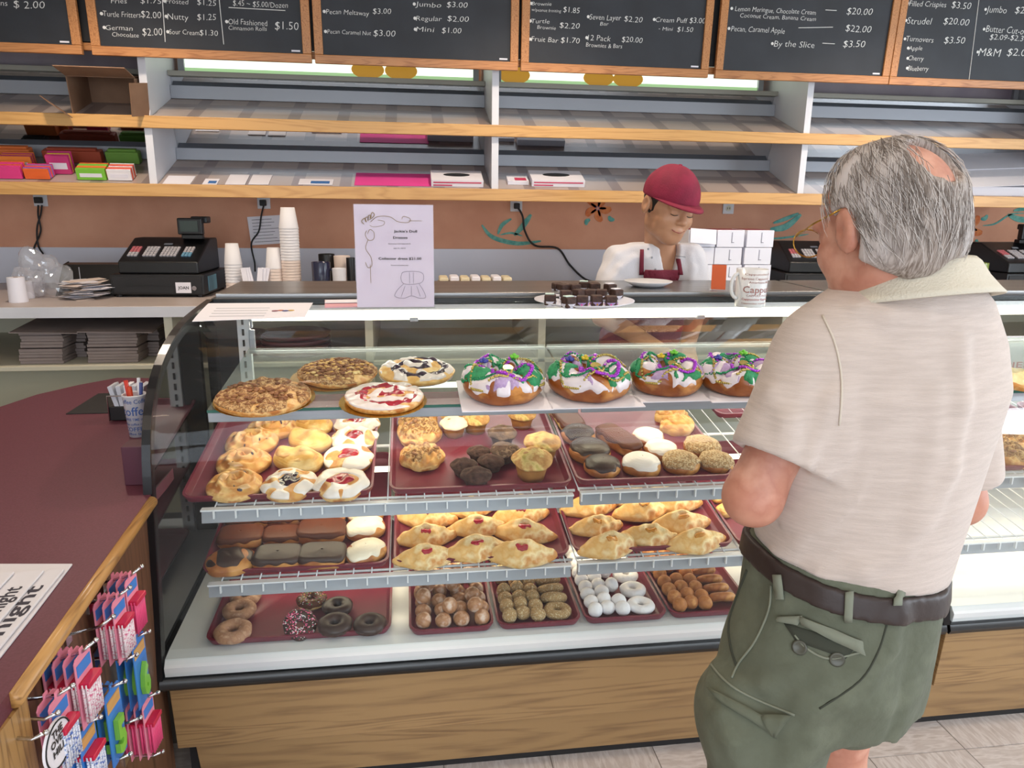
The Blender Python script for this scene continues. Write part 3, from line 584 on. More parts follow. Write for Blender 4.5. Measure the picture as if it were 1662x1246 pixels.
# ---------------------------------------------------------------- things on the back counter
ZK = 1.08
def register(x, y, rz, lab, sign=None, scale=1.0):
    t = thing('cash_register', lab, 'cash register', (x, y, ZK), rz)
    w2, d = .215*scale, .40*scale
    dr = MB().box(-w2, w2, 0, d, .012, .108).build('cash_drawer', M['black'], t, bevel=.004)
    MB().box(-w2+.012, w2-.012, -.004, .002, .02, .098).build('drawer_front', M['matblack'], dr, bevel=.002)
    MB().box(-w2+.07, w2-.12, -.006, -.003, .055, .060).build('receipt_slot', M['black'], dr)
    MB().lathe([(0, 0), (.011, 0), (.011, .006), (0, .006)], n=16).xf(Matrix.Translation((w2-.045, -.003, .045)) @ Matrix.Rotation(pi/2, 4, 'X')).build('lock', M['chrome'], dr)
    for sx in (-1, 1):
        for yy in (.02, d-.03): MB().lathe([(.012, 0), (.012, .013)], (sx*(w2-.03), yy, 0), 12).build('rubber_foot', M['matblack'], t)
    b = MB().prism([(.03, .108), (.03, .165), (.25*scale, .265), (.36*scale, .265), (.37*scale, .108)], -w2+.03, w2-.03, 'x').build('register_body', M['black'], t, bevel=.008)
    ang = math.atan2(.10, .25*scale-.03); R = Matrix.Translation((0, .03, .165)) @ Matrix.Rotation(ang, 4, 'X')
    mk = M.get('key') or M.setdefault('key', mat('key_cap', '#b9b4b8', .5)); mr = M.get('keyr') or M.setdefault('keyr', mat('key_red', '#c06a70', .5)); mb_ = M.get('keyb') or M.setdefault('keyb', mat('key_blue', '#6f9cb5', .5))
    for x0, n, m1, m2 in ((-.155, 3, mr, mk), (-.085, 4, mk, mk), (-.005, 5, mk, mk), (.095, 3, mk, mb_)):
        q = MB(); q2 = MB()
        for i in range(n):
            for j in range(5): (q if j > 1 or m1 is m2 else q2).box((x0+i*.0155)*scale, (x0+i*.0155+.0125)*scale, .05+j*.019, .05+j*.019+.015, .001, .007)
        for a, m in ((q, m1), (q2, m2)):
            if a.n: tag(a.xf(R).build('keypad', m, b), kind='stuff')
    MB().box(-.02, .02, .172, .185, .0005, .002).xf(R).build('badge_plate', M['rail'], b)
    p = MB().box(.055*scale, .155*scale, .22*scale, .26*scale, .262, .285).build('display_stand', M['black'], t, bevel=.004)
    s = MB().box(.045*scale, .165*scale, .20*scale, .235*scale, .285, .365).build('display_housing', M['black'], t, bevel=.006)
    MB().box(.06*scale, .145*scale, .196*scale, .2015*scale, .30, .352).build('screen', mat('lcd', '#3c4a45', .25), s)
    MB().box(.10*scale, .18*scale, .235*scale, .30*scale, .34, .372).build('customer_display', M['black'], t, bevel=.006)
    if sign:
        MB().box(.085, .155, -.008, -.0045, .022, .072).build('name_card', M['paper'], t)
        text_mb(sign, .05, .014, .02).xf(Matrix.Translation((.095, -.0085, .04)) @ Matrix.Rotation(pi/2, 4, 'X')).build('name_lettering', M['matblack'], t)
        MB().box(w2+.0005, w2+.002, .06, .19, .022, .095).build('blue_sticker', mat('sticker_blue', '#6fa3bb', .5), t)
    return t
pA = at(262, 476, z=ZK)
register(-1.185, 3.70, radians(-3), 'black cash register with name card on the left back counter', 'JOAN')
p2 = at(1310, 430, y=3.86); register(p2.x+.03, 3.72, radians(-8), 'black cash register behind the customer\'s glasses')
p3 = at(1655, 420, y=3.8); register(p3.x+.07, 3.72, radians(4), 'black cash register cut off by the right frame edge')
# cups
m_foam = mat('foam', '#e2dfe0', .7, sss=.0); m_foamw = mat('foam_warm', '#dccbc0', .7)
def cup_stack(px, py, n, wpx, lab, Y=3.72, sleeve=0, m=None, group=None, pitch=.014):
    p = at(px, py, y=Y); r = psize(wpx, p)/2; t = thing('cup_stack', lab, 'cups', (p.x, Y, ZK), 0, group)
    for i in range(n):
        z = i*pitch
        MB().lathe([(r, z), (r*1.03, z+.002), (r*1.0, z+.006), (r*.72, z+.10), (r*.70, z+.10), (0, z+.10)], n=24).build('cup', M_FOAMW if i < sleeve else M_FOAM, t, smooth=True)
    return t
M_FOAM, M_FOAMW = m_foam, m_foamw
cup_stack(381, 460, 12, 27, 'upside down white foam cup stack right of the left register', sleeve=5)
cup_stack(447, 460, 10, 27, 'shortest bagged foam cup stack between paper sacks and the tall stack', sleeve=9, pitch=.015)
cup_stack(474, 460, 25, 30, 'tallest bagged foam cup stack under the wall notice', sleeve=13, pitch=.0135)
for k in range(2):
    p = at(403+k*22, 455, y=3.66); t = thing('paper_sleeve_bundle', ('left' if not k else 'right')+' bundle of white paper sleeves in front of the cup stacks', 'paper bags', (p.x, 3.66, ZK), 0)
    for j in range(3):
        MB().obox(((j-1)*.012, j*.006, .072), .012, .0025, .072, Euler((-.08, (.12+.05*j)*(1 if k else -1), 0)).to_matrix()).build('sleeve', M['paper'], t, bevel=.001)
def mug(px, py, wpx, hpx, m, lab, Y=3.7, hz=1, cat='mug', z=ZK, sq=.92, thing_name='mug'):
    p = at(px, py, y=Y); r = psize(wpx, p)/2; h = at(px, py-hpx, y=Y).z-z; t = thing(thing_name, lab, cat, (p.x, Y, z))
    MB().lathe([(0, 0), (r*sq*.95, 0), (r*sq, .004), (r, h-.002), (r*.98, h), (r*.93, h-.001), (r*.9, h*.2), (0, h*.15)], n=32).build('cup_body', m, t, smooth=True)
    if hz:
        pts = [(hz*(r*.9+sin(a)*r*.62), 0, h*.5-cos(a)*h*.30) for a in [pi*i/10 for i in range(11)]]
        MB().tube(pts, .0055, 8).build('handle', m, t, smooth=True)
    return t
m_navy = mat('navy_glaze', '#1f2340', .2, coat=.4); m_green = mat('green_glaze', '#7f8c45', .25, coat=.3)
mug(522, 455, 30, 30, m_navy, 'navy blue glazed mug behind the left end of the steel top', 3.68, 1)
mug(531, 440, 26, 28, M['black'], 'black mug behind the navy one', 3.88, 1)
mug(551, 455, 22, 20, M['white'], 'small white cup beside the sign holder', 3.66, 0, 'cup'); mug(556, 445, 26, 30, m_foamw, 'cream cup behind the small white one', 3.85, 0, 'cup')
t = mug(570, 452, 14, 34, M['black'], 'narrow black canister hidden half behind the dress sign', 3.78, 0, 'canister', thing_name='canister')
for px, m, lab, w_, h_ in ((1546, m_green, 'left green jar behind the customer\'s shoulder', 24, 22), (1588, m_green, 'right green jar near the right register', 24, 26), (1567, mat('lime_lid', '#8fbf70', .4), 'small lime lidded tub between the two green jars', 16, 15), (1528, M['white'], 'white cup tucked beside the customer\'s collar', 20, 22)):
    mug(px, 452, w_, h_, m, lab, 3.62, 0, 'jar', thing_name='jar')
mug(1520, 440, 24, 24, M['black'], 'black cup behind the customer\'s neck', 3.8, 0, 'cup')
# box of white squares (snack cakes)
a = at(712, 455, y=3.62); b = at(833, 455, y=3.62)
t = thing('pastry_carton', 'pale carton of wrapped cakes on the back counter beside the sign', 'carton', (a.x, 3.62, ZK))
wd = b.x-a.x; mc = mat('cream_card', '#dccfae', .6)
MB().box(0, wd, 0, .14, 0, .075).build('carton_base', mc, t, bevel=.002)
for i in range(7): MB().box(wd*i/7+.004, wd*(i+1)/7-.004, .01, .13, .075, .100+.004*(i % 2)).build('wrapped_cake', M['paper'] if i % 2 else mc, t, bevel=.008)
# donut boxes behind the employee
m_bx = mat('bakery_box_white', '#e6e6ef', .5); m_bs = mat('maroon_print', '#7e2a36', .6)
bxw = psize(47, at(1180, 370, y=3.55)); bxh = psize(28, at(1180, 370, y=3.55))
rows = [(1115, 1211, 0), (1115, 1211, 1), (1115, 1211, 2), (1120, 1255, 3)]
base = at(1130, 385, y=3.55)
def bbox(x, z, y, lab, printed=False, flap=False):
    t = thing('bakery_box', lab, 'box', (x, y, z), 0)
    MB().box(0, bxw-.002, 0, .19, .0005, bxh-.002).build('box_body', m_bx, t, bevel=.001)
    MB().box(bxw*.52, bxw*.55, -.001, -.0003, bxh*.25, bxh*.85).box(bxw*.52, bxw*.62, -.001, -.0003, bxh*.25, bxh*.29).build('tab_slit', mat('slit', '#9a9aa8', .7), t)
    if printed: MB().box(.003, bxw-.006, .02, .18, bxh-.0021, bxh-.0012).build('printed_lid', m_bs, t)
    if flap: MB().obox((bxw*.5, -.012, bxh*.62), bxw*.47, .001, bxh*.42, Euler((-.25, .06, 0)).to_matrix()).build('open_flap', m_bx, t)
    return t
x0 = at(1118, 370, y=3.55).x
names = ['bottom', 'second', 'third', 'top']; cn = ['left column behind the employee\'s shoulder', 'middle column', 'right column near the register']
ztop = at(1200, 359, y=3.55).z
nrow = int((ztop-ZK)/bxh); zoff = ztop-ZK-nrow*bxh
for r in range(nrow):
    for c in range(3):
        rn = ['lowest', 'second lowest', 'third lowest', 'upper', 'topmost', 'topmost', 'topmost'][r] if r < nrow-1 else 'topmost'
        bbox(x0+c*(bxw+.003)+(.012 if c == 2 else 0)+(.006 if r % 2 else 0), ZK+r*bxh, 3.55+random.uniform(0, .01), 'white folded bakery box, %s in the %s' % (rn, cn[c]), r == nrow-1, r == nrow-1 and c == 0)
# receipts, spindle, tray, bag, rolls at left
p = at(140, 470, y=3.78); t = thing('letter_tray', 'black plastic letter tray standing open behind the receipts', 'tray', (p.x, 3.78, ZK))
MB().prism([(0, 0), (.004, 0), (.10, .135), (.16, .14), (.16, .145), (.098, .14), (0, .006)], -.13, .13, 'x').build('tray_body', M['black'], t, bevel=.001)
for sx in (-.132, .128): MB().prism([(-.02, 0), (.16, 0), (.16, .15), (.10, .14)], sx, sx+.004, 'x').build('side_panel', M['black'], t)
MB().tube([(0, -.05, .0), (0, -.05, .14)], .0018, 6).build('spindle_rod', M['grey'], t)
p = at(133, 486, z=ZK); t = thing('receipt_pile', 'untidy pile of white receipts impaled before the black tray', 'paper', (p.x, p.y+.05, ZK))
for i in range(34):
    a = random.uniform(0, pi); sx, sy = random.uniform(.05, .085), random.uniform(.03, .045)
    MB().obox((random.uniform(-.045, .045), random.uniform(-.03, .03), .004+i*.0024), sx, sy, .0006, Euler((random.uniform(-.05, .05), random.uniform(-.05, .05), a)).to_matrix()).build('receipt', M['paper'] if i % 3 else m_foamw, t)
m_film = thin_glass('plastic_film', (.93, .93, .95), haze=.12); m_film.node_tree.nodes
nt = m_film.node_tree; fr = next(n for n in nt.nodes if n.type == 'FRESNEL'); nt.links.new(schlick(nt, .12), fr.outputs[0].links[0].to_node.inputs[0])
def crumple(name, lab, cat, c, r, m, sq=(1, 1, 1), seed=1, amp=.3):
    rg = np.random.default_rng(seed); bm = bmesh.new(); bmesh.ops.create_icosphere(bm, subdivisions=4, radius=1)
    D = rg.normal(size=(70, 3)); D /= np.linalg.norm(D, axis=1)[:, None]; A = rg.uniform(-1, 1, 70)
    for v in bm.verts:
        n = np.array(v.co); k = 1+amp*float(np.sum(A*np.maximum(0, D@n-.86)*5)); v.co = Vector((v.co.x*r*sq[0]*k, v.co.y*r*sq[1]*k, v.co.z*r*sq[2]*k))
    me = bpy.data.meshes.new(name); bm.to_mesh(me); bm.free(); o = link(me, name, m); o.location = c; return tag(o, lab, cat)
p = at(75, 440, y=3.75); crumple('plastic_bag', 'crumpled clear plastic bag left of the receipt pile', 'bag', (p.x, 3.75, ZK+.1), .085, m_film, (1.1, .8, 1.2), 3, .5)
p = at(55, 455, y=3.72); crumple('plastic_bag', 'crumpled clear plastic bag behind the white paper roll', 'bag', (p.x-.01, 3.70, ZK+.07), .065, m_film, (1.1, .8, 1.0), 9, .5)
def roll(px, py, wpx, hpx, lab, Y=None):
    p = at(px, py, z=ZK); r = psize(wpx, p)/2; h = psize(hpx, p); t = thing('paper_roll', lab, 'paper roll', (p.x, p.y, ZK))
    MB().lathe([(r*.25, 0), (r, 0), (r*.9, h), (r*.25, h), (r*.25, 0)], n=28).build('roll_body', M['paper'], t, smooth=False, bevel=.001)
    MB().lathe([(r*.25, 0), (r*.22, 0), (r*.22, h+.001), (r*.25, h+.001)], n=20).build('core', m_card, t)
roll(31, 490, 28, 40, 'tall white paper roll at the left end of the back counter'); roll(47, 484, 18, 28, 'small white roll right of the tall one'); roll(61, 480, 18, 28, 'second small white roll nearer the receipts')

# cardboard trays in the left cubby
m_gc = mat('greyboard', '#9a8c88', .8, var='#8b7d79', vscale=5)
yc = 3.5
for k, (x0, x1, top, bot, lab) in enumerate([(33, 100, 545, 560, 'grey cardboard tray stack, upper left in the cubby'), (30, 98, 562, 580, 'grey cardboard tray stack, lower left in the cubby'), (142, 220, 540, 560, 'grey cardboard tray stack, upper right in the cubby'), (142, 222, 560, 578, 'grey cardboard tray stack, lower right in the cubby'), (106, 138, 540, 553, 'narrow grey cardboard stack between the others, upper'), (110, 136, 556, 574, 'narrow grey cardboard stack between the others, lower'), (222, 256, 535, 552, 'grey cardboard stack beside the cubby divider, upper'), (224, 256, 553, 572, 'grey cardboard stack beside the cubby divider, lower')]):
    Y = 3.46 if k < 4 else 3.6
    a, b = at(x0, bot, y=Y), at(x1, top, y=Y); z0 = max(a.z, .817)
    lowers = k in (1, 3, 5, 7); z0 = .8165 if lowers else .8165+.073
    h = .068
    t = thing('cardboard_tray_stack', lab, 'cardboard trays', (a.x, Y, z0))
    n = 5
    for i in range(n): 
        dx = random.uniform(-.004, .004); MB().box(dx, b.x-a.x+dx, random.uniform(0, .008), .30, i*h/n, (i+1)*h/n-.0015).build('cardboard_tray', m_gc, t)
    if k in (0, 2): 
        MB().obox(((b.x-a.x)/2+.02, .13, h+.012), (b.x-a.x)/2+.05, .16, .002, Euler((.06, .03, .05)).to_matrix()).build('loose_sheet', m_gc, t)
# round dark trays stacked behind the case glass
m_maroon = mat('maroon_lid', '#5a2a33', .4)
for (px, r, lab) in ((480, .17, 'stack of round maroon lids in the cubby behind the case glass, left'), (395, .12, 'dark maroon bowl stack in the cubby behind the rear post')):
    p = at(px, 560, y=3.65); t = thing('lid_stack', lab, 'lids', (p.x, 3.65, .8165))
    for i in range(4): MB().lathe([(0, 0), (r*.93, 0), (r, .022), (r*.96, .024), (r*.9, .006), (0, .006)], (0, 0, i*.026), 36).build('lid', m_maroon, t, smooth=True)

# ---------------------------------------------------------------- things on the case top
ZT = 1.231
def gz(y):      # height of the curved glass top face at depth y
    for (a, b) in zip(GP, GP[1:]):
        if a[0] <= y <= b[0] and a[1] > 1.1: return a[1]+(b[1]-a[1])*(y-a[0])/(b[0]-a[0])
    return 1.248 if y > 2.47 else 1.229
# standing dress sign in an acrylic holder
p0, p1 = at(580, 497, y=2.30), at(707, 496, y=2.30); zb = gz(2.30); wd = p1.x-p0.x; h = psize(166, p0)*1.0
t = thing('sign_holder', 'clear acrylic holder with a printed doll dress price sheet', 'sign', (p0.x-.002, 2.30, zb))
MB().box(0, wd, -.003, 0, 0, h).build('acrylic_front', M['clear'], t); MB().box(0, wd, 0, .09, 0, .003).build('acrylic_foot', M['clear'], t)
MB().box(.002, wd-.002, .0005, .0015, .004, h-.002).build('sheet', mat('lilac_paper', '#dccfe0', .7, var='#d5c6d8', vscale=12, emit=None), t)
T = Matrix.Translation((0, -.0035, 0)) @ Matrix.Rotation(pi/2, 4, 'X')
def st(s, cx, cy, w_, cap, m=M['matblack'], b=.012):  # cx, cy in sheet fractions, from the top left
    text_mb(s, w_*wd, cap*h, b, align='c', x=cx*wd, y=(1-cy)*h).xf(T).build('printed_text', m, t)
st("Jackie's Doll", .64, .265, .29, .022, b=.02); st("Dresses", .575, .325, .18, .022, b=.02); st("American Girl Sale 2014", .56, .378, .28, .010); st("July 21, 2014", .56, .42, .15, .010); st("Collector dress $21.00", .565, .525, .54, .023, b=.02); st("Price includes tax", .56, .583, .22, .010)
m_gr = mat('sheet_grey_print', '#8f8599', .8); m_br = mat('sheet_brown_print', '#8d7550', .7)
def ln(pts, m, nm, r=.0006):
    P = smooth_poly([(x*wd, (1-y)*h) for x, y in pts], 6); MB().tube([(x, -.0037, z) for x, z in P], r, 5).build(nm, m, t)
ln([(.21, .17), (.30, .12), (.45, .12), (.55, .165), (.68, .17), (.70, .135), (.62, .115), (.60, .14)], m_br, 'scroll_line', .0008); ln([(.68, .155), (.85, .155)], m_br, 'scroll_line', .0007); ln([(.2, .2), (.25, .215), (.36, .20), (.38, .165), (.30, .15)], m_br, 'scroll_line')
ln([(.16, .25), (.14, .29), (.18, .34), (.24, .33), (.25, .27), (.20, .24), (.17, .28)], m_br, 'scroll_line', .0008); ln([(.17, .34), (.14, .42), (.2, .50), (.21, .58), (.16, .6), (.13, .55)], m_br, 'scroll_line', .0008); ln([(.19, .57), (.19, .75)], m_br, 'scroll_line', .0007)
for a in range(4): ln([(.13+.025*a, .19-.02*a), (.10+.045*a, .165-.028*a), (.14+.04*a, .135-.01*a), (.16+.02*a, .17-.01*a)], m_br, 'scroll_leaf', .0012)
for P in ([(.58, .66), (.62, .64), (.80, .64), (.86, .68), (.82, .75), (.62, .76), (.57, .71), (.58, .66)], [(.60, .76), (.52, .82), (.49, .88), (.6, .9), (.7, .875), (.8, .9), (.88, .89), (.85, .82), (.8, .76)], [(.68, .65), (.68, .75)], [(.73, .65), (.73, .75)], [(.62, .78), (.57, .88)], [(.7, .78), (.7, .87)], [(.77, .78), (.81, .88)]): ln(P, m_gr, 'dress_drawing', .0007)
# paper lying on the glass, left
def glass_sheet(name, lab, quad, m, th=.0012, extra=None, lift=.003):
    P = [at(x, y, plane=((0, 2.3, 1.222+lift), (0, -.10, 1))) for x, y in quad]; 
    for p in P: p.z = gz(p.y)+lift
    t = thing(name, lab, 'paper', P[0]); n = 6
    # follows the curve of the glass
    vs = []; 
    for i in range(n+1):
        a, b = P[0].lerp(P[3], i/n), P[1].lerp(P[2], i/n)
        for q in (a, b): vs.append((q.x, q.y, gz(q.y)+lift))
    mb = MB().add(vs, [(2*i, 2*i+1, 2*i+3, 2*i+2) for i in range(n)]); o = mb.build('sheet', m, t, world=True); s = o.modifiers.new('t', 'SOLIDIFY'); s.thickness = th
    return t, P
t, P = glass_sheet('loose_paper', 'white printed sheet lying on the left end of the case glass', [(338, 490), (508, 489), (495, 515), (312, 522)], M['paper'])
pc = at(455, 505, plane=((0, 2.3, 1.225), (0, -.10, 1)))
for dx, dy, c in ((-.015, 0, '#8a4a5a'), (.0, .008, '#c77a5a'), (.015, 0, '#5a5a8a'), (.03, .006, '#c9a04a')):
    MB().lathe([(0, 0), (.010, 0), (.010, .001), (0, .001)], (pc.x+dx, pc.y+dy, gz(pc.y)+.0045), 12).build('printed_emblem', mat('emb'+c[1:], c, .7), t, world=True)
for f in (.35, .5, .65, .8):
    a, b = P[0].lerp(P[3], f), P[1].lerp(P[2], f); q = a.lerp(b, .12); r_ = a.lerp(b, .62)
    MB().box(q.x, r_.x, q.y-.002, q.y+.001, gz(q.y)+.0042, gz(q.y)+.0048).build('printed_line', M['rail'], t, world=True)
glass_sheet('pamphlet', 'pink edged pamphlet lying left of the standing sign', [(527, 485), (585, 484), (585, 497), (527, 499)], mat('pamphlet_pink', '#d9a0a8', .6), .004)
glass_sheet('pamphlet_sheet', 'white sheet on top of the pink pamphlet by the sign', [(528, 484), (585, 483), (585, 489), (527, 490)], M['paper'], .001, lift=.009)
# plate of brownies
pc = at(948, 490, y=2.33); pc = Vector((pc.x, 2.33, gz(2.33)+.002)); prr = psize(162, pc)/2
t = thing('serving_plate', 'white round plate on the case glass carrying the chocolate bites', 'plate', pc, (.0, 0, 0))
MB().lathe([(0, 0), (prr*.7, 0), (prr, .016), (prr*1.0, .018), (prr*.7, .004), (0, .003)], n=48).build('plate_body', mat('melamine_white', '#e6e6f2', .3), t, smooth=True)
m_choc = mat('brownie', '#33201a', .6, var='#4d3026', vscale=60, bump=.6, bscale=120); m_mint = mat('mint_icing', '#cfe3da', .5); m_lil = mat('lilac_paper_cup', '#b9a5d2', .7, var='#a890c4', vscale=60)
m_cupw = mat('white_paper_cup', '#dcdcea', .7)
spots = [(893, 487, 0), (918, 480, 1), (905, 470, 1), (923, 491, 0), (945, 489, 2), (968, 488, 2), (992, 489, 2), (940, 478, 1), (958, 478, 1), (976, 478, 1), (948, 468, 0), (965, 470, 1), (990, 472, 3), (915, 472, 1), (932, 472, 1), (1000, 478, 3)]
for k, (x, y, kind) in enumerate(spots):
    p = at(x, y, plane=((0, 0, pc.z+.024), (0, 0, 1))); s = .018; zz = pc.z+.006
    if y < 474: zz = pc.z+.012
    loc = (p.x, p.y, zz)
    lab = 'small chocolate brownie bite on the plate, ' + ['with white icing, at the left end', 'plain and dark behind the front left ones', 'stacked at the back left', 'with mint icing, in a white cup', 'in a patterned lilac cup, front row left', 'in a patterned lilac cup, front row middle', 'in a patterned lilac cup, front row right', 'second row, left of centre', 'second row centre', 'second row right of centre', 'mint capped, at the top of the pile', 'rear row right of the mint capped one', 'with white drizzle at the back right', 'wedged behind the front left cup', 'rear row left of the mint capped one', 'with white drizzle at the right end'][k]
    b = thing('brownie_bite', lab, 'brownie', loc, random.uniform(-.4, .4), 'chocolate bites on the white plate')
    mcup = m_lil if kind == 2 else m_cupw
    n = 20; pl = [(1+.05*(i % 2), i) for i in range(n)]
    q = MB()
    ring0 = [(s*.9*r_*cos(2*pi*i/n), s*.9*r_*sin(2*pi*i/n), 0) for r_, i in pl]; ring1 = [(s*1.2*r_*cos(2*pi*i/n), s*1.2*r_*sin(2*pi*i/n), .016) for r_, i in pl]
    q.add(ring0+ring1, [(i, (i+1) % n, n+(i+1) % n, n+i) for i in range(n)]+[tuple(range(n))[::-1]]); q.build('paper_cup', mcup, b)
    if kind == 2:
        q = MB()
        for i in range(8):
            a = 2*pi*i/8; q.obox((s*1.15*cos(a), s*1.15*sin(a), .009), .0022, .0008, .003, Euler((0, 0, a+pi/2)).to_matrix())
        q.build('cup_print', M['gold'] if k % 2 else M['pinkp'], b)
    MB().box(-s, s, -s, s, .003, .036).build('brownie_cube', m_choc, b, bevel=.004)
    if kind in (0, 3): MB().box(-s*.9, s*.7, -s*.6, s*.6, .036, .040).build('icing', m_mint if kind == 0 else M['paper'], b, bevel=.002)
# white saucer, orange tag holder, mug on the steel
p = at(1052, 458, z=1.262); t = thing('saucer', 'white round foam plate on the steel top in front of the employee', 'plate', (p.x, p.y, 1.248)); r = psize(78, p)/2
MB().lathe([(0, 0), (r*.6, 0), (r, .018), (r*1.0, .02), (r*.62, .004), (0, .004)], n=44).build('plate_body', M['white'], t, smooth=True)
p = at(1165, 470, z=1.248); t = thing('tag_holder', 'clear tag holder with an orange card on the steel top', 'sign', (p.x, p.y, 1.248), radians(-20))
MB().obox((-.0, .0, .045), .025, .001, .045, Euler((-.35, 0, 0)).to_matrix()).build('orange_card', mat('orange_card', '#e2632c', .5), t)
MB().box(-.03, .03, -.05, .02, 0, .002).build('acrylic_foot', M['clear'], t); MB().obox((0, -.003, .045), .028, .001, .047, Euler((-.35, 0, 0)).to_matrix()).build('acrylic_back', M['clear'], t)
m_mug = mat('mug_glaze', '#dfe0e2', .25, coat=.3); m_mt = mat('mug_brown_print', '#a3706a', .5)
pm = at(1217, 489, y=2.30); mw = psize(50, pm)/2; mh = psize(62, pm)*.97; zm = gz(2.30)
t = thing('coffee_mug', 'tall white mug printed with coffee words on the case top', 'mug', (pm.x, 2.30, zm))
MB().lathe([(0, 0), (mw*.9, 0), (mw*.95, .004), (mw, mh), (mw*.93, mh-.001), (mw*.88, mh*.15), (0, mh*.1)], n=40).build('mug_body', m_mug, t, smooth=True)
MB().tube([(-mw*.95-sin(a)*mw*.45, -.004, mh*.55-cos(a)*mh*.33) for a in [pi*i/12 for i in range(13)]], .006, 8).build('handle', m_mug, t, smooth=True)
def wrap(txt, a0, a1, z, cap, r, m, root, nm='lettering', slope=0):
    wdt = (a1-a0)*r; q = text_mb(txt, wdt, cap, .006); q.v = [((r+slope*(z+v[1])+.0006)*sin(a0+v[0]/r), -(r+slope*(z+v[1])+.0006)*cos(a0+v[0]/r), z+v[1]) for v in q.v]; return q.build(nm, m, root)
wrap('Cappuccino', -.95, 2.2, mh*.40, mh*.17, mw*.99, m_mt, t); wrap('Cappuccino Espresso', -.9, 2.0, mh*.86, mh*.05, mw*.995, m_mt, t); wrap('Espresso Cappuccino Latte', -1.1, 1.4, mh*.74, mh*.06, mw*.995, m_mt, t); wrap('Americano Mocha', -.6, 1.2, mh*.65, mh*.05, mw*.99, m_mt, t)
wrap('CAPPUCCINO Latte', -.7, 1.2, mh*.30, mh*.05, mw*.985, m_mt, t); wrap('Cappuccino Espresso', -1.0, 1.1, mh*.2, mh*.055, mw*.98, mat('mug_red', '#a84a4a', .5), t); wrap('Cappuccino mocha latte', -1.0, 1.1, mh*.1, mh*.04, mw*.975, m_mt, t)
# ---------------------------------------------------------------- pastry surfaces
def vn(x, y, seed=0, k=6):                     # cheap smooth noise in about -1..1
    r = np.random.default_rng(seed); s = np.zeros_like(x)
    for i in range(k):
        a = r.uniform(0, 2*pi); f = r.uniform(.6, 2.2); s = s + np.sin(f*(x*cos(a)+y*sin(a))*2+r.uniform(0, 6))
    return s/sqrt(k)/1.2
def surf(name, prof, mt, parent=None, outline=None, top=None, nt=56, layers=(), rx=1, ry=1, closed=False, rough=0, seed=0, sides=True, bend=None):
    """profile (r, z) swept round, outline scales r, top(x, y, r, th) adds height where the surface faces up"""
    P = np.array(prof, float)
    if layers and not closed:
        nt = int(nt*1.7); Q = []
        for a, b in zip(P, P[1:]):
            Q += [a, (a*2+b)/3, (a+b*2)/3] if (b[1] > P[:, 1].max()*.4) else [a]
        P = np.array(Q+[P[-1]])
    m = len(P); th = np.linspace(0, 2*pi, nt, endpoint=False)
    out = outline(th) if outline else np.ones(nt)
    R = P[:, 0][:, None]*out[None, :]; Z = np.repeat(P[:, 1][:, None], nt, 1); TH = np.repeat(th[None, :], m, 0)
    X = R*np.cos(TH); Y = R*np.sin(TH)
    if rough:
        k = 1+rough*vn(X*9+Z*7, Y*9-Z*5, seed, 8)*.5; X = X*k; Y = Y*k; Z = Z*(1+rough*vn(X*11, Y*11, seed+1, 8))
    zmax = P[:, 1].max(); up = np.clip((Z-zmax*.35)/(zmax*.4+1e-9), 0, 1)
    if top: Z = Z+up*top(X, Y, np.repeat(P[:, 0][:, None], nt, 1), TH)
    X = X*rx; Y = Y*ry
    if bend: X, Y, Z = bend(X, Y, Z)
    V = np.stack([X, Y, Z], -1)
    n1 = np.roll(V, -1, 1)-np.roll(V, 1, 1); n2 = np.zeros_like(V)
    if closed: n2 = np.roll(V, -1, 0)-np.roll(V, 1, 0)
    else: n2[1:-1] = V[2:]-V[:-2]; n2[0] = V[1]-V[0]; n2[-1] = V[-1]-V[-2]
    NN = np.cross(n1, n2); l = np.linalg.norm(NN, axis=2, keepdims=True); NN = NN/np.maximum(l, 1e-12)
    def faces(ok=None):
        fs = []
        for i in range(m if closed else m-1):
            i2 = (i+1) % m
            for k in range(nt):
                q = (k+1) % nt
                if ok is None or (ok[i, k] and ok[i, q] and ok[i2, q] and ok[i2, k]): fs.append((i*nt+k, i*nt+q, i2*nt+q, i2*nt+k))
        return fs
    def mk(nm, V, fs, mt, par):
        me = bpy.data.meshes.new(nm); used = sorted({i for f in fs for i in f}); mp = {a: b for b, a in enumerate(used)}; vv = V.reshape(-1, 3)
        me.from_pydata([tuple(vv[i]) for i in used], [], [tuple(mp[i] for i in f) for f in fs]); return link(me, nm, mt, par, True)
    fs = faces()
    o = mk(name, V, fs, mt, parent)
    for (nm, lm, fn, off, jit) in layers:
        mask = fn(X/rx, Y/ry, Z, TH, np.repeat(P[:, 0][:, None], nt, 1)); ok = (mask > 0); ok = ok | np.roll(ok, 1, 0) | np.roll(ok, -1, 0); ok = ok | np.roll(ok, 1, 1) | np.roll(ok, -1, 1)
        edge = np.clip(mask*4, -1, 1)
        V2 = V+NN*(off*edge)[..., None]
        if jit: V2[..., 2] += jit*vn(X*60, Y*60, 5+len(nm), 8)*np.clip(edge, 0, 1)
        f2 = faces(ok)
        if f2: mk(nm, V2, f2, lm, o)
    return o
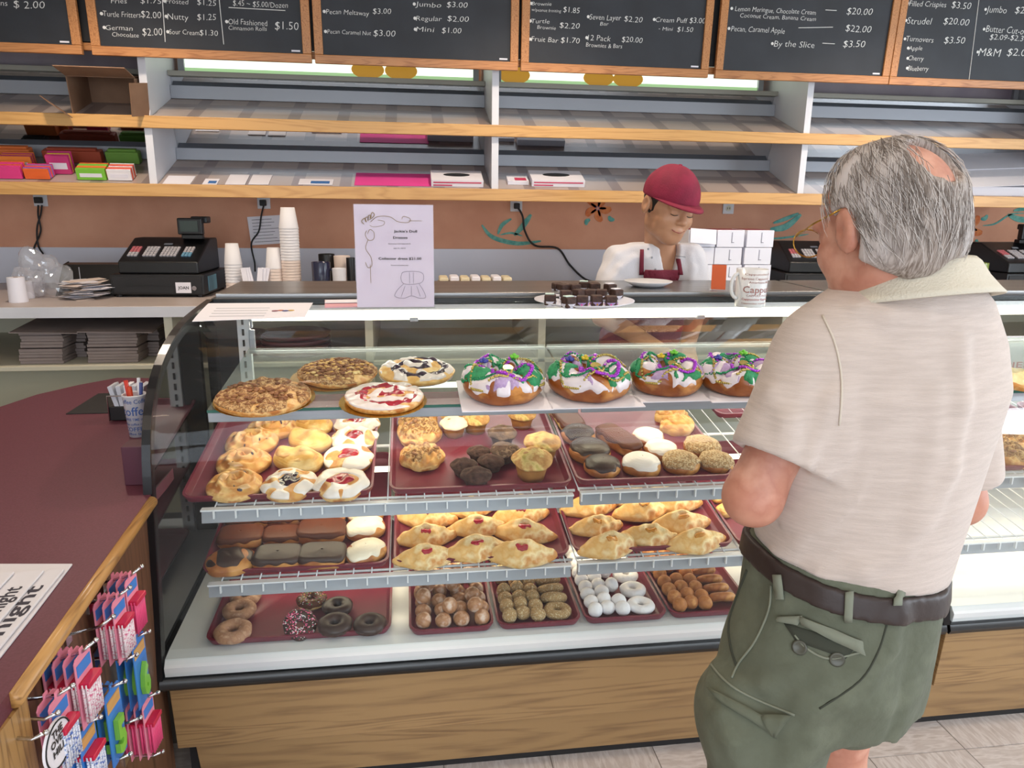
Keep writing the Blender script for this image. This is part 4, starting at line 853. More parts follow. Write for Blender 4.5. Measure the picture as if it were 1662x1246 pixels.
def dome(r, h, base=.82, n=10, under=.0):     # loaf-like cross section from the underside centre to the top centre
    P = [(0, 0), (r*base*.6, 0), (r*base, 0)]
    for i in range(1, n+1):
        a = -pi*.28+(pi*.78)*i/n
        P.append((max(0, r*(cos(a) if a > 0 else .97+.03*cos(a*3))*1.0) if i < n else 0, h*(.38+.62*sin(a)) if a > 0 else h*(.38+.38*sin(a)/sin(pi*.28))))
    # inner rings for topping detail
    Q = P[:3]; 
    for a, b in zip(P[3:], P[4:]):
        Q.append(a); Q.append(((a[0]+b[0])/2, (a[1]+b[1])/2+.0))
    Q.append((0, P[-1][1])); return Q
def flat_top(r, h, rb=.9, n=6):
    P = [(0, 0), (r*rb*.6, 0), (r*rb, 0), (r*.98, h*.22), (r, h*.45), (r*.985, h*.68), (r*.94, h*.86), (r*.86, h*.96)]
    for i in range(1, n+1): P.append((r*.86*(1-i/n), h*(.96+.05*i/n)))
    return P
D1 = mat('dough_gold', '#d9a45c', .45, var=['#c98742', '#e6be7c', '#b46f32'], vscale=28, bump=.25, bscale=90, sss=.0)
D2 = mat('dough_pale', '#e8c078', .45, var=['#dba553', '#f0d596'], vscale=24, bump=.2, bscale=80)
D3 = mat('dough_brown', '#b9743a', .42, var=['#9c5b2a', '#d09550'], vscale=22, bump=.25, bscale=80)
DT = mat('turnover_dough', '#e6c283', .5, var=['#dba85e', '#efd9a6', '#c98a46'], vscale=26, bump=.4, bscale=110)
DK = mat('king_dough', '#a5602a', .32, var=['#8a4719', '#c98a45'], vscale=12, stretch=(1, 1, 1.6), coat=.2)
IW = mat('white_icing', '#eee6e2', .32, var='#e4d8cf', vscale=30); IC = mat('chocolate_icing', '#2d1913', .42, var='#3b241c', vscale=20, bump=.35, bscale=35)
IC2 = mat('milk_chocolate_icing', '#5a2f1e', .4, var='#683a26', vscale=15, bump=.25, bscale=40, spec=.22)
JR = mat('red_jam', '#8e1426', .15, var='#b02335', vscale=70, coat=.4, bump=.4, bscale=90); JB = mat('blueberry_filling', '#231627', .2, var='#3a2238', vscale=60, coat=.3, bump=.3, bscale=80); JA = mat('apricot_filling', '#c98a35', .2, var='#b5742a', vscale=50, coat=.3)
CM = mat('chocolate_cake', '#38221b', .95, var='#553830', vscale=90, bump=.7, bscale=140); CC = mat('cocoa_crumb_cake', '#5b4233', .85, var=['#4a3328', '#8a6f5a'], vscale=110, bump=.8, bscale=160)
MY = mat('muffin_gold', '#cd9d5e', .75, var=['#b98248', '#dfc07c', '#b7a050'], vscale=40, bump=.6, bscale=130); MW = mat('muffin_white', '#f1e2c8', .7, bump=.4, bscale=100); MP = mat('muffin_side', '#b98244', .6, var='#9d6a35', vscale=30)
NC = mat('nut_crunch', '#c2996a', .8, var=['#8f6a40', '#dcc29a', '#a87c4d'], vscale=180, bump=1.0, bscale=260); ND = mat('cake_donut', '#b68a68', .7, var=['#a5775a', '#c9a283'], vscale=60, bump=.3, bscale=160)
PS = mat('powder_sugar', '#efeef2', .9, bump=.5, bscale=120); CB = mat('crumb_coat', '#c2a070', .85, var=['#a58355', '#dcc7a0'], vscale=200, bump=1.0, bscale=300); GH = mat('glazed_hole', '#b58764', .35, var=['#a3714c', '#cba387', '#d8c3b4'], vscale=45, coat=.15); OH = mat('plain_hole', '#b9783d', .6, var=['#a5652e', '#cb9153'], vscale=50)
ST = mat('streusel', '#b3834b', .7, var=['#7d4f2c', '#d9b27a', '#94602f'], vscale=120, bump=1.0, bscale=150); PN = mat('pecan', '#7c4a2a', .5, var='#9c6a40', vscale=60)
SPR = [mat('sprinkle_'+n, c, .4) for n, c in (('pink', '#f06a9a'), ('white', '#f4f0f0'), ('red', '#d02c3c'), ('yellow', '#f0d060'), ('green', '#58b070'))]
def irr(seed, a=.06, n=5):
    r = np.random.default_rng(seed); ks = [(r.integers(2, 8), r.uniform(0, 6), r.uniform(.3, 1)) for _ in range(n)]
    return lambda th: 1+a*sum(w*np.sin(k*th+p) for k, p, w in ks)/sqrt(n)
def superq(e, asp):                            # rounded rectangle outline
    return lambda th: 1/((np.abs(np.cos(th))**e+np.abs(np.sin(th)/asp)**e)**(1/e))
nn = lambda seed, f: (lambda X, Y: vn(X*f, Y*f, seed))
def swirl(seed, r=.043):
    def top(X, Y, pr_, TH): q = np.hypot(X, Y)/r; return .0032*np.sin(2*pi*(q*2.6)-TH*1.0)*np.clip(1.1-q, 0, 1)*1.5+.002*vn(X*90, Y*90, seed)
    return surf('swirl_roll', dome(r, .021, .9, 12), D1, None, irr(seed, .04), top, 64, [('sugar_glaze', mat('clear_glaze', '#d9ac78', .25, coat=.3), lambda X, Y, Z, T, q: np.minimum((Z-.017)*150, vn(X*70, Y*70, seed+3)-.35), .0008, 0),
        ('raisin', JB, lambda X, Y, Z, T, q: np.minimum((Z-.015)*150, vn(X*150, Y*150, seed+5)-1.35), .002, 0)])
def plain_bun(seed, r=.04):
    def top(X, Y, pr_, TH): return .006*np.exp(-(Y/r*2.2)**2)+.003*np.sin(X/r*5+Y/r*3)*np.exp(-(Y/r*2)**2)+.0015*vn(X*80, Y*80, seed)
    return surf('folded_bun', dome(r, .024, .9, 12), D2, None, lambda th: irr(seed, .05)(th)*superq(2.6, .72)(th), top, 60, [('egg_shine', D1, lambda X, Y, Z, T, q: np.minimum((Z-.02)*150, vn(X*60, Y*90, seed)-.2), .0006, 0)])
def jam_danish(seed, jam, r=.043, ice=.1):
    def top(X, Y, pr_, TH): q = np.hypot(X, Y)/r; return -.006*np.exp(-(q/.33)**2)+.0022*vn(X*75, Y*75, seed)+.003*np.sin(3*TH+seed)*np.clip(q-.3, 0, 1)
    return surf('danish', dome(r, .021, .9, 14), D1, None, irr(seed, .06), top, 72, [
        ('jam', jam, lambda X, Y, Z, T, q: .42+.10*vn(X*80, Y*80, seed+2)-np.hypot(X, Y)/r, .0035, .0008),
        ('icing', IW, lambda X, Y, Z, T, q: np.minimum(np.minimum((Z-.008)*150, (np.hypot(X, Y)/r-.40)*8), ice+.55*vn(X*55, Y*55, seed+7)+.12), .0018, 0)])
def pecan_danish(seed, r=.043):
    def top(X, Y, pr_, TH): return .005*vn(X*110, Y*110, seed)
    o = surf('pecan_danish', dome(r, .028, .9, 12), D1, None, irr(seed, .06), top, 60, [('nut_topping', ST, lambda X, Y, Z, T, q: np.minimum((Z-.016)*150, .8-np.hypot(X, Y)/r*1.0+.2*vn(X*60, Y*60, seed)), .003, .0012)])
    rr = np.random.default_rng(seed); q = MB()
    for i in range(7):
        a = rr.uniform(0, 6.28); d = r*rr.uniform(.1, .7); q.sphere((d*cos(a), d*sin(a), .030), .0055, 8, 5, (1.4, .8, .5))
    q.build('pecan_pieces', PN, o, smooth=True); return o
def muffin(seed, m_top, m_side, r=.033, h=.042, crown=.015, cap=None):
    P = [(0, 0), (r*.4, 0), (r*.72, 0), (r*.80, h*.3), (r*.9, h*.62), (r*1.02, h*.70), (r*1.10, h*.78), (r*1.05, h*.88)]
    for i in range(1, 9): P.append((r*1.05*(1-i/8), h*.88+crown*sin(pi/2*i/8)))
    top = lambda X, Y, p, T: .0016*vn(X*80, Y*80, seed)
    ly = [('crown', m_top, lambda X, Y, Z, T, q: np.where(Z > h*.66, 1, -1), .0006, .0006)]
    o = surf('muffin', P, m_side, None, irr(seed, .05), top, 44, ly, rough=.03, seed=seed)
    return o
def bun_iced(seed, icing, r=.040, nm='filled_donut', h=.030, dough=None, lo=.017, jit=0, off=.0018, asp=1.0):
    return surf(nm, dome(r, h, .88, 12), dough or D3, None, (lambda th: irr(seed, .025)(th)*superq(2.5, asp)(th)) if asp != 1 else irr(seed, .03), None, 56,
                [('icing', icing, lambda X, Y, Z, T, q: (Z-lo)*60+.25*vn(X*70, Y*70, seed), off, jit)])
def bar(seed, icing, L, Wd, h=.026, nm='long_john', dough=None, lo=.016, top=None, jit=0):
    return surf(nm, flat_top(L, h), dough or D3, None, lambda th: superq(5, Wd/L)(th)*irr(seed, .02)(th), top, 72, [('icing', icing, lambda X, Y, Z, T, q: (Z-lo)*80+.3*vn(X*60, Y*60, seed), .0022, jit)])
def ring(seed, mt, R=.027, a=.0165, icing=None, nm='ring_donut', sprinkle=None, sq=.85, n=14, rough=.0, cols=(0, 1, 2, 3)):
    P = [(R-a*cos(2*pi*i/n), a*sq+a*sq*-sin(2*pi*i/n)*-1*1.0) for i in range(n)]
    P = [(R+a*cos(-pi/2-2*pi*i/n), a*sq*(1+sin(-pi/2-2*pi*i/n))) for i in range(n)][::-1]
    o = surf(nm, P, mt, None, irr(seed, .03), None, 48, [('icing', icing, lambda X, Y, Z, T, q: (Z-a*.75)*100+.2*vn(X*80, Y*80, seed), .0014, .0)] if icing else [], closed=True, rough=rough, seed=seed)
    if sprinkle:
        rr = np.random.default_rng(seed+1)
        for c in range(len(cols)):
            q = MB()
            for i in range(34):
                t = rr.uniform(0, 6.28); u = rr.uniform(.25, pi-.25); p = Vector(((R+a*cos(u))*cos(t), (R+a*cos(u))*sin(t), a*sq*(1+sin(u))+.0018)); d = Vector((rr.uniform(-1, 1), rr.uniform(-1, 1), rr.uniform(-.2, .2))).normalized()*.0022
                q.tube([p-d, p+d], .0010, 4)
            tag(q.build('sprinkles', SPR[cols[c]], o), kind='stuff')
    return o
def hole(seed, mt, r=.0185, rough=.06):
    P = [(r*sin(pi*i/10), r-r*cos(pi*i/10)) for i in range(11)]; P[0] = (0, 0); P[-1] = (0, 2*r)
    return surf('donut_hole', P, mt, None, irr(seed, .04), None, 20, (), rough=rough, seed=seed)
def turnover(seed, jam, L=.062):
    out = lambda th: irr(seed, .025)(th)/((np.abs(np.cos(th))**1.35+np.abs(np.sin(th)/.50)**1.35)**(1/1.35))
    P = [(0, 0), (.6*L, 0), (L*.95, 0), (L, .004), (L*.985, .008)]
    for i in range(1, 15): P.append((L*.985*(1-i/14), .008))
    def top(X, Y, p, T):
        q = p/L; hgt = .024*(1-q**2.0)*1.0; ridge = .005*np.exp(-((Y-.1*L)/(.12*L))**2)*(1-q)
        fold = .0015*np.sin(X*260+Y*120)*np.clip(q-.55, 0, 1)*2
        slit = -.008*np.exp(-((X/(.10*L))**2+((Y+.05*L)/(.05*L))**2))
        return hgt+ridge+fold+slit+.0022*vn(X*75, Y*75, seed)
    return surf('turnover', P, DT, None, out, lambda X, Y, p, T: top(X, Y, p, T), 72, [('filling', jam, lambda X, Y, Z, T, q: 1-((X/(.17*L))**2+((Y+.13*L)/(.10*L))**2)+.35*vn(X*200, Y*200, seed), .0022, 0)])
_protos = {}
def place(kind, make, variants, px, py, wpx, nominal, PL, label, cat, yaw=0, group=None, lift=.012, dz=0, sc=None):
    py = py-5 if (PL is PL2 or PL is PL3) else py
    (pp, nrm) = PL; n = Vector(nrm).normalized(); p0 = Vector(pp)+n*(lift)
    p = at(px, py, plane=(p0, nrm)); b = p-n*lift+n*(.0005+dz)
    v = len([1 for k in _protos if k[0] == kind]); key = (kind, random.randrange(variants) if v >= variants else v)
    if key not in _protos: o = make(key[1]*17+3+len(kind)); _protos[key] = o
    else: o = copy_tree(_protos[key])
    s = sc or psize(wpx, p)/nominal
    tilt = math.atan2(-nrm[1], nrm[2]); R = Matrix.Rotation(tilt, 3, 'X') @ Matrix.Rotation(yaw, 3, 'Z')
    o.rotation_euler = R.to_euler(); o.location = b; o.scale = (s, s, s); tag(o, label, cat, group); return o

# ---------------------------------------------------------------- trays
def tray(PL, xl, xr, y0, dpt, label, lip=.017, rad=.03, lift=.001):
    nrm = PL[1]; tilt = math.atan2(-nrm[1], nrm[2]); z0 = PL[0][2]+(y0-PL[0][1])*math.tan(tilt)+lift
    wd = xr-xl; t = None
    def rr(i, z, r):
        pts = []
        for cx, cy, a0 in ((wd-i-r, i+r, -pi/2), (wd-i-r, dpt-i-r, 0), (i+r, dpt-i-r, pi/2), (i+r, i+r, pi)):
            for k in range(5): a = a0+pi/2*k/4; pts.append((cx+r*cos(a), cy+r*sin(a), z))
        return pts
    rings = [rr(.010, 0, rad*.6), rr(.0, lip, rad), rr(.0, lip+.003, rad), rr(.006, lip+.003, rad*.9), rr(.0145, .004, rad*.6), rr(.016, .003, rad*.55)]
    m = MB(); n = 20
    m.add([v for r_ in rings for v in r_], [(i*n+k, i*n+(k+1) % n, (i+1)*n+(k+1) % n, (i+1)*n+k) for i in range(len(rings)-1) for k in range(n)]+[tuple(range(n))[::-1], tuple((len(rings)-1)*n+k for k in range(n))])
    t = m.build('serving_tray', M['tray'], None, smooth=True); e = t.modifiers.new('es', 'EDGE_SPLIT'); e.split_angle = radians(50)
    t.location = (xl, y0, z0); t.rotation_euler = (tilt, 0, 0); tag(t, label, 'tray'); return t
def px_at(px, y, PL): # world x of a pixel column on a level's front edge
    lo, hi = 400, 1200
    z = PL[0][2]+(y-PL[0][1])*(-PL[1][1]/PL[1][2])
    for _ in range(40):
        mid = (lo+hi)/2; p = at(px, mid, y=y)
        if p.z > z: lo = mid
        else: hi = mid
    return at(px, lo, y=y).x
yf = 1.788
TR = {}
for key, PL, a, b, y0, dp, lab, lf in [
    ('a1', PL2, 293, 606, yf, .60, 'burgundy tray of danishes and swirl rolls, middle shelf at the left end',.005), ('a2', PL2, 632, 930, yf, .60, 'burgundy tray of muffins and pecan danishes on the middle shelf',.005), ('a3', PL2, 936, 1192, yf, .60, 'burgundy tray of filled donuts and eclairs on the middle shelf',.009),
    ('b1', PL3, 327, 632, yf, .60, 'burgundy tray of chocolate topped bars, lower shelf at the left end',.005), ('b2', PL3, 639, 926, yf, .60, 'burgundy tray of cherry turnovers on the lower shelf',.005), ('b3', PL3, 932, 1192, yf, .60, 'burgundy tray of apricot turnovers on the lower shelf',.009),
    ('c1', PL4, 332, 635, 1.715, .62, 'burgundy tray of ring donuts on the white case floor', .001), ('c2', PL4, 664, 803, 1.700, .62, 'narrow burgundy tray piled with glazed donut holes', .001), ('c3', PL4, 808, 945, 1.700, .62, 'narrow burgundy tray of crumb coated donut holes and rings', .001), ('c4', PL4, 950, 1085, 1.700, .62, 'narrow burgundy tray of powdered donut holes and rings', .001), ('c5', PL4, 1089, 1226, 1.700, .62, 'narrow burgundy tray of plain brown donut holes and donuts', .001)]:
    xl, xr = px_at(a, y0, PL), px_at(b, y0, PL); TR[key] = (xl, xr, y0, PL, lf); tray(PL, xl, xr, y0, dp, lab, lift=lf)
tray(PL2, px_at(1200, 2.0, PL2), px_at(1200, 2.0, PL2)+.42, 2.17, .22, 'burgundy tray at the back of the wire rack left of the customer', lift=.001)
tray(PL3, .90, 1.38, yf, .60, 'burgundy tray of strudel slices half hidden by the customer\'s elbow', lift=.005)
tray(PL2, 1.62, 2.04, yf, .42, 'burgundy tray in the second case beside the customer\'s right arm', lift=.001); tray(PL2, 2.06, 2.46, yf, .42, 'burgundy tray of fritters at the right frame edge', lift=.001)
LF2 = .004
G = dict
def lots(rows):
    for kind, make, nv, nom, PL, cat, items in rows:
        for it in items:
            px, py, w_, lab = it[:4]; yaw = it[4] if len(it) > 4 else random.uniform(0, 6); extra = it[5] if len(it) > 5 else {}
            place(kind, make, nv, px, py, w_, nom, PL, lab, cat, yaw, lift=extra.get('lift', .013), dz=extra.get('dz', .008))
H2 = {'dz': .012}
lots([
 ('swirl', lambda s: swirl(s), 3, .086, PL2, 'pastry', [(382, 797, 89, 'golden swirl roll at the front left corner of the danish tray'), (396, 759, 86, 'golden swirl roll, second from the front in the left column'), (409, 727, 84, 'golden swirl roll, third from the front in the left column'), (442, 703, 78, 'golden swirl roll furthest back in the left column')]),
 ('bun', lambda s: plain_bun(s), 2, .080, PL2, 'pastry', [(486, 757, 82, 'plain golden folded pastry just behind the dark blueberry danish', -.5), (504, 725, 74, 'plain golden folded pastry, second behind the blueberry danish', -.6), (511, 698, 60, 'plain golden folded pastry at the back of the middle column', -.4)]),
 ('blueb', lambda s: jam_danish(s, JB), 1, .086, PL2, 'pastry', [(470, 796, 88, 'iced danish with a dark blueberry centre, front middle')]),
 ('jamd', lambda s: jam_danish(s, JR), 3, .086, PL2, 'pastry', [(554, 795, 88, 'iced danish with red jam at the front right corner'), (567, 753, 80, 'iced danish with red jam, second from the front at right'), (575, 721, 74, 'iced danish with red jam, third from the front at right'), (580, 696, 72, 'iced danish with red jam furthest back at right')]),
 ('pecd', lambda s: pecan_danish(s), 2, .086, PL2, 'pastry', [(685, 751, 73, 'pecan topped danish nearest the front of the muffin tray'), (680, 714, 72, 'pecan topped danish in the middle of the muffin tray column'), (678, 691, 62, 'pecan topped danish at the back of the muffin tray')]),
 ('mwhite', lambda s: muffin(s, MW, MP), 1, .070, PL2, 'muffin', [(737, 702, 43, 'small muffin with a white sugared crown', 0, {'lift': .025})]),
 ('mgold', lambda s: muffin(s, MY, MP), 2, .070, PL2, 'muffin', [(772, 696, 44, 'golden fluted muffin right of the white topped one', 0, {'lift': .025}), (733, 687, 34, 'golden muffin behind the white topped one', 0, {'lift': .025}), (847, 688, 44, 'golden muffin alone at the back right of the muffin tray', 0, {'lift': .025}), (880, 738, 58, 'large golden muffin behind the front golden one', 0, {'lift': .026}), (863, 768, 64, 'large golden muffin at the front right of the muffin tray', 0, {'lift': .026})]),
 ('mcoc', lambda s: muffin(s, CC, CM, h=.034), 2, .070, PL2, 'muffin', [(815, 717, 46, 'cocoa crumb muffin at the back of the chocolate muffins', .5, {'lift': .022}), (819, 744, 46, 'cocoa crumb muffin in the middle beside the golden muffins', .2, {'lift': .022})]),
 ('mdark', lambda s: muffin(s, CM, CM, h=.030), 3, .070, PL2, 'muffin', [(777, 743, 37, 'dark chocolate muffin at the back left of its heap', 0, {'lift': .02}), (753, 767, 43, 'dark chocolate muffin at the left end of its heap', 0, {'lift': .02}), (797, 760, 42, 'dark chocolate muffin at the right of its heap', 0, {'lift': .02}), (773, 784, 49, 'dark chocolate muffin at the very front of its heap', 0, {'lift': .02})]),
 ('choc', lambda s: bun_iced(s, IC), 3, .080, PL2, 'donut', [(977, 768, 60, 'chocolate iced filled donut at the front left of the donut tray', 0, H2), (956, 744, 67, 'chocolate iced filled donut, second from the front', 0, H2), (938, 716, 55, 'chocolate iced filled donut furthest back', 0, H2)]),
 ('vanil', lambda s: bun_iced(s, IW), 2, .080, PL2, 'donut', [(1040, 766, 64, 'white iced filled donut with a pink dot at the front', 0, H2), (1072, 742, 56, 'white iced filled donut in the middle of three', 0, H2), (1051, 721, 53, 'white iced filled donut furthest back of three', 0, H2)]),
 ('nut', lambda s: bun_iced(s, NC, jit=.0008, off=.003, lo=.015), 2, .080, PL2, 'donut', [(1104, 763, 61, 'nut crunch topped donut at front left of three', 0, H2), (1161, 761, 56, 'nut crunch topped donut at front right by the customer\'s elbow', 0, H2), (1138, 738, 60, 'nut crunch topped donut behind the two front ones', 0, H2)]),
 ('puff', lambda s: surf('cream_puff', dome(.042, .034, .85, 12), D2, None, irr(s, .1), lambda X, Y, p, T: .004*vn(X*110, Y*110, s), 60, [('puff_lid', D1, lambda X, Y, Z, T, q: (Z-.02)*60+.6*vn(X*60, Y*60, s), .002, .0006)], ry=.8), 2, .084, PL2, 'pastry', [(1099, 701, 58, 'pale cream puff in front of another at the back of the donut tray', .2, {'dz': .009, 'lift': .016}), (1087, 683, 54, 'pale cream puff at the very back of the donut tray', .2, {'dz': .009, 'lift': .016})]),
 ('ecl', lambda s: bar(s, IC2, .055, .024, nm='eclair'), 1, .11, PL2, 'eclair', [(1002, 727, 88, 'short chocolate topped eclair lying beside the white iced donuts', radians(115), H2)]),
 ('ecll', lambda s: bar(s, IC2, .075, .030, nm='eclair', dough=D2), 1, .15, PL2, 'eclair', [(918, 690, 98, 'long milk chocolate topped eclair at the back left of the donut tray', radians(100), H2)]),
 ('bark', lambda s: bun_iced(s, IC, asp=.8, h=.024, lo=.018, nm='chocolate_pastry'), 1, .080, PL3, 'pastry', [(375, 921, 78, 'chocolate topped square pastry with golden rim at the front left', .1)]),
 ('lj', lambda s: bar(s, IC, .045, .029), 3, .090, PL3, 'pastry', [(452, 916, 76, 'chocolate iced long john, front row left'), (524, 913, 76, 'chocolate iced long john, front row right')]),
 ('lj2', lambda s: bar(s, IC2, .045, .029), 3, .090, PL3, 'pastry', [(392, 882, 70, 'milk chocolate long john, second row left'), (459, 879, 60, 'milk chocolate long john, second row middle'), (523, 874, 76, 'milk chocolate long john, second row right'), (404, 852, 68, 'milk chocolate long john, back row left'), (464, 849, 58, 'milk chocolate long john, back row middle'), (524, 845, 74, 'milk chocolate long john, back row right')]),
 ('vlj', lambda s: bun_iced(s, mat('cream_icing', '#f0e6cf', .35), asp=.8, h=.028, nm='iced_bun'), 2, .080, PL3, 'pastry', [(594, 905, 67, 'cream iced bun at the front right of the bar tray', .5), (593, 867, 65, 'cream iced bun in the middle at the right', .3), (594, 842, 60, 'cream iced bun at the back right of the bar tray', .2)]),
])
for it in _protos: pass
for (k0, o) in list(_protos.items()):
    if k0[0] in ('lj', 'lj2'): pass
for o in list(COL.objects):
    if o.name.startswith('long_john'): o.rotation_euler = Euler((math.atan(.17), 0, random.uniform(-.05, .05)))
to = [(692, 909, 100, 'front row left'), (772, 899, 104, 'front row middle'), (846, 905, 112, 'front row right'), (692, 876, 96, 'second row left'), (775, 863, 92, 'second row middle'), (851, 870, 102, 'second row right'), (692, 845, 98, 'third row left'), (766, 832, 84, 'third row middle'), (844, 841, 94, 'third row right'), (846, 822, 70, 'back row right')]
for i, (x, y, w_, s) in enumerate(to): place('cherry', lambda sd: turnover(sd, JR), 4, x, y, w_*1.08, .124, PL3, 'golden turnover with red cherry filling, '+s, 'turnover', random.uniform(-.22, .22), lift=.02, dz=.008+.006*(i % 3 == 1))
to = [(988, 893, 106, 'front row left'), (1053, 880, 96, 'front row middle'), (1129, 886, 102, 'front row right'), (967, 861, 88, 'second row left'), (1040, 838, 96, 'third row middle'), (1104, 856, 98, 'second row right'), (956, 829, 95, 'third row left'), (1089, 825, 96, 'third row right'), (1017, 813, 86, 'back row left'), (1068, 811, 80, 'back row right')]
for i, (x, y, w_, s) in enumerate(to): place('apric', lambda sd: turnover(sd+50, JA), 4, x, y, w_*1.08, .124, PL3, 'golden turnover with amber apricot filling, '+s, 'turnover', random.uniform(-.22, .22), lift=.02, dz=.012+.006*(i % 3 == 1))
for x, y, w_, s in ((1190, 830, 70, 'nearest'), (1176, 808, 66, 'furthest')): place('strud', lambda sd: bar(sd, D1, .05, .02, .016, 'strudel_slice', D2), 1, x, y, w_, .10, PL3, 'flaky strudel slice beside the customer\'s elbow, '+s, 'pastry', .5, dz=.008)
for x, y, w_, s in ((1188, 725, 60, 'left'), (1225, 735, 55, 'right')): place('strud', None, 1, x, y, w_, .10, ((0, 1.78, .70), (0, -.17, 1)), 'flaky strudel slice seen under the wire rack, '+s, 'pastry', -.9, dz=-.088)
lots([
 ('cake', lambda s: ring(s, ND), 2, .087, PL4, 'donut', [(379, 1030, 60, 'plain cake donut at the front left of the ring donut tray'), (389, 995, 53, 'plain cake donut behind the front left one'), (399, 973, 50, 'plain cake donut furthest back at left')]),
 ('spr1', lambda s: ring(s, D2, icing=IC2, sprinkle=1, cols=(0, 1, 3, 4)), 1, .087, PL4, 'donut', [(506, 978, 48, 'ring donut with milk chocolate icing and mixed sprinkles')]),
 ('chr', lambda s: ring(s, CM, icing=IC, rough=.03), 2, .087, PL4, 'donut', [(548, 989, 49, 'chocolate ring donut furthest back of three'), (544, 1019, 56, 'chocolate ring donut at the front beside the pink sprinkled one'), (600, 1018, 53, 'chocolate ring donut at the front right of its tray')])])
o = place('spr2', lambda s: ring(s, CM, icing=IC, sprinkle=1, cols=(0, 1, 2, 0, 1, 0)), 1, 486, 1018, 53, .087, PL4, 'chocolate ring donut with pink and white sprinkles, tilted up', 'donut', 0, dz=.012)
o.rotation_euler = Euler((.55, .25, .0))
# donut holes and rings in the four narrow trays
def in_tray(key, u, v, h=.004):
    xl, xr, y0, PL, lf = TR[key]; s = -PL[1][1]; return Vector((xl+u, y0+v, PL[0][2]+s*(y0+v-PL[0][1])+lf+h))
def put(kind, make, nv, loc, sc, lab, cat, group, rot=None):
    ks = [k for k in _protos if k[0] == kind]
    key = (kind, len(ks)) if len(ks) < nv else (kind, random.randrange(nv))
    if key not in _protos: o = make(key[1]*13+5+len(kind)); _protos[key] = o
    else: o = copy_tree(_protos[key])
    o.location = loc; o.scale = (sc,)*3; o.rotation_euler = rot or (0, 0, random.uniform(0, 6)); tag(o, lab, cat, group); return o
rr = np.random.default_rng(4)
xl, xr, *_ = TR['c2']; wdt = xr-xl
for layer, n1 in ((0, 0), (1, 1)):
    for j in range(10 if not layer else 8):
        for i in range(4 if not layer else 3):
            if layer and rr.random() < .2: continue
            u = .034+(wdt-.068)*(i+(.5 if layer else 0)+rr.uniform(-.12, .12)*.8)/3 if not layer else .05+(wdt-.1)*(i+rr.uniform(-.2, .2))/2
            put('hg', lambda s: hole(s, GH, .0212, .08), 3, in_tray('c2', u, .034+j*(.043 if not layer else .052)+(.0 if not layer else .02)+rr.uniform(-.003, .003), .004+layer*.026), 1, 'glazed brown donut hole in the piled narrow tray', 'donut hole', 'glazed donut holes')
for key, mk, nm, grp, lab, rmk, rlab in (('c3', lambda s: hole(s, CB, .0202, .12), 'hc', 'crumb donut holes', 'crumb coated donut hole', lambda s: ring(s, CB, rough=.06, nm='crumb_donut'), 'crumb coated ring donut, '),
                                   ('c4', lambda s: hole(s, PS, .0202, .10), 'hp', 'powdered donut holes', 'white powdered donut hole', lambda s: ring(s, PS, rough=.06, nm='powdered_donut'), 'white powdered ring donut, '),
                                   ('c5', lambda s: hole(s, OH, .0202, .05), 'ho', 'plain brown donut holes', 'plain brown donut hole', lambda s: ring(s, D3, nm='plain_donut'), 'plain golden ring donut, ')):
    for j in range(9):
        for i in range(3):
            if rr.random() < .04: continue
            put(nm, mk, 3, in_tray(key, .033+i*.0385+rr.uniform(-.002, .002), .034+j*.0385+rr.uniform(-.003, .003)+(i % 2)*.008), 1, lab+', '+['left', 'middle', 'right'][i]+' column, '+['front row', 'second row', 'third row', 'fourth row', 'fifth row', 'sixth row', 'seventh row', 'eighth row', 'ninth row'][j], 'donut hole', grp)
    for j in range(7):
        flat = j == 0 and key != 'c5'
        nth = ['at the front of its column', 'second from the front', 'third from the front', 'fourth from the front', 'fifth from the front', 'sixth from the front', 'furthest back'][j]
        if key == 'c4': flat = True
        v = .055+j*(.076 if key == 'c4' else .046)
        if v > .56: break
        put(nm+'r', rmk, 2, in_tray(key, wdt-.053, v, .004 if flat else .010), .88, rlab+nth, 'donut', grp+' rings', (0, 0, random.uniform(0, 6)) if flat else (radians(-38), 0, random.uniform(-.1, .1)))

# ---------------------------------------------------------------- coffee cakes and king cakes on the glass shelf
def round_board(px, py, w_, lab, mt=M['gold'], off=.0):
    n = Vector(PL1[1]).normalized(); p = at(px, py, plane=PL1); r = psize(w_, p)/2
    q = MB(); k = 72
    q.add([((r*(1+.008*(i % 2)))*cos(2*pi*i/k), (r*(1+.008*(i % 2)))*sin(2*pi*i/k), z) for z in (0, .0015) for i in range(k)], [(i, (i+1) % k, k+(i+1) % k, k+i) for i in range(k)]+[tuple(range(k))[::-1], tuple(range(k, 2*k))])
    o = q.build('cake_board', mt); o.location = p+n*.001; o.rotation_euler = (math.atan(.10), 0, 0); tag(o, lab, 'cake board'); return o
round_board(430, 648, 158, 'round gold board under the streusel cake at the left end'); round_board(540, 613, 132, 'round gold board under the pecan cake behind'); round_board(622, 652, 140, 'round gold board under the cherry swirl cake')
round_board(676, 609, 118, 'round dark board under the blueberry cream cake', M['paper'])
def coffee_cake(kind, s, layers, top=None, base=D1, h=.026, r=.10): return surf('coffee_cake', dome(r, h, .93, 16), base, None, irr(s, .03), top or (lambda X, Y, p, T: .0028*vn(X*60, Y*60, s)), 96, layers)
def nuts(o, n, r, z, seed, m=PN, s=.006):
    rg = np.random.default_rng(seed); q = MB()
    for i in range(n):
        a = rg.uniform(0, 6.28); d = r*sqrt(rg.uniform(0, 1)); q.sphere((d*cos(a), d*sin(a), z-.35*z*(d/r)**3+.001), s*rg.uniform(.6, 1.2), 6, 4, (1.3, .8, .6))
    tag(q.build('nut_pieces', m, o, smooth=True), kind='stuff')
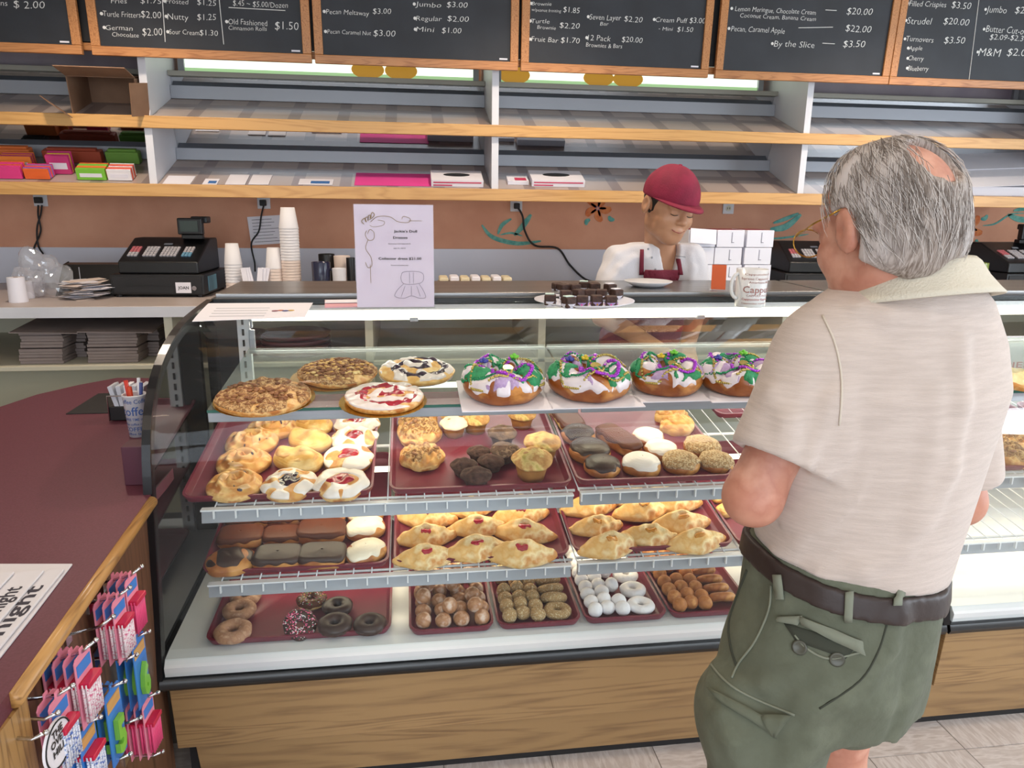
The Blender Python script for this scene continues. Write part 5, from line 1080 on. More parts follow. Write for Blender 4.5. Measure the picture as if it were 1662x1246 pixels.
def spiral_mask(wd, turns, seed): 
    def f(X, Y, Z, T, q):
        rr_ = np.hypot(X, Y)/.1; ph = (rr_*turns-T/(2*pi)) % 1; return np.minimum((.86-rr_)*10, wd-np.abs(ph-.5)*1.0+.10*vn(X*70, Y*70, seed))
    return f
a = place('ck1', lambda s: coffee_cake('a', s, [('streusel', ST, lambda X, Y, Z, T, q: np.minimum((Z-.012)*150, vn(X*22, Y*22, s)+.55), .003, .0018)]), 1, 428, 644, 150, .2, PL1, 'round coffee cake covered in brown streusel at the left end of the glass shelf', 'cake', lift=.014, dz=.003); nuts(a, 160, .092, .028, 3, PN, .005)
a = place('ck2', lambda s: coffee_cake('b', s+2, [('nut_glaze', ST, lambda X, Y, Z, T, q: np.minimum((Z-.012)*150, vn(X*30, Y*30, s)+.75), .003, .0015)]), 1, 549, 605, 126, .2, PL1, 'round coffee cake topped with chopped pecans, behind the cherry one', 'cake', lift=.014, dz=.003); nuts(a, 220, .09, .030, 5, PN, .0055); nuts(a, 90, .088, .031, 8, D2, .005)
a = place('ck3', lambda s: coffee_cake('c', s+4, [('blueberry_swirl', JB, spiral_mask(.26, 1.9, 3), .0046, .0), ('sugar_icing', IW, lambda X, Y, Z, T, q: np.minimum((Z-.014)*150, vn(X*32, Y*32, s+9)+.05), .0035, 0)], base=D2), 1, 676, 602, 122, .2, PL1, 'round coffee cake with dark blueberry swirl and white icing', 'cake', lift=.014, dz=.003)
a = place('ck4', lambda s: coffee_cake('d', s+6, [('cherry_swirl', JR, spiral_mask(.26, 1.7, 6), .0044, .0), ('sugar_icing', IW, lambda X, Y, Z, T, q: np.minimum((Z-.013)*150, vn(X*26, Y*26, s+2)+.35+np.where(np.hypot(X, Y) > .06, .3, -.3)), .0030, 0)], base=D1), 1, 624, 644, 128, .2, PL1, 'round coffee cake with red cherry swirl and white icing', 'cake', lift=.014, dz=.003)
KW = mat('king_icing', '#e9e2e6', .35, var='#dcd2da', vscale=30); KG = mat('green_sugar', '#1f7f4f', .6, var='#2e9a62', vscale=90, bump=.6, bscale=200); KP = mat('purple_sugar', '#a487b5', .6, var='#c0a8cc', vscale=70, bump=.5, bscale=200); KY = mat('gold_sugar', '#c9a64a', .6, bump=.5, bscale=200)
BPu = mat('purple_bead', '#a63cc8', .2, .35); BGr = mat('green_bead', '#2f9060', .2, .6); BGo = mat('gold_bead', '#b9a860', .25, .7); TGr = mat('green_favour', '#6fc43a', .3); TBl = mat('blue_favour', '#3a3f9a', .35); TYe = mat('yellow_favour', '#d9c030', .3)
def king(seed):
    R, a = .068, .042; n = 40; P = [(R+a*cos(-pi/2-2*pi*i/n)*.98, a*.95*(1+sin(-pi/2-2*pi*i/n))*(1 if True else 1)) for i in range(n)][::-1]
    P = [(r_, max(0, z-.006)) for r_, z in P]
    def top(X, Y, p, T): return .007*np.sin(5*T+np.hypot(X, Y)/.1*5)+.002*vn(X*40, Y*40, seed)
    def ice(X, Y, Z, T, q): return np.minimum((Z-.036-.012*vn(X*45, Y*45, seed+9))*60, .30+.7*vn(X*30, Y*30, seed+2))
    def grn(X, Y, Z, T, q): return np.minimum((Z-.05-.008*vn(X*60, Y*60, seed+3))*60, np.cos(3.0*T+seed)*1.3-.55+.8*vn(X*60, Y*60, seed))
    def pur(X, Y, Z, T, q): return np.minimum((Z-.052-.008*vn(X*60, Y*60, seed+5))*60, -np.cos(3.0*T+seed)*1.2-.7+.7*vn(X*60, Y*60, seed+4))
    o = surf('king_cake', P, DK, None, irr(seed, .03), top, 190, [('white_icing', KW, ice, .004, .0), ('green_sugar', KG, grn, .0062, .0004), ('purple_sugar', KP, pur, .0058, .0003)], closed=True)
    me = o.data; from mathutils.kdtree import KDTree
    kd = KDTree(len(me.vertices)); [kd.insert((v.co.x, v.co.y, 0), i) for i, v in enumerate(me.vertices) if v.co.z > .03]; kd.balance()
    def zz(x, y):
        c, i, d = kd.find((x, y, 0)); z = me.vertices[i].co.z
        if d > .012: z = max(.02, z-(d-.012)*1.2)
        return z
    rg = np.random.default_rng(seed)
    def strand(nm, cx, cy, rx_, ry_, ph, nb, br, m, flat=1.0):
        q = MB()
        for i in range(nb):
            t = 2*pi*i/nb; u = rx_*cos(t)*(1+.12*sin(3*t+ph)); v = ry_*sin(t)*(1+.15*cos(2*t+ph)); x = cx+u*cos(ph)-v*sin(ph); y = cy+u*sin(ph)+v*cos(ph)
            rad = math.hypot(x, y)
            if rad > .112: x *= .112/rad; y *= .112/rad
            z = zz(x, y)+.008
            if math.hypot(x, y) > .104: z = min(z, .05)
            q.sphere((x, y, z), br, 7, 5, (1, 1, flat))
        s = q.build(nm, m, o, smooth=True)
    strand('purple_beads', .018, -.045, .050, .042, rg.uniform(-.4, .4), 42, .0062, BPu, .7)
    strand('purple_beads', -.02, .05, .055, .04, rg.uniform(0, 3), 38, .0056, BPu, .7)
    strand('green_beads', .03, .03, .07, .05, rg.uniform(0, 3), 80, .0034, BGr); strand('green_beads', -.03, -.01, .075, .06, rg.uniform(0, 3), 84, .0034, BGr)
    strand('gold_beads', -.035, -.035, .062, .055, rg.uniform(0, 3), 72, .0038, BGo); strand('gold_beads', .045, -.02, .062, .06, rg.uniform(0, 3), 72, .0038, BGo)
    for m, x, y, k in ((TGr, .035, .045, 0), (TBl, -.05, .03, 1), (TYe, .0, .055, 2)):
        if seed % 3 == k: continue
        q = MB(); z = zz(x, y)+.012
        for j in range(5): aa = 2*pi*j/5; q.sphere((x+.008*cos(aa), y+.008*sin(aa), z), .006, 8, 6, (1, 1, .7))
        q.sphere((x, y, z+.004), .006, 8, 6); q.build('plastic_favour', m, o, smooth=True)
    q = MB().lathe([(0, 0), (.014, 0), (.014, .002), (0, .002)], (.01, -.02, 0), 20); q.xf(Matrix.Translation((0, 0, zz(.01, -.075)+.01)) @ Matrix.Rotation(.3, 4, 'X')).build('gold_coin', BGo, o)
    return o
n1 = Vector(PL1[1]).normalized()
for i, (x, y, w_, lab) in enumerate([(816, 620, 134, 'king cake with purple, green and gold beads, first from the left'), (956, 616, 134, 'king cake with a green bead flower, second from the left'), (1080, 609, 122, 'king cake with a yellow favour, third from the left'), (1194, 609, 122, 'king cake half hidden by the customer\'s shoulder, fourth from the left')]):
    p0 = Vector(PL1[0]); p = at(x, y, plane=(p0+n1*.035, PL1[1])); p.y = min(p.y, 2.10); s = psize(w_, p)/.222
    o = king(i*7+2); b = Vector((p.x, p.y, L1z(p.y)+.006)); tl = math.atan(.10)
    o.location = b; o.scale = (s,)*3; o.rotation_euler = (tl, 0, 0); tag(o, lab, 'king cake')
    hw = .118*s if i != 1 else .123*s
    bo = MB().box(-hw, hw, -.118*s, .118*s, 0, .003).build('cake_board', M['paper'], None, bevel=.001); bo.location = b-Vector((0, 0, .004)); bo.rotation_euler = (tl, 0, 0); tag(bo, 'white square board under the '+['first', 'second', 'third', 'fourth'][i]+' king cake from the left', 'cake board')
# second case: cheese cake, fritters
place('ck5', lambda s: coffee_cake('e', s, [('cream_top', mat('cheese_top', '#e8d9a0', .4), lambda X, Y, Z, T, q: np.minimum((Z-.016)*150, .9-np.hypot(X, Y)/.1), .002, 0)], h=.035), 1, 1662, 615, 100, .2, PL1, 'round custard topped cake in the second case at the right edge', 'cake', lift=.016, dz=.001)
for x, y, w_, s in ((1640, 712, 66, 'back'), (1642, 742, 78, 'front')): place('frit', lambda sd: pecan_danish(sd, .05), 1, x, y, w_, .1, PL2, 'brown lumpy fritter in the second case, '+s+' one', 'fritter', dz=.006, lift=.02)
place('loaf', lambda s: bun_iced(s, D1, asp=.7, h=.05, r=.05, nm='golden_loaf'), 1, 1662, 742, 50, .1, PL2, 'golden round loaf at the right frame edge in the second case', 'bread', dz=.006, lift=.02)
p = at(1650, 580, y=2.44); 
t = thing('case_notice', 'white notice with red lettering hung at the back of the second case', 'notice', (p.x-.11, 2.40, p.z-.11))
MB().box(0, .30, 0, .001, 0, .20).build('sheet', M['paper'], t); text_mb('PIES', .10, .022, .01).xf(Matrix.Translation((.03, -.0006, .08)) @ Matrix.Rotation(pi/2, 4, 'X')).build('red_lettering', mat('red_ink', '#c4536a', .7), t)
# ---------------------------------------------------------------- left counter with hook wall
zc = .86
def cx(px, py): p = at(px, py, z=zc); return (p.x, p.y)
edge = [cx(240, 800), cx(30, 1112)]
cr = thing('left_counter', 'burgundy laminate counter with oak nosing left of the bakery case', 'counter', (-1.2, 1.7, 0))
nx, ny = -.620, 1.735; fx, fy = -.578, 1.00
poly = [(nx, ny), (nx, 1.85), (-.64, 2.3), (-.66, 2.70), (-.80, 2.93)]
poly += [cx(190, 613), cx(130, 624), cx(60, 640), cx(0, 660), (-1.52, 2.30), (-1.95, 1.7), (-2.1, 1.0), (-1.3, .84), (-.68, .90)]
rc = [(-.62+.045*sin(a), .945-.045*cos(a)) for a in [radians(d) for d in (0, 30, 60, 90)]]
poly = poly[:-1]+rc+[(fx, fy)]
top = MB().prism(poly[::-1], zc-.03, zc).build('counter_top', M['burg'], cr, world=True)
q = MB(); d = Vector((nx-fx, ny-fy, 0)); L_ = d.length
q.tube([(fx+.004, fy, zc-.013), (nx+.004, ny-.01, zc-.013)], .0135, 12); q.build('oak_nosing', M['panely'], cr, world=True, smooth=True)
# oak end post, rounded
pp = [(-.70, .88), (-.62, .90)]+[(-.622+.05*sin(a), .952-.05*cos(a)) for a in [radians(d) for d in (15, 40, 65, 90)]]+[(-.572, 1.03), (-.60, 1.03), (-.70, .96)]
MB().prism(pp, 0, zc-.03).build('end_post', M['postwood'], cr, world=True)
MB().prism([(-2.0, .97), (-.69, .90), (-.69, .96), (-2.0, 1.05)], 0, zc-.031).build('end_panel', M['postwood'], cr, world=True)
MB().prism([(-.625, 1.03), (-.600, 1.03), (-.6325, 1.73), (-.66, 1.73)], 0, zc-.031).build('hook_panel', M['darkpanel'], cr, world=True)
MB().prism([(-1.9, 2.2), (-.68, 2.66), (-.68, 2.70), (-1.9, 2.26)], 0, zc-.031).build('rear_panel', M['cream'], cr, world=True)
MB().box(-.700, -.634, 1.80, 1.86, zc+.0005, zc+.10).build('corner_block', M['plum'], cr, world=True, bevel=.002)
# napkin mat, holder, cup of pens
t = thing('black_mat', 'square black mat near the back edge of the burgundy counter', 'mat', (-.99, 2.62, zc))
MB().box(-.12, .16, -.16, .10, 0, .003).build('mat_sheet', M['matblack'], t, bevel=.001)
t = thing('packet_holder', 'small wire and black holder of clear packets behind the pen cup', 'holder', (-.885, 2.40, zc+.003))
MB().box(-.055, .055, -.035, .035, 0, .045).build('holder_body', M['black'], t, bevel=.002)
MB().tube([(-.055, -.037, .0), (-.055, -.037, .08), (.055, -.037, .08), (.055, -.037, 0)], .0025, 6).tube([(-.055, .037, .0), (-.055, .037, .10), (.055, .037, .10), (.055, .037, 0)], .0025, 6).build('wire_frame', M['chrome'], t, smooth=True)
for i in range(5): MB().obox((-.04+.02*i, 0, .075), .007, .03, .035, Euler((0, .12*(i-2), 0)).to_matrix()).build('packet', mat('packet_white', '#c9ccd6', .3) if i != 2 else M['paper'], t, bevel=.002)
pc_ = at(232, 706, z=zc); rC = psize(28, pc_)/2*1.25; hC = .125
t = thing('pen_cup', 'paper cup printed with blue coffee words holding pens', 'cup', (pc_.x-.012, pc_.y, zc))
MB().lathe([(0, 0), (rC*.74, 0), (rC, hC-.003), (rC*1.06, hC), (rC*1.0, hC+.003), (rC*.95, hC), (rC*.7, .01), (0, .008)], n=36).build('cup_body', M['white'], t, smooth=True)
m_bl = mat('blue_print_cup', '#3e5fa0', .6); sl_ = rC*.26/hC
for txt, a0, a1, z, cap in (('Coffee Coffee', -1.3, 1.6, .104, .013), ('coffee', -1.2, 1.6, .068, .026), ('COFFEE TIME coffee', -1.3, 1.5, .052, .008), ('coffee coffee coffee', -1.3, 1.5, .038, .007), ('COFFEE', -1.2, 1.3, .020, .012), ('coffee latte', -1.2, 1.3, .008, .007)): wrap(txt, a0, a1, z, cap, rC*.745, m_bl, t, 'lettering', sl_)
for nm, c, a, r2, hh, dx, dy in (('red_pen', '#c8352a', .0, .006, .165, -.018, .01), ('blue_pen', '#3a4a8a', 0, .005, .16, .018, .0), ('white_pen', '#d9dce6', 0, .005, .17, .008, .016), ('scissors_handle', '#c8401f', 0, .007, .15, -.006, -.006)):
    o = MB().tube([(pc_.x-.012+dx*.4, pc_.y+dy*.4, zc+.014), (pc_.x-.012+dx*1.3, pc_.y+dy*1.3, zc+hh)], [r2*.6, r2], 10).build(nm, mat(nm, c, .35), None, smooth=True); 
    o.name = 'pen'; tag(o, {'red_pen': 'red pen standing in the coffee printed cup', 'blue_pen': 'dark blue pen standing in the coffee printed cup', 'white_pen': 'pale pen standing in the coffee printed cup', 'scissors_handle': 'thick orange marker leaning in the coffee printed cup'}[nm], 'pen')
# newspapers
m_news = mat('newsprint', '#d6d3d8', .8)
def newspaper(k, quad, z, lab, head):
    P = [at(x, y, z=z) for x, y in quad]; t = thing('newspaper', lab, 'newspaper', (P[0].x, P[0].y, z))
    MB().prism([(p.x, p.y) for p in P][::-1], z, z+.0035).build('pages', m_news, t, world=True, bevel=.001)
    o, ux, uy = P[3], (P[2]-P[3]), (P[0]-P[3])
    L = ux.length; Wd = uy.length; ux = ux.normalized(); uz = Vector((0, 0, 1)); uy = uz.cross(ux)
    Tm = Matrix.Translation(o+Vector((0, 0, .0042))) @ Matrix((ux, uy, uz)).transposed().to_4x4()
    for s, x, y, wd_, cap in head: text_mb(s, wd_, cap, .015, x=x, y=y).xf(Tm).build('headline', M['ink'], t, world=True)
    q = MB()
    for i in range(int(L/.03)):
        for j in range(7):
            x = .015+i*.03
            if x+.024 < L: q.box(x, x+.022+random.uniform(-.004, .002), Wd*.72+j*Wd*.035, Wd*.72+j*Wd*.035+.0018, 0, .0003)
newspaper(0, [(118, 917), (55, 1000), (-30, 1108), (-200, 1060), (-60, 917)], zc+.0005, 'folded newspaper at the bottom of the stack on the burgundy counter', [])
def news2(dx, z, lab, txts):
    t = thing('newspaper', lab, 'newspaper', (-.72-dx, 1.38, z), radians(2)); 
    MB().box(-.42, .03, -.44, .005, 0, .004).build('pages', m_news, t, bevel=.002); return t
t2 = None
ang = atan2(at(0, 1062, z=zc).y-at(116, 918, z=zc).y, at(0, 1062, z=zc).x-at(116, 918, z=zc).x)
for k, (off, lab, txts) in enumerate([(0.0, 'newspaper in the middle of the stack, headline reading night', ['night', 'for 2nd night']), (.035, 'newspaper second from the top, headline reading and night', ['and night', 'as for 2nd']), (.085, 'topmost newspaper with a headline ending in ice', ['rice', 'and night'])]):
    z = zc+.005+.0055*k
    o_ = at(110, 921, z=z); t = thing('newspaper', lab, 'newspaper', (o_.x-off, o_.y-.012, z), ang+pi/2)
    # local x runs to the counter's left, local y runs along the near edge
    MB().box(-.5, .0, -.34, 0, 0, .0045).xf(Matrix.Rotation(pi, 4, 'Z') @ Matrix.Scale(1, 4)).xf(Matrix.Identity(4)).build('pages', m_news, t, bevel=.002) if False else None
    Lx = .30; Ly = .46
    s = MB().box(-Lx, 0, -Ly, 0, 0, .0045); s.xf(Matrix.Rotation(0, 4, 'Z')); s.build('pages', m_news, t, bevel=.002)
    Tm = Matrix.Translation((-.004, -.38, .0048)) @ Matrix.Rotation(pi/2, 4, 'Z')
    text_mb(txts[0], .16, .026, .02, x=.16, y=.008).xf(Tm).build('headline', M['ink'], t); text_mb(txts[1], .2, .026, .02, x=-.06, y=.008).xf(Tm).build('headline', M['ink'], t)
    q = MB()
    for i in range(3):
        for j in range(26):
            q.box(-.29+j*.0042, -.29+j*.0042+.0014, -.15+i*.048, -.15+i*.048+.04, .0046, .0050) if j < 40 else None
    for i in range(3):
        for j in range(24): q.box(-.150+j*.0042, -.150+j*.0042+.0014, -.15+i*.048, -.15+i*.048+.04, .0046, .0050)
    tag(q.build('printed_columns', M['ink'], t), kind='stuff')

# hooks and hanging packs on the dark panel
def face(u, z, out=0.0):        # point on the hook panel: u from near (0) to far (1)
    a = Vector((-.600, 1.03, z)); b = Vector((-.6325, 1.73, z)); n = Vector((1, .046, 0)).normalized(); return a.lerp(b, u)+n*out
def on_panel(px, py, out=0.0):
    n = Vector((1, .0464, 0)).normalized(); p = at(px, py, plane=(face(0, 0, out), n)); return p
m_pk = mat('pink_card', '#e8829c', .45, var='#ec94ac', vscale=10); m_bk = mat('blue_card', '#2f6fc4', .35, var='#3c83d6', vscale=8); m_can = mat('candle_pink', '#e2497c', .35); m_canr = mat('candle_red', '#c41f45', .35); m_cans = mat('candle_striped', '#e39ab0', .35, var=['#f2f0f2', '#d05a88'], vscale=160); m_canb = mat('candle_blue', '#5b7fc0', .35, var=['#f0f0f4', '#3a62b8'], vscale=170)
m_dk = mat('dark_pack', '#4a4252', .5, var='#5c4a58', vscale=60); m_num = mat('green_candle', '#7fc244', .3); m_numd = mat('dark_green_candle', '#2b6a58', .3)
nP = Vector((1, .0464, 0)).normalized()
hooks = []
def pack(tip, out, wd, hh, card, content, lab, group=None, n=3, num=None, back=.010):
    """tip: hook world end point, packs hang on the rod and face along the rod"""
    for i in range(n):
        c = tip-nP*(.006+i*.016+out); t = thing('hanging_pack', lab if i == 0 else lab.replace('front card', ['', 'second card', 'third card', 'rearmost card'][i]), 'candle pack', (c.x, c.y, c.z-.004), (0, 0, radians(90-2.65)), group)
        # local x along the wall (towards the camera is -x), local y faces into the wall
        k = MB().prism([(-wd/2, -hh), (wd/2, -hh), (wd/2, -.006), (wd/2-.006, .0), (wd*.12, .0), (wd*.1, .009), (-wd*.1, .009), (-wd*.12, 0), (-wd/2+.006, 0), (-wd/2, -.006)], -.0008, .0008, 'y').build('backing_card', card, t)
        if i > 1 and num is None and content is None: continue
        MB().box(-wd*.42, wd*.42, -.0016, -.001, -hh*.26, -hh*.10).build('card_print', m_bk if card is m_pk else M['oak'], t)
        if num:
            bl = MB().box(-wd*.40, wd*.40, -.014, -.001, -hh*.93, -hh*.33).build('clear_blister', M['clear'], t, bevel=.003)
            text_mb(num, wd*.5, hh*.42, .05, align='c', y=-hh*.85).xf(Matrix.Rotation(pi/2, 4, 'X')).build('number_candle', m_num, t)
            t_ = COL.objects[-1]; s = [o for o in CH[t.name] if o.name.startswith('number_candle')][-1]; s.location.y = -.006; md = s.modifiers.new('s', 'SOLIDIFY'); md.thickness = .009; md.offset = 0
        elif content:
            q = MB(); m_ = 7
            for j in range(m_):
                x = -wd*.38+wd*.76*j/(m_-1); q.tube([(x, -.006, -hh*.90), (x, -.006, -hh*.36)], wd*.05, 6)
                q.tube([(x, -.012, -hh*.90), (x, -.012, -hh*.36)], wd*.05, 6)
            q.build('candles', content, t, smooth=True)
            MB().box(-wd*.42, wd*.42, -.018, -.002, -hh*.42, -hh*.34).build('candle_band', m_canr, t, bevel=.002)
rows = [(446, 613, 205, 'x')]
HK = [ # tip pixel (photo), rod length, kind
 (230, 919, .15, ('pink', 'pink candle pack on the top row hook nearest the case, front card'), 3),
 (211, 953, .15, ('pink', 'pink striped candle pack on the second hook from the case, front card'), 3),
 (184, 1000, .16, ('none', ''), 0),
 (156, 1038, .16, ('pink', 'pink candle pack on the upper row hook nearest the counter end, front card'), 4),
 (242, 1024, .15, ('numd', 'blue card with a dark green number candle by the case, front card'), 4),
 (222, 1062, .15, ('none', ''), 0),
 (203, 1105, .16, ('num', 'blue card with a light green number candle, front card'), 4),
 (118, 1112, .15, ('blue', 'blue and white candle pack under the counter end, front card'), 2),
 (257, 1123, .15, ('pink', 'pink candle pack on the third row hook near the case, front card'), 5),
 (228, 1164, .17, ('none', ''), 0), (163, 1163, .15, ('bluec', 'blue candle card at the bottom left of the hook wall, front card'), 4),
 (94, 1156, .13, ('disc', 'round black and white over the hill badge hanging under the counter end'), 1), (75, 1188, .13, ('none', ''), 0),
 (264, 1219, .15, ('none', ''), 0), (212, 1223, .15, ('none', ''), 0)]
for k, (px, py, ln_, (kind, lab), n) in enumerate(HK):
    out = ln_*.50; tip = on_panel(px, py, out)
    base = tip-nP*out; base.z = min(base.z, .80)
    h_ = thing('display_hook', 'chrome display hook on the dark panel, tip at ' + ['the top by the case', 'second from the case', 'third in the upper row', 'fourth in the upper row', 'the dark green candle', 'the middle of the hook wall', 'the light green candle', 'the blue striped candles', 'the third row by the case', 'the third row centre', 'the lower left blue cards', 'the round badge', 'the lowest left corner', 'the bottom row by the case', 'the bottom row centre'][k], 'hook', base)
    MB().tube([base+nP*.002, base.lerp(tip, .7)+Vector((0, 0, -.009)), tip], .0028, 8).sphere(tip, .0045, 10, 8).build('hook_rod', M['chrome'], h_, world=True, smooth=True)
    MB().obox(base+nP*.002+Vector((0, 0, -.0)), .002, .012, .018, Matrix.Rotation(radians(2.6), 3, 'Z')).build('hook_plate', M['chrome'], h_, world=True)
    tp = base.lerp(tip, .76)+Vector((0, 0, -.008))
    if kind == 'pink': pack(tp, 0, .055, .13, m_pk, m_cans if k % 2 else m_can, lab, None, min(n, 4))
    elif kind == 'num': pack(tp, 0, .06, .15, m_bk, None, lab, None, 3, num='5')
    elif kind == 'numd': pack(tp, 0, .06, .15, m_bk, None, lab, None, 3, num='6')
    elif kind in ('blue', 'bluec'): pack(tp, 0, .055, .13, m_pk if kind == 'blue' else m_bk, m_canb, lab, None, min(n, 3))
    elif kind == 'disc':
        c = tp+nP*.006; t = thing('party_badge', lab, 'badge', (c.x, c.y, c.z-.045), (0, 0, radians(87.3)))
        MB().lathe([(0, 0), (.038, 0), (.038, .004), (0, .004)], n=40).xf(Matrix.Rotation(pi/2, 4, 'X')).build('badge_disc', M['paper'], t); MB().tube([(.036*cos(2*pi*q_/32), -.0045, .036*sin(2*pi*q_/32)) for q_ in range(32)], .0014, 6, closed=True).build('badge_rim', M['matblack'], t)
        for s, z, wd_ in (('OVER', .002, .042), ('THE', .016, .03), ('HILL', -.014, .036)): text_mb(s, wd_, .011, .03, align='c', y=z).xf(Matrix.Translation((0, -.0052, 0)) @ Matrix.Rotation(pi/2, 4, 'X')).build('badge_lettering', M['matblack'], t)
# ---------------------------------------------------------------- organic surfaces (distance fields meshed by surface nets)
def snets(fn, lo, hi, h):
    lo = np.array(lo, np.float32); hi = np.array(hi, np.float32); c4 = 4
    nc = np.ceil((hi-lo)/(h*c4)).astype(int)+1; n = (nc-1)*c4+1
    g = [lo[a]+h*c4*np.arange(nc[a], dtype=np.float32) for a in range(3)]
    Pc = np.stack(np.meshgrid(*g, indexing='ij'), -1).reshape(-1, 3); Vc = fn(Pc).reshape(nc)
    i = [np.arange(n[a])/c4 for a in range(3)]; ii = [np.clip(np.round(k).astype(int), 0, nc[a]-1) for a, k in enumerate(i)]
    V = Vc[np.ix_(*ii)].astype(np.float32).copy(); near = np.abs(V) < h*c4*2.2
    idx = np.argwhere(near); P = lo+idx.astype(np.float32)*h
    out = np.empty(len(P), np.float32)
    for s in range(0, len(P), 400000): out[s:s+400000] = fn(P[s:s+400000])
    V[near] = out
    ins = V < 0; a = ins[:-1, :-1, :-1]; allv = np.ones_like(a); anyv = np.zeros_like(a)
    offs = [(x, y, z) for x in (0, 1) for y in (0, 1) for z in (0, 1)]
    for x, y, z in offs:
        s = ins[x:n[0]-1+x, y:n[1]-1+y, z:n[2]-1+z]; allv &= s; anyv |= s
    act = anyv & ~allv; ci = np.argwhere(act); vid = -np.ones(act.shape, np.int64); vid[act] = np.arange(len(ci))
    C8 = np.stack([V[ci[:, 0]+x, ci[:, 1]+y, ci[:, 2]+z] for x, y, z in offs], 1)
    acc = np.zeros((len(ci), 3)); cnt = np.zeros(len(ci))
    for p in range(8):
        for ax, st in ((0, 4), (1, 2), (2, 1)):
            if p & st: continue
            q = p | st; v0, v1 = C8[:, p], C8[:, q]; m = (v0 < 0) != (v1 < 0); t = np.where(m, v0/(v0-v1+1e-20), 0)
            o = np.array(offs[p], float)[None, :].repeat(len(ci), 0); o[:, ax] += t; acc[m] += o[m]; cnt[m] += 1
    verts = lo+h*(ci+acc/cnt[:, None])
    F = []
    for ax in range(3):
        b, c = (ax+1) % 3, (ax+2) % 3; sl = [slice(None)]*3; s0 = list(sl); s1 = list(sl); s0[ax] = slice(0, -1); s1[ax] = slice(1, None)
        d = ins[tuple(s0)] != ins[tuple(s1)]; e = np.argwhere(d); e = e[(e[:, b] > 0) & (e[:, c] > 0) & (e[:, b] < n[b]-1) & (e[:, c] < n[c]-1)]
        if not len(e): continue
        sgn = ins[tuple(s0)][e[:, 0], e[:, 1], e[:, 2]]
        def cell(db, dc): k = e.copy(); k[:, b] -= db; k[:, c] -= dc; return vid[k[:, 0], k[:, 1], k[:, 2]]
        q = np.stack([cell(1, 1), cell(0, 1), cell(0, 0), cell(1, 0)], 1); q[~sgn] = q[~sgn][:, ::-1]; F.append(q)
    F = np.concatenate(F); return verts, F
def sdf_obj(name, fn, lo, hi, h, mt, parent=None, world=True, smooth_it=0):
    v, f = snets(fn, lo, hi, h); me = bpy.data.meshes.new(name)
    me.vertices.add(len(v)); me.vertices.foreach_set('co', v.astype(np.float32).ravel()); me.loops.add(f.size); me.loops.foreach_set('vertex_index', f.astype(np.int32).ravel())
    me.polygons.add(len(f)); me.polygons.foreach_set('loop_start', np.arange(0, f.size, 4, dtype=np.int32)); me.polygons.foreach_set('loop_total', np.full(len(f), 4, np.int32)); me.update(calc_edges=True); me.validate()
    o = link(me, name, mt, parent, True, world)
    if smooth_it: s = o.modifiers.new('s', 'SMOOTH'); s.iterations = smooth_it; s.factor = .5
    return o
A = lambda *p: np.array(p if len(p) > 1 else tuple(p[0]), np.float32)
def cone(P, a, b, ra, rb):
    a, b = A(a), A(b); ba = b-a; h = np.clip((P-a)@ba/(ba@ba), 0, 1); return np.linalg.norm(P-a-h[:, None]*ba, axis=1)-(ra+(rb-ra)*h)
def ell(P, c, r, R=None):
    q = P-A(c)
    if R is not None: q = q@R
    r = A(r); k0 = np.linalg.norm(q/r, axis=1); k1 = np.linalg.norm(q/(r*r), axis=1); return k0*(k0-1)/np.maximum(k1, 1e-6)
def smin(a, b, k):
    h = np.clip(.5+.5*(b-a)/k, 0, 1); return b+(a-b)*h-k*h*(1-h)
def smax(a, b, k): return -smin(-a, -b, k)
def rotm(yaw=0, pitch=0, roll=0): return np.array((Matrix.Rotation(yaw, 3, 'Z') @ Matrix.Rotation(pitch, 3, 'X') @ Matrix.Rotation(roll, 3, 'Y')), np.float32)
def stack(P, levels, yaw, pw=2.2):
    """levels: z, cx, cy, a, b"""
    L = np.array(levels, np.float32); z = P[:, 2]; cxx = np.interp(z, L[:, 0], L[:, 1]); cyy = np.interp(z, L[:, 0], L[:, 2]); a = np.interp(z, L[:, 0], L[:, 3]); b = np.interp(z, L[:, 0], L[:, 4])
    x, y = P[:, 0]-cxx, P[:, 1]-cyy; c, s = cos(yaw), sin(yaw); u = x*c+y*s; v = -x*s+y*c
    q = (np.abs(u/a)**pw+np.abs(v/b)**pw)**(1/pw); d = (q-1)*np.minimum(a, b); return np.maximum(d, np.maximum(L[0, 0]-z, z-L[-1, 0]))
def wav(P, f, seed, n=5):
    r = np.random.default_rng(seed); s = 0
    for i in range(n):
        d = r.normal(size=3); d /= np.linalg.norm(d); s = s+np.sin((P@d.astype(np.float32))*f*r.uniform(.7, 1.5)+r.uniform(0, 6))
    return s/sqrt(n)
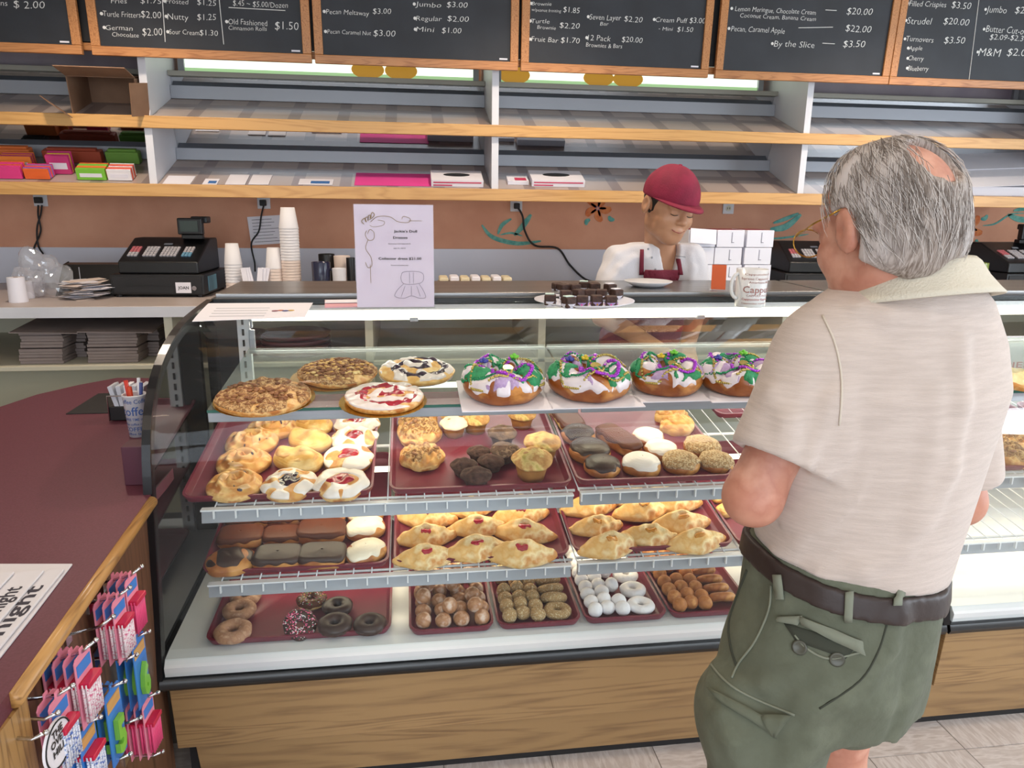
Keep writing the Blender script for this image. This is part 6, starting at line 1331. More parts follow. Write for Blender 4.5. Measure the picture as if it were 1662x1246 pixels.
def hand(P, d0, wrist, dirv, palm_n, side, curl=.5, s=1.0):
    """palm and five fingers; dirv: wrist to knuckles, palm_n: way the palm faces, side: +1/-1 for the thumb"""
    w_, d, n = Vector(wrist), Vector(dirv).normalized(), Vector(palm_n).normalized(); t = d.cross(n).normalized()*side; n = t.cross(d).normalized()*side
    n = n if n.dot(Vector(palm_n)) > 0 else -n
    for off, r in ((-.022, .015), (-.007, .016), (.008, .016), (.022, .015)): d0 = smin(d0, cone(P, w_+t*off*.6*s, w_+d*.085*s+t*off*s, .017*s, r*.8*s), .012)
    for k, (off, ln_) in enumerate(((.030, .070), (.011, .080), (-.009, .074), (-.027, .058))):
        p = w_+d*.085*s+t*off*s; a = curl*.6; v = d
        for sg, fr in ((0, .45), (1, .3), (2, .25)):
            a2 = curl*(.5+.55*sg); v = (d*cos(a2)+n*sin(a2)).normalized(); q = p+v*ln_*fr*s; d0 = smin(d0, cone(P, p, q, (.0095-.001*sg)*s, (.0088-.001*sg)*s), .003); p = q
    p = w_+d*.02*s+t*.022*s
    for v, l in (((d*.55+t*.75+n*.3), .045), ((d*.85+t*.3+n*.45), .032), ((d*.95+n*.45), .026)): q = p+v.normalized()*l*s; d0 = smin(d0, cone(P, p, q, .012*s, .010*s), .006); p = q
    return d0
def head_parts(P, c, R, s=1.0, smile=0.0, old=False):
    T = lambda x, y, z: Vector(c)+Vector((R @ np.array((x, y, z), np.float32)*s).tolist())
    E = lambda p, r: ell(P, T(*p), tuple(k*s for k in r), R)
    d = E((0, -.012, .028), (.076, .096, .088))
    d = smin(d, E((0, .022, -.035), (.062, .072, .075)), .03)
    d = smin(d, E((0, .060, -.085), (.034, .028, .026)), .035)          # chin
    for sx in (-1, 1):
        d = smin(d, E((sx*.040, .052, -.028), (.026, .028, .026)), .02)  # cheeks
        d = smin(d, E((sx*.048, .014, -.066), (.014, .038, .022)), .025)  # jaw
        d = smin(d, E((sx*.030, .078, .022), (.026, .012, .010)), .014)  # brow
        d = smax(d, -E((sx*.031, .098, .004), (.019, .016, .012)), .012)
        d = smin(d, E((sx*.031, .074, .003), (.015, .013, .0115)), .005) # closed lid
        e = E((sx*.083, -.014, -.002), (.011, .021, .034)); e = smax(e, -E((sx*.094, -.008, .001), (.008, .010, .018)), .006)
        d = smin(d, e, .006)
    d = smin(d, cone(P, T(0, .086, .012), T(0, .108, -.020), .008*s, .0115*s), .012)
    for sx in (-1, 1): d = smin(d, E((sx*.013, .098, -.024), (.009, .011, .0075)), .006)
    d = smin(d, E((0, .088, -.052), (.025, .012, .006)), .004); d = smin(d, E((0, .086, -.061), (.020, .012, .0065)), .004)
    d = smax(d, -E((0, .101, -.0565), (.026, .006, .0014)), .002)
    return d, T
def hit(fn, px, py, n=220):
    d = (CF+CR*((px-831)/FPX)-CU*((py-623)/FPX)).normalized(); t = .3
    for _ in range(n):
        p = CAM+d*t; v = float(fn(np.array([tuple(p)], np.float32))[0])
        if v < .0004: break
        t += v*.7
        if t > 6: return None, None
    e = .002; g = Vector([float(fn(np.array([tuple(p+Vector([e*(k == j) for j in range(3)]))], np.float32))[0])-v for k in range(3)]).normalized(); return p, g
def patch(name, quad, nu, nv, off, fn, mt, parent, th=.002, wob=0, curl=0):
    a, b, c, d = [Vector(q) for q in quad]; V = []
    for j in range(nv+1):
        for i in range(nu+1):
            u, v = i/nu, j/nv; q = (a.lerp(b, u)).lerp(d.lerp(c, u), v); p, g = hit(fn, q.x, q.y)
            if p is None: return None
            V.append(p+g*(off+wob*sin(u*9+v*4)+curl*v*v))
    o = MB().add(V, [(j*(nu+1)+i, (j+1)*(nu+1)+i, (j+1)*(nu+1)+i+1, j*(nu+1)+i+1) for j in range(nv) for i in range(nu)]).build(name, mt, parent, world=True, smooth=True)
    s = o.modifiers.new('t', 'SOLIDIFY'); s.thickness = th; s.offset = 0; return o
def seam(name, pts, fn, mt, parent, r=.0016, off=.0008, k=5):
    P2 = smooth_poly([tuple(p) for p in pts], k); P3 = []
    for x, y in P2:
        p, g = hit(fn, x, y)
        if p is not None and (not P3 or (p-P3[-1]).length < .12): P3.append(p+g*off)
    return MB().tube(P3, r, 6).build(name, mt, parent, world=True, smooth=True) if len(P3) > 2 else None

m_skin = mat('skin_fair', '#c78d76', .5, var=['#b97c67', '#d59f89'], vscale=14, bump=.12, bscale=90, sss=.12); m_skin2 = mat('skin_tan', '#c69474', .42, var='#ba8868', vscale=10, bump=.06, bscale=90, sss=.1)
# ------------------------------------------------ customer seen from behind
CY = .26
def wp(px, py, y): return at(px, py, y=y)
hc = wp(1433, 372, 1.02); HR = rotm(radians(13), radians(-15), radians(-2)); HS = 1.0
shL, shR = wp(1336, 566, 1.0), wp(1545, 556, 1.10)
slL, slR = wp(1258, 745, .965), wp(1566, 775, 1.10)
elL, elR = wp(1222, 806, .985), wp(1556, 812, 1.12)
haL, haR = elL+Vector((.135, .20, .03)), elR+Vector((-.12, .20, .05))
neck0 = wp(1438, 500, 1.045)
tc0 = wp(1436, 620, 1.05); tc1 = wp(1402, 780, 1.05); tc2 = wp(1376, 930, 1.05)
TOR = [(.80, tc2.x-.01, 1.05, .175, .13), (tc2.z, tc2.x, 1.05, .168, .135), (tc1.z, tc1.x+.002, 1.045, .181, .145), (tc0.z, tc0.x, 1.045, .200, .142), (tc0.z+.07, tc0.x, 1.045, .185, .125), (tc0.z+.135, tc0.x-.003, 1.030, .138, .100), (tc0.z+.165, tc0.x-.004, 1.02, .092, .084), (tc0.z+.20, tc0.x-.004, 1.02, .080, .074)]
hemz = lambda P: .975-.20*(P[:, 0]-tc2.x)
def shirt_raw(P):
    d = stack(P, TOR, CY)
    d = smin(d, cone(P, shL, slL, .064, .063), .035); d = smin(d, cone(P, shR, slR, .062, .058), .035)
    # draped folds
    f = .0035*np.sin((P[:, 0]*26-P[:, 2]*9+P[:, 1]*6)+2*np.sin(P[:, 2]*7))*np.clip((1.30-P[:, 2])*5, 0, 1)*np.clip(1-np.abs(P[:, 2]-1.12)*3, 0, 1)
    lf = np.exp(-(((P-A(wp(1318, 700, .93)))@rotm(0)[:, 0])/.035)**2)*np.clip(1-np.abs(P[:, 2]-1.17)*5, 0, 1)
    return d+f*1.3-.0025*wav(P, 16, 3)+.02*lf*np.sin((P[:, 0]*.9-P[:, 2]*.35)*150)*.35
def ridges(fn, segs):
    out = []
    for pts, r, dp in segs:
        q = []
        for x, y in pts:
            p, g = hit(fn, x, y)
            if p is not None: q.append(p-g*dp)
        out += [(a, b, r) for a, b in zip(q, q[1:])]
    def f(P, d, k=.022):
        for a, b, r in out: d = smin(d, cone(P, a, b, r, r*.8), k)
        return d
    return f
shirt_r0 = shirt_raw
s_rg = ridges(shirt_r0, [([(1352, 655), (1345, 720), (1330, 790)], .012, .008), ([(1372, 640), (1372, 720), (1350, 800), (1330, 850)], .012, .009), ([(1558, 560), (1560, 650), (1540, 760), (1500, 850)], .014, .009), ([(1520, 640), (1512, 740), (1480, 860)], .012, .010), ([(1400, 500), (1440, 512), (1500, 506)], .010, .009), ([(1260, 905), (1330, 935), (1400, 925), (1470, 895)], .012, .0105), ([(1250, 640), (1280, 680), (1276, 730)], .010, .008)])
def shirt_raw(P): return s_rg(P, shirt_r0(P))
def shirt(P):
    d = shirt_raw(P); tor = stack(P, TOR, CY)-.002*wav(P, 16, 3)
    for s_, e_ in ((shL, slL), (shR, slR)):
        ax = (e_-s_).normalized(); side = np.linalg.norm(P-A(e_), axis=1) < .13
        cut = (P-A(e_))@A(ax)
        c_ = smax(smax(d, cut, .004), -cone(P, s_.lerp(e_, .75), e_+ax*.06, .047, .049), .004)
        d = np.where(side, np.minimum(c_, tor), d)
    d = smax(d, hemz(P)-P[:, 2], .01); d = smax(d, P[:, 2]-(tc0.z+.158), .006)
    return d
pelv = wp(1352, 1010, 1.04)
hipL, hipR = wp(1275, 1060, 1.02), wp(1378, 1035, 1.06)
knL, knR = wp(1236, 1246, .98), wp(1362, 1185, 1.12)
ankL, ankR = Vector((knL.x-.01, knL.y-.01, .09)), Vector((knR.x+.0, knR.y-.03, .09))
def shorts_raw(P):
    d = stack(P, [(.72, pelv.x, 1.04, .165, .135), (.80, pelv.x-.012, 1.035, .165, .148), (.90, pelv.x+.004, 1.04, .165, .140), (1.02, tc2.x-.012, 1.05, .160, .130)], CY, 2.3)
    d = smin(d, cone(P, hipL, knL+Vector((0, 0, -.03)), .098, .086), .04); d = smin(d, cone(P, hipR, knR+Vector((0, 0, -.02)), .080, .068), .03)
    d = smin(d, ell(P, wp(1180, 1165, 1.0), (.045, .075, .085)), .03)
    d = d-.0030*wav(P*A(1, 1, .6), 34, 8)*np.clip((.92-P[:, 2])*6, 0, 1)-.0018*wav(P, 60, 11)
    cr_ = np.exp(-((P[:, 0]-(pelv.x+.035)-(P[:, 2]-.8)*.12)/.012)**2)*np.clip((.93-P[:, 2])*8, 0, 1)*np.clip((1.02-P[:, 1])*20, 0, 1); return d+.006*cr_
shorts_r0 = shorts_raw
o_rg = ridges(shorts_r0, [([(1400, 1085), (1350, 1110), (1300, 1125)], .012, .008), ([(1410, 1110), (1370, 1135), (1330, 1150)], .011, .008), ([(1290, 1090), (1240, 1110), (1200, 1108)], .012, .0085), ([(1320, 1150), (1312, 1200), (1300, 1240)], .013, .009), ([(1280, 1175), (1282, 1215), (1270, 1244)], .011, .008), ([(1168, 1160), (1185, 1205), (1200, 1244)], .012, .0085), ([(1455, 1000), (1448, 1050), (1425, 1085)], .012, .009), ([(1170, 1030), (1160, 1080), (1150, 1110)], .012, .008), ([(1340, 1090), (1300, 1150), (1240, 1180)], .010, .008)])
def shorts_raw(P): return o_rg(P, shorts_r0(P), .018)
def shorts(P):
    d = shorts_raw(P)
    m = P[:, 0]+.35*(P[:, 1]-1.0) > (hipL.x+hipR.x)/2-.035
    d = np.where(m & (P[:, 2] < .75), smax(d, (knR.z+.022)-P[:, 2], .006), smax(d, (knL.z-.10)-P[:, 2], .006))
    d = smax(d, P[:, 2]-(.995-.10*(P[:, 0]-tc2.x)), .004); return d
def man_skin(P):
    d, T = head_parts(P, hc, HR, HS, old=True)
    nb = Vector(T(0, -.018, -.05)); d = smin(d, cone(P, nb, neck0, .056, .056), .02)
    d = smin(d, cone(P, Vector(T(0, .01, -.075)), neck0+Vector((0, .03, 0)), .050, .056), .03)
    d = smin(d, ell(P, (tc0.x, 1.05, tc0.z-.03), (.15, .085, .12)), .03); d = smin(d, ell(P, (tc1.x, 1.05, 1.0), (.14, .10, .25)), .05)
    for s_, e_, h_, sd in ((shL, elL, haL, 1), (shR, elR, haR, -1)):
        d = smin(d, cone(P, s_, e_, .046, .041), .03); w_ = e_.lerp(h_, .88); d = smin(d, cone(P, e_, w_, .042, .027), .02)
        d = hand(P, d, w_, (h_-e_)+Vector((-.1*sd*-1, 0, 0)), (0, .1, -1), sd*-1, .5)
    d = smin(d, ell(P, (pelv.x, 1.05, .85), (.13, .10, .12)), .04)
    for h_, k_, a_ in ((hipL, knL, ankL), (hipR, knR, ankR)):
        d = smin(d, cone(P, h_, k_, .078, .052), .03); cf = k_.lerp(a_, .3)+Vector((0, -.015, 0)); d = smin(d, cone(P, k_, cf, .050, .052), .02); d = smin(d, cone(P, cf, a_, .052, .034), .02)
        d = smin(d, cone(P, a_+Vector((0, 0, -.04)), a_+Vector((0, .14, -.055)), .035, .028), .02)
    return d
man = thing('person', 'elderly man with grey hair, beige polo shirt and olive cargo shorts, seen from behind', 'person', (pelv.x, 1.05, 0))
body = sdf_obj('body', man_skin, (.28, .84, .0), (1.08, 1.56, 1.70), .0062, m_skin, man)
m_polo = mat('beige_polo', '#cbbcb3', .85, var='#c1b2a9', vscale=60, stretch=(.3, .3, 3), bump=.35, bscale=260, sheen=.2)
sh_ = sdf_obj('polo_shirt', shirt, (.38, .82, .82), (1.10, 1.30, 1.50), .0058, m_polo, man, smooth_it=2)
m_collar = mat('collar_rib', '#d6cebd', .85, bump=.4, bscale=300)
# collar, folded over
V = []; nth = 48; CT = Matrix.Translation((tc0.x-.006, 1.012, tc0.z+.176)) @ Matrix.Rotation(.26, 4, 'Z') @ Matrix.Rotation(radians(-14), 4, 'X')
prof_c = [(.070, -.025), (.072, .0), (.075, .010), (.080, .012), (.085, .006), (.094, -.015), (.106, -.034), (.112, -.042)]
for r_, z_ in prof_c:
    for k in range(nth): a = 2*pi*k/nth; drop = (1+.5*max(0, sin(a))**2) if z_ < 0 and r_ > .08 else 1; V.append(CT @ Vector((r_*1.06*cos(a), r_*1.0*sin(a), z_*drop*1.0)))
co = MB().add(V, [(i*nth+k, i*nth+(k+1) % nth, (i+1)*nth+(k+1) % nth, (i+1)*nth+k) for i in range(len(prof_c)-1) for k in range(nth)]).build('collar', m_collar, sh_, world=True, smooth=True)
s = co.modifiers.new('t', 'SOLIDIFY'); s.thickness = .003; s.offset = 0
m_seam = mat('polo_seam', '#cdc2b4', .9)
seam('sleeve_seam', [(1335, 512), (1356, 560), (1366, 620), (1362, 690)], shirt, m_seam, sh_, .0016)
seam('sleeve_hem', [(1212, 728), (1240, 752), (1284, 764)], shirt, m_seam, sh_, .0013)
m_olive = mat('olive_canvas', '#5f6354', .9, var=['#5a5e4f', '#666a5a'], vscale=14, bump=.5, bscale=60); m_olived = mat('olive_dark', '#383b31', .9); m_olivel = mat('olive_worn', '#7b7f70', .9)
so = sdf_obj('cargo_shorts', shorts, (.36, .82, .38), (1.06, 1.34, 1.02), .006, m_olive, man, smooth_it=1)
m_belt = mat('brown_leather', '#2e211e', .5, bump=.2, bscale=60)
bz = lambda P: .962-.16*(P[:, 0]-tc2.x)+.06*(P[:, 1]-1.0)
belt = lambda P: smax(np.abs(shorts_raw(P)-.003)-.0055, np.abs(P[:, 2]-bz(P))-.019, .003)
sdf_obj('belt', belt, (.44, .84, .88), (1.0, 1.26, 1.04), .0045, m_belt, man)
sb = lambda P: np.minimum(shorts(P), belt(P))
for x0, y0, x1, y1 in ((1262, 932, 1268, 972), (1377, 962, 1376, 1008), (1464, 940, 1455, 982)):
    patch('belt_loop', [(x0-6, y0), (x0+7, y0), (x1+6, y1), (x1-7, y1)], 2, 5, .003, sb, m_olivel, so, .003)
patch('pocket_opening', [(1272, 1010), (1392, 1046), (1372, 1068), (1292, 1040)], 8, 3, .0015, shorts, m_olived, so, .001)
patch('pocket_flap', [(1264, 1000), (1304, 998), (1296, 1013), (1262, 1008)], 4, 2, .004, shorts, m_olivel, so, .003, .002)
patch('pocket_flap', [(1300, 998), (1398, 1038), (1402, 1062), (1302, 1012)], 8, 2, .005, shorts, m_olivel, so, .003, .0025)
seam('pocket_edge', [(1290, 1030), (1310, 1052), (1345, 1068), (1395, 1058)], shorts, m_olivel, so, .002)
for x, y in ((1298, 1050), (1358, 1069)):
    p, g = hit(shorts, x, y); q = MB().lathe([(0, 0), (.011, 0), (.0115, .0025), (.009, .0032), (.007, .002), (0, .002)], n=24); zq = Vector((0, 0, 1)).rotation_difference(g)
    q.xf(Matrix.Translation(p+g*.0005) @ zq.to_matrix().to_4x4()); q.build('pocket_button', mat('olive_button', '#4a4a40', .35), so, world=True, smooth=True)
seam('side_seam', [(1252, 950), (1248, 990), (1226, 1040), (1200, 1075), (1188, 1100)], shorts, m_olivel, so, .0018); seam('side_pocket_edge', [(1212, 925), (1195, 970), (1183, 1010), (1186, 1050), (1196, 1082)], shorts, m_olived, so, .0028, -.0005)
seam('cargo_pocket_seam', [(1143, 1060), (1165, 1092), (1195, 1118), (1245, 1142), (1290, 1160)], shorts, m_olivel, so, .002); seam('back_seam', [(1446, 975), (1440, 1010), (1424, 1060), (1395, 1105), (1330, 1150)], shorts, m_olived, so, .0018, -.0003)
patch('cargo_pocket_flap', [(1150, 1115), (1240, 1162), (1262, 1195), (1172, 1142)], 7, 3, .006, shorts, m_olive, so, .003, .002)
patch('cargo_pocket_flap', [(1236, 1160), (1286, 1158), (1256, 1192), (1246, 1186)], 4, 3, .007, shorts, m_olive, so, .003, .0015)
# hair, ears, glasses
d_, HT = head_parts(np.zeros((1, 3), np.float32), hc, HR, HS)
def scalp(P): return smin(ell(P, HT(0, -.012, .028), (.076, .096, .088), HR), ell(P, HT(0, -.03, -.03), (.068, .066, .06), HR), .03)
def hlocal(P): return (P-A(hc))@HR
def hair_f(P):
    q = hlocal(P); d = scalp(P)-.012-.003*np.sin(q[:, 0]*240+q[:, 2]*30+3*np.sin(q[:, 2]*40))*np.clip(1-q[:, 2]*8, .3, 1)*.6-.002*wav(P, 90, 4)
    crown = ell(P, HT(.005, -.088, .074), (.040, .042, .040), HR)
    front = q[:, 1]-.055; nape = -.074+.012*np.sin(q[:, 0]*60)-q[:, 2]
    ear = ell(P, HT(-.088, -.002, -.010), (.030, .034, .044), HR); ear2 = ell(P, HT(.088, -.002, -.010), (.030, .034, .044), HR)
    side = (q[:, 1]-.018)*1.0+np.clip(-q[:, 2]-.0, 0, 1)*.9
    return smax(smax(smax(smax(d, -crown, .012), smax(front, nape, .01), .012), -np.minimum(ear, ear2), .008), side, .01)
m_hair = bpy.data.materials.new('grey_hair'); m_hair.use_nodes = True; nt = m_hair.node_tree; b_ = nt.nodes['Principled BSDF']; b_.inputs['Roughness'].default_value = .55
tcx = nt.nodes.new('ShaderNodeTexCoord'); mpn = nt.nodes.new('ShaderNodeMapping'); mpn.inputs['Scale'].default_value = (420, 160, 9); no = nt.nodes.new('ShaderNodeTexNoise'); no.inputs['Scale'].default_value = 1; no.inputs['Detail'].default_value = 4
nt.links.new(tcx.outputs['Object'], mpn.inputs[0]); nt.links.new(mpn.outputs[0], no.inputs['Vector']); rp = nt.nodes.new('ShaderNodeValToRGB'); rp.color_ramp.elements[0].position = .38; rp.color_ramp.elements[1].position = .66
rp.color_ramp.elements[0].color = srgb('#75665c'); rp.color_ramp.elements[1].color = srgb('#b3a79f'); nt.links.new(no.outputs['Fac'], rp.inputs[0]); sxz = nt.nodes.new('ShaderNodeSeparateXYZ'); nt.links.new(tcx.outputs['Object'], sxz.inputs[0]); s1 = nt.nodes.new('ShaderNodeMath'); s1.operation = 'SUBTRACT'; s1.inputs[1].default_value = hc.x-pelv.x+.012; nt.links.new(sxz.outputs[0], s1.inputs[0])
s2 = nt.nodes.new('ShaderNodeMath'); s2.operation = 'ABSOLUTE'; nt.links.new(s1.outputs[0], s2.inputs[0]); s3 = nt.nodes.new('ShaderNodeMapRange'); s3.inputs[1].default_value = .035; s3.inputs[2].default_value = .095; nt.links.new(s2.outputs[0], s3.inputs[0])
mxh = nt.nodes.new('ShaderNodeMix'); mxh.data_type = 'RGBA'; mxh.inputs[7].default_value = srgb('#c9c1bf'); nt.links.new(s3.outputs[0], mxh.inputs[0]); nt.links.new(rp.outputs[0], mxh.inputs[6]); nt.links.new(mxh.outputs[2], b_.inputs['Base Color'])
hr = sdf_obj('hair', hair_f, tuple(hc-Vector((.13, .14, .13))), tuple(hc+Vector((.13, .13, .14))), .004, m_hair, man)
rg = np.random.default_rng(11); q1, q2 = MB(), MB()
def grad(fn, p, e=.002):
    Pn = np.array([tuple(p)]+[tuple(p+Vector([e*(k == j) for j in range(3)])) for k in range(3)], np.float32); v = fn(Pn); return float(v[0]), Vector([float(v[k+1]-v[0]) for k in range(3)]).normalized()
dn = Vector((HR @ np.array((0, -.25, -1), np.float32)).tolist())
for i in range(1900):
    a = rg.uniform(-2.7, 2.7)-pi/2; el = rg.uniform(-.35, 1.15)
    lv = np.array((cos(a)*cos(el), sin(a)*cos(el), sin(el))); lv = lv*np.array((.076, .096, .088)); p = HT(lv[0], lv[1]-.012, lv[2]+.028)
    if float(ell(np.array([tuple(p)], np.float32), HT(.005, -.088, .074), (.044, .046, .044), HR)[0]) < 0 and rg.random() < .8: continue
    pts = []; n_ = int(rg.integers(5, 9)); sw = rg.uniform(-.3, .3)
    ok = True
    for j in range(n_):
        v, g = grad(scalp, p); p = p-g*(v-.0125-.003*rg.uniform(0, 1)*(j/n_)-.0012*(i % 3))
        if min(float(ell(np.array([tuple(p)], np.float32), HT(sx_*.088, -.008, -.010), (.022, .026, .038), HR)[0]) for sx_ in (-1, 1)) < 0: ok = j > 2; break
        if float(hair_f(np.array([tuple(p-g*.008)], np.float32))[0]) > .010: ok = j > 2; break
        pts.append(p.copy()); t = (dn-g*dn.dot(g)); sd = g.cross(t).normalized(); t = (t.normalized()+sd*(sw+.25*sin(j+i))).normalized(); p = p+t*.011
    if len(pts) > 3 and ok: (q1 if i % 2 else q2).tube(pts, [.00036]*(len(pts)-1)+[.00015], 4, cap=False)
tag(q1.build('hair_strands', mat('hair_light', '#d3cbc6', .5), hr, world=True, smooth=True), kind='stuff'); tag(q2.build('hair_strands', mat('hair_dark', '#7d7169', .5), hr, world=True, smooth=True), kind='stuff')
g_ = empty('eyeglasses'); g_.parent = man; g_.matrix_basis = man.matrix_basis.inverted(); CH.setdefault(man.name, []).append(g_)
for sx in (-1, 1):
    MB().tube([HT(sx*.083, -.01, .030), HT(sx*.081, .05, .022), HT(sx*.066, .104, .014)], .0013, 6).build('temple', M['gold'], g_, world=True, smooth=True)
    cc = [HT(sx*.035+.030*cos(a), .112, .004+.022*sin(a)) for a in [2*pi*k/24 for k in range(24)]]
    MB().tube(cc, .0012, 6, closed=True).build('rim', M['gold'], g_, world=True, smooth=True); MB().add(cc, [tuple(range(24))]).build('lens', M['clear'], g_, world=True)
MB().tube([HT(-.006, .114, .006), HT(0, .117, .010), HT(.006, .114, .006)], .0013, 6).build('bridge', M['gold'], g_, world=True)
for a_ in (ankL, ankR):
    f = lambda P, a_=a_: smax(smin(cone(P, a_+Vector((0, -.02, -.045)), a_+Vector((0, .16, -.05)), .044, .042), cone(P, a_+Vector((0, -.01, -.02)), a_+Vector((0, 0, .01)), .043, .043), .02), .004-P[:, 2], .004)
    sdf_obj('shoe', f, (a_.x-.07, a_.y-.09, -.002), (a_.x+.07, a_.y+.25, .16), .006, mat('shoe_brown', '#5a4638', .6), man)

# ------------------------------------------------ employee behind the case
ec = wp(1086, 336, 2.92); ER = rotm(pi+radians(13), radians(-17), radians(-6)); ES = 1.18
E_T = lambda x, y, z: ec+Vector((ER @ np.array((x, y, z), np.float32)*ES).tolist())
eN = wp(1075, 408, 3.02); eS1, eS2 = wp(1004, 425, 3.03), wp(1120, 418, 3.00)     # his right and left shoulder
eE1, eE2 = wp(978, 512, 2.93), wp(1131, 498, 2.93); eH1, eH2 = wp(1082, 574, 2.60), wp(1112, 577, 2.60)
eW1, eW2 = eE1.lerp(eH1, .86), eE2.lerp(eH2, .84)
ew = wp(1038, 560, 3.16); 
ETOR = [(.62, ew.x-.02, 3.17, .17, .12), (.95, ew.x-.01, 3.15, .165, .12), (1.12, wp(1050, 520, 3.1).x, 3.10, .175, .125), (1.25, wp(1058, 470, 3.06).x, 3.06, .185, .12), (1.33, wp(1062, 435, 3.04).x, 3.04, .175, .10), (1.38, wp(1066, 420, 3.03).x, 3.03, .12, .08), (1.42, eN.x, 3.02, .075, .065), (1.47, eN.x, 3.02, .066, .06)]
def eskin(P):
    d, T = head_parts(P, ec, ER, ES)
    d = smin(d, cone(P, E_T(0, -.03, -.06), eN+Vector((0, .02, -.04)), .060, .068), .03); d = smin(d, ell(P, eN+Vector((.0, .02, -.10)), (.10, .07, .10)), .04)
    d = smin(d, ell(P, (ew.x, 3.12, 1.05), (.13, .09, .28)), .05)
    for s_, e_, w_, h_, sd in ((eS1, eE1, eW1, eH1, 1), (eS2, eE2, eW2, eH2, -1)):
        d = smin(d, cone(P, s_, e_, .048, .042), .03); d = smin(d, cone(P, e_, w_, .043, .029), .02); d = hand(P, d, w_, (h_-w_)+Vector((0, -.03, 0)), (0, -.2, -1), sd, .7)
    for sx in (-1, 1):
        a_ = Vector((ew.x+.09*sx, 3.17, .88)); k_ = Vector((ew.x+.10*sx, 3.14, .48)); f_ = Vector((ew.x+.10*sx, 3.18, .09)); d = smin(d, cone(P, a_, k_, .08, .055), .04); d = smin(d, cone(P, k_, f_, .055, .035), .03); d = smin(d, cone(P, f_-Vector((0, 0, .05)), f_+Vector((0, -.15, -.055)), .035, .03), .02)
    return d
emp = thing('person', 'man in maroon cap, white polo and maroon apron bending behind the bakery case', 'person', (ew.x, 3.15, 0))
sdf_obj('body', eskin, (.55, 2.44, .0), (1.36, 3.36, 1.72), .0062, m_skin2, emp)
fz_ = lambda P: .0035*np.sin(P[:, 0]*55+P[:, 2]*32)+.003*wav(P, 30, 21)
e_rg = None
def eshirt(P):
    d = stack(P, ETOR, pi); d = smin(d, cone(P, eS1, eE1, .068, .072), .05); d = smin(d, cone(P, eS2, eE2, .064, .066), .05); d = d-fz_(P)*.8
    d = e_rg(P, d, .018) if e_rg else d
    for s_, e_ in ((eS1, eE1), (eS2, eE2)):
        ax = (e_-s_).normalized(); side = np.linalg.norm(P-A(e_), axis=1) < .13; cut = (P-A(e_))@A(ax)+.005; d = np.where(side, smax(d, cut, .004), d)
        d = np.where(side, smax(d, -cone(P, s_.lerp(e_, .7), e_+ax*.06, .058, .060), .004), d)
    # open placket, a narrow V at the front of the neck
    vz = eN.z-.02; v = smax(np.abs(P[:, 0]-eN.x-.008)-.032*np.clip((P[:, 2]-(vz-.135))/.12, 0, 1.3), P[:, 1]-3.02, .005); v = smax(v, (vz-.135)-P[:, 2], .01)
    d = smax(d, -v, .006); return smax(smax(d, P[:, 2]-(eN.z+.035), .005), .92-P[:, 2], .005)
_er = ridges(eshirt, [([(1030, 400), (1000, 412), (982, 440)], .012, .009), ([(1028, 420), (1005, 435), (995, 452)], .012, .009), ([(1120, 415), (1125, 435), (1122, 452)], .011, .008), ([(1020, 398), (992, 402), (974, 425)], .010, .008)])
e_rg = _er
m_wp = mat('white_polo', '#dddade', .8, bump=.25, bscale=200, sheen=.1)
es = sdf_obj('polo_shirt', eshirt, (.60, 2.84, .88), (1.34, 3.30, 1.50), .006, m_wp, emp, smooth_it=1)
V = []; CT = Matrix.Translation((eN.x, 3.03, eN.z-.002)) @ Matrix.Rotation(.05, 4, 'Z') @ Matrix.Rotation(radians(18), 4, 'X')
gap = .62
for r_, z_ in prof_c:
    for k in range(nth+1):
        a = -pi/2+gap+(2*pi-2*gap)*k/nth; fr_ = max(0, -sin(a)); drop = 1+.7*fr_**3 if r_ > .08 and z_ < 0 else 1; V.append(CT @ Vector((r_*1.02*cos(a), r_*.95*sin(a)-(.01*fr_ if r_ > .09 else 0), z_*drop)))
n1_ = nth+1
co = MB().add(V, [(i*n1_+k, i*n1_+k+1, (i+1)*n1_+k+1, (i+1)*n1_+k) for i in range(len(prof_c)-1) for k in range(nth)]).build('collar', m_wp, es, world=True, smooth=True); s = co.modifiers.new('t', 'SOLIDIFY'); s.thickness = .003; s.offset = 0
for x, y in ((1052, 404), (1058, 418), (1064, 437)):
    p, g = hit(eshirt, x, y)
    if p: MB().sphere(p+g*.001, .0045, 10, 6, (1, .5, 1)).build('button', M['rail'], es, world=True, smooth=True)
m_apron = mat('maroon_apron', '#6c1c2f', .8, var='#7c2438', vscale=12, bump=.3, bscale=200)
def eapr(P):
    d = np.abs(stack(P, ETOR, pi)-fz_(P)*.8-.007)-.003; d = smax(d, P[:, 1]-(ew.y-.02)-(P[:, 2] < 1.0)*.06, .004)
    topz = 1.282+.05*np.abs(P[:, 0]-eN.x)/.1*0; bib = np.where(P[:, 2] > 1.08, np.abs(P[:, 0]-(eN.x-.002))-.098-.25*np.clip(1.18-P[:, 2], 0, 1), -.1); d = smax(d, bib, .004)
    return smax(d, P[:, 2]-topz, .004)
ap = sdf_obj('apron', eapr, (.62, 2.86, .60), (1.30, 3.22, 1.36), .005, m_apron, emp)
for x0, y0, x1, y1 in ((1042, 405, 1041, 446), (1101, 420, 1105, 446)): patch('apron_strap', [(x0-3, y0), (x0+3, y0), (x1+4, y1), (x1-4, y1)], 2, 6, .003, eshirt, m_apron, ap, .002)
seam('chest_embroidery', [(1094, 415), (1104, 416), (1113, 417)], eshirt, M['rail'], es, .0015)
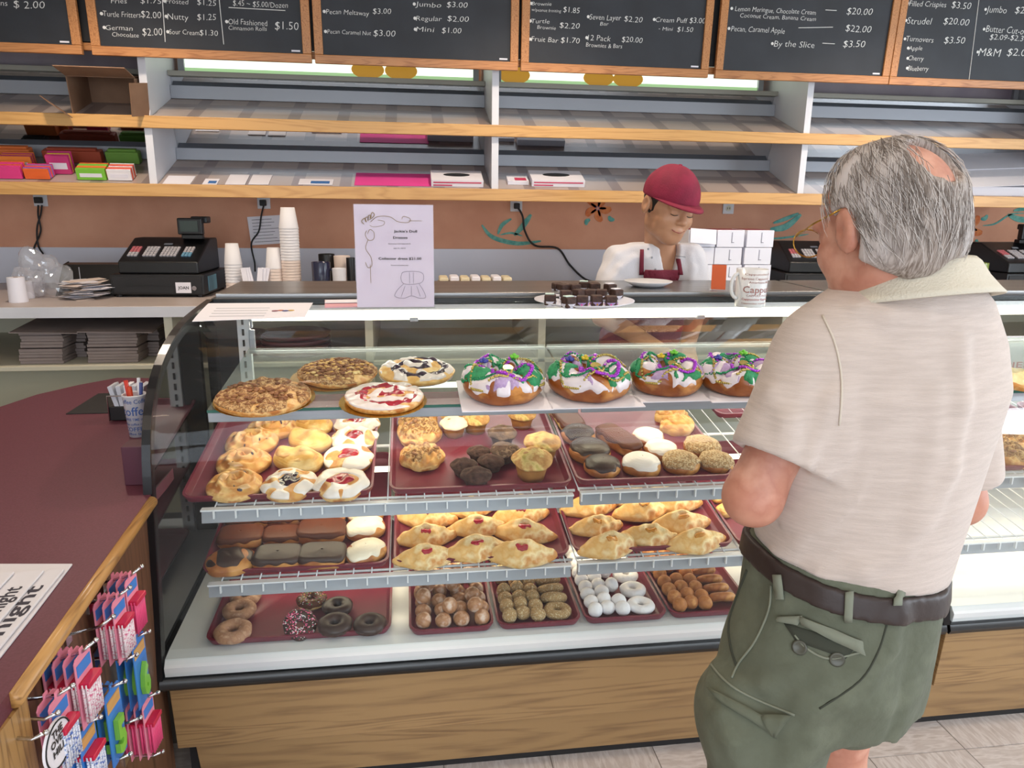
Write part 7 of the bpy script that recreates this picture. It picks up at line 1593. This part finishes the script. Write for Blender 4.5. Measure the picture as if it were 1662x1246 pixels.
# cap, hair, features
m_cap = mat('maroon_cap', '#8c1c3c', .8, var='#7c1834', vscale=20, bump=.3, bscale=200); m_bh = mat('black_hair', '#17130f', .5)
def ecap(P):
    q = (P-A(ec))@ER/ES; d = ell(P, E_T(0, -.010, .040), (.088*ES, .106*ES, .096*ES), ER)-.004
    d = smax(d, (-(q[:, 2]-.026+.08*np.clip(-q[:, 1], -.1, .2)))*ES, .004); return d-.0008*wav(P, 60, 2)
cp = sdf_obj('cap', ecap, tuple(ec-Vector((.16, .17, .06))), tuple(ec+Vector((.16, .17, .18))), .0045, m_cap, emp, smooth_it=1)
V = []; nb_ = 22
for r_ in (0, .33, .66, 1):
    for k in range(nb_+1):
        a = pi*(.08+.84*k/nb_); rx_, ry_ = .086+.004*r_, .095+.075*r_*sin(a)**.8; x = rx_*cos(a); y = -.010+ry_*sin(a); V.append(E_T(x, y, .036-.006*r_*sin(a)-.20*x*x*10*r_*.35))
bo = MB().add(V, [(j*(nb_+1)+i, j*(nb_+1)+i+1, (j+1)*(nb_+1)+i+1, (j+1)*(nb_+1)+i) for j in range(3) for i in range(nb_)]).build('cap_brim', m_cap, cp, world=True, smooth=True); s = bo.modifiers.new('t', 'SOLIDIFY'); s.thickness = .004; s.offset = 0
MB().sphere(E_T(0, -.012, .139), .009, 12, 8, (1, 1, .5)).build('cap_button', m_cap, cp, world=True, smooth=True)
for a in range(6):
    an = pi/6+a*pi/3; pts = [E_T(.0895*sin(t)*cos(an), -.010+.1075*sin(t)*sin(an), .040+.0985*cos(t)) for t in np.linspace(.05, 1.5, 12)]
    MB().tube(pts, .0011, 5).build('cap_seam', m_apron, cp, world=True, smooth=True)
def ehair(P):
    q = (P-A(ec))@ER/ES; d = ell(P, E_T(0, -.012, .028), (.081*ES, .101*ES, .092*ES), ER)-.001*wav(P, 120, 6)
    d = smax(d, (q[:, 1]-.018-np.clip(q[:, 2], 0, 1)*.5)*ES, .004); d = smax(d, (-.045-q[:, 2])*ES, .01); d = smax(d, (q[:, 2]-.06)*ES, .01)
    for sx in (-1, 1): d = smax(d, -ell(P, E_T(sx*.085, -.004, -.012), (.02, .024, .040), ER), .004)
    return d
sdf_obj('hair', ehair, tuple(ec-Vector((.14, .15, .10))), tuple(ec+Vector((.14, .15, .12))), .0045, m_bh, emp)
m_lip = mat('lip', '#9c5548', .45); lipm = MB().tube([E_T(x, .0965-abs(x)*.22, -.0565+x*x*9) for x in np.linspace(-.025, .025, 11)], [.0012+.0028*sin(pi*(i+.5)/11) for i in range(11)], 8); lipm.build('lips', m_lip, emp, world=True, smooth=True)
for sx in (-1, 1):
    MB().tube([E_T(sx*(.014+.034*t), .0895-.010*t*t, .0255+.006*sin(pi*t)) for t in np.linspace(0, 1, 8)], [.0016+.0018*sin(pi*(i+1)/9) for i in range(8)], 6).build('eyebrow', m_bh, emp, world=True, smooth=True)
    MB().tube([E_T(sx*(.017+.028*t), .0875-.004*t*t-.0, -.0010-.0035*sin(pi*t)) for t in np.linspace(0, 1, 9)], [.0006+.0012*sin(pi*(i+1)/10) for i in range(9)], 6).build('eye_lashes', m_bh, emp, world=True, smooth=True)
m_tr = mat('dark_trousers', '#25232a', .85)
etr = lambda P: smin(smin(cone(P, (ew.x-.09, 3.17, .90), (ew.x-.10, 3.17, .06), .10, .062), cone(P, (ew.x+.09, 3.17, .90), (ew.x+.10, 3.17, .06), .10, .062), .03), ell(P, (ew.x, 3.16, .90), (.168, .125, .12)), .04)
sdf_obj('trousers', lambda P: smax(etr(P), .04-P[:, 2], .004), (ew.x-.24, 2.98, .0), (ew.x+.24, 3.34, 1.06), .009, m_tr, emp)
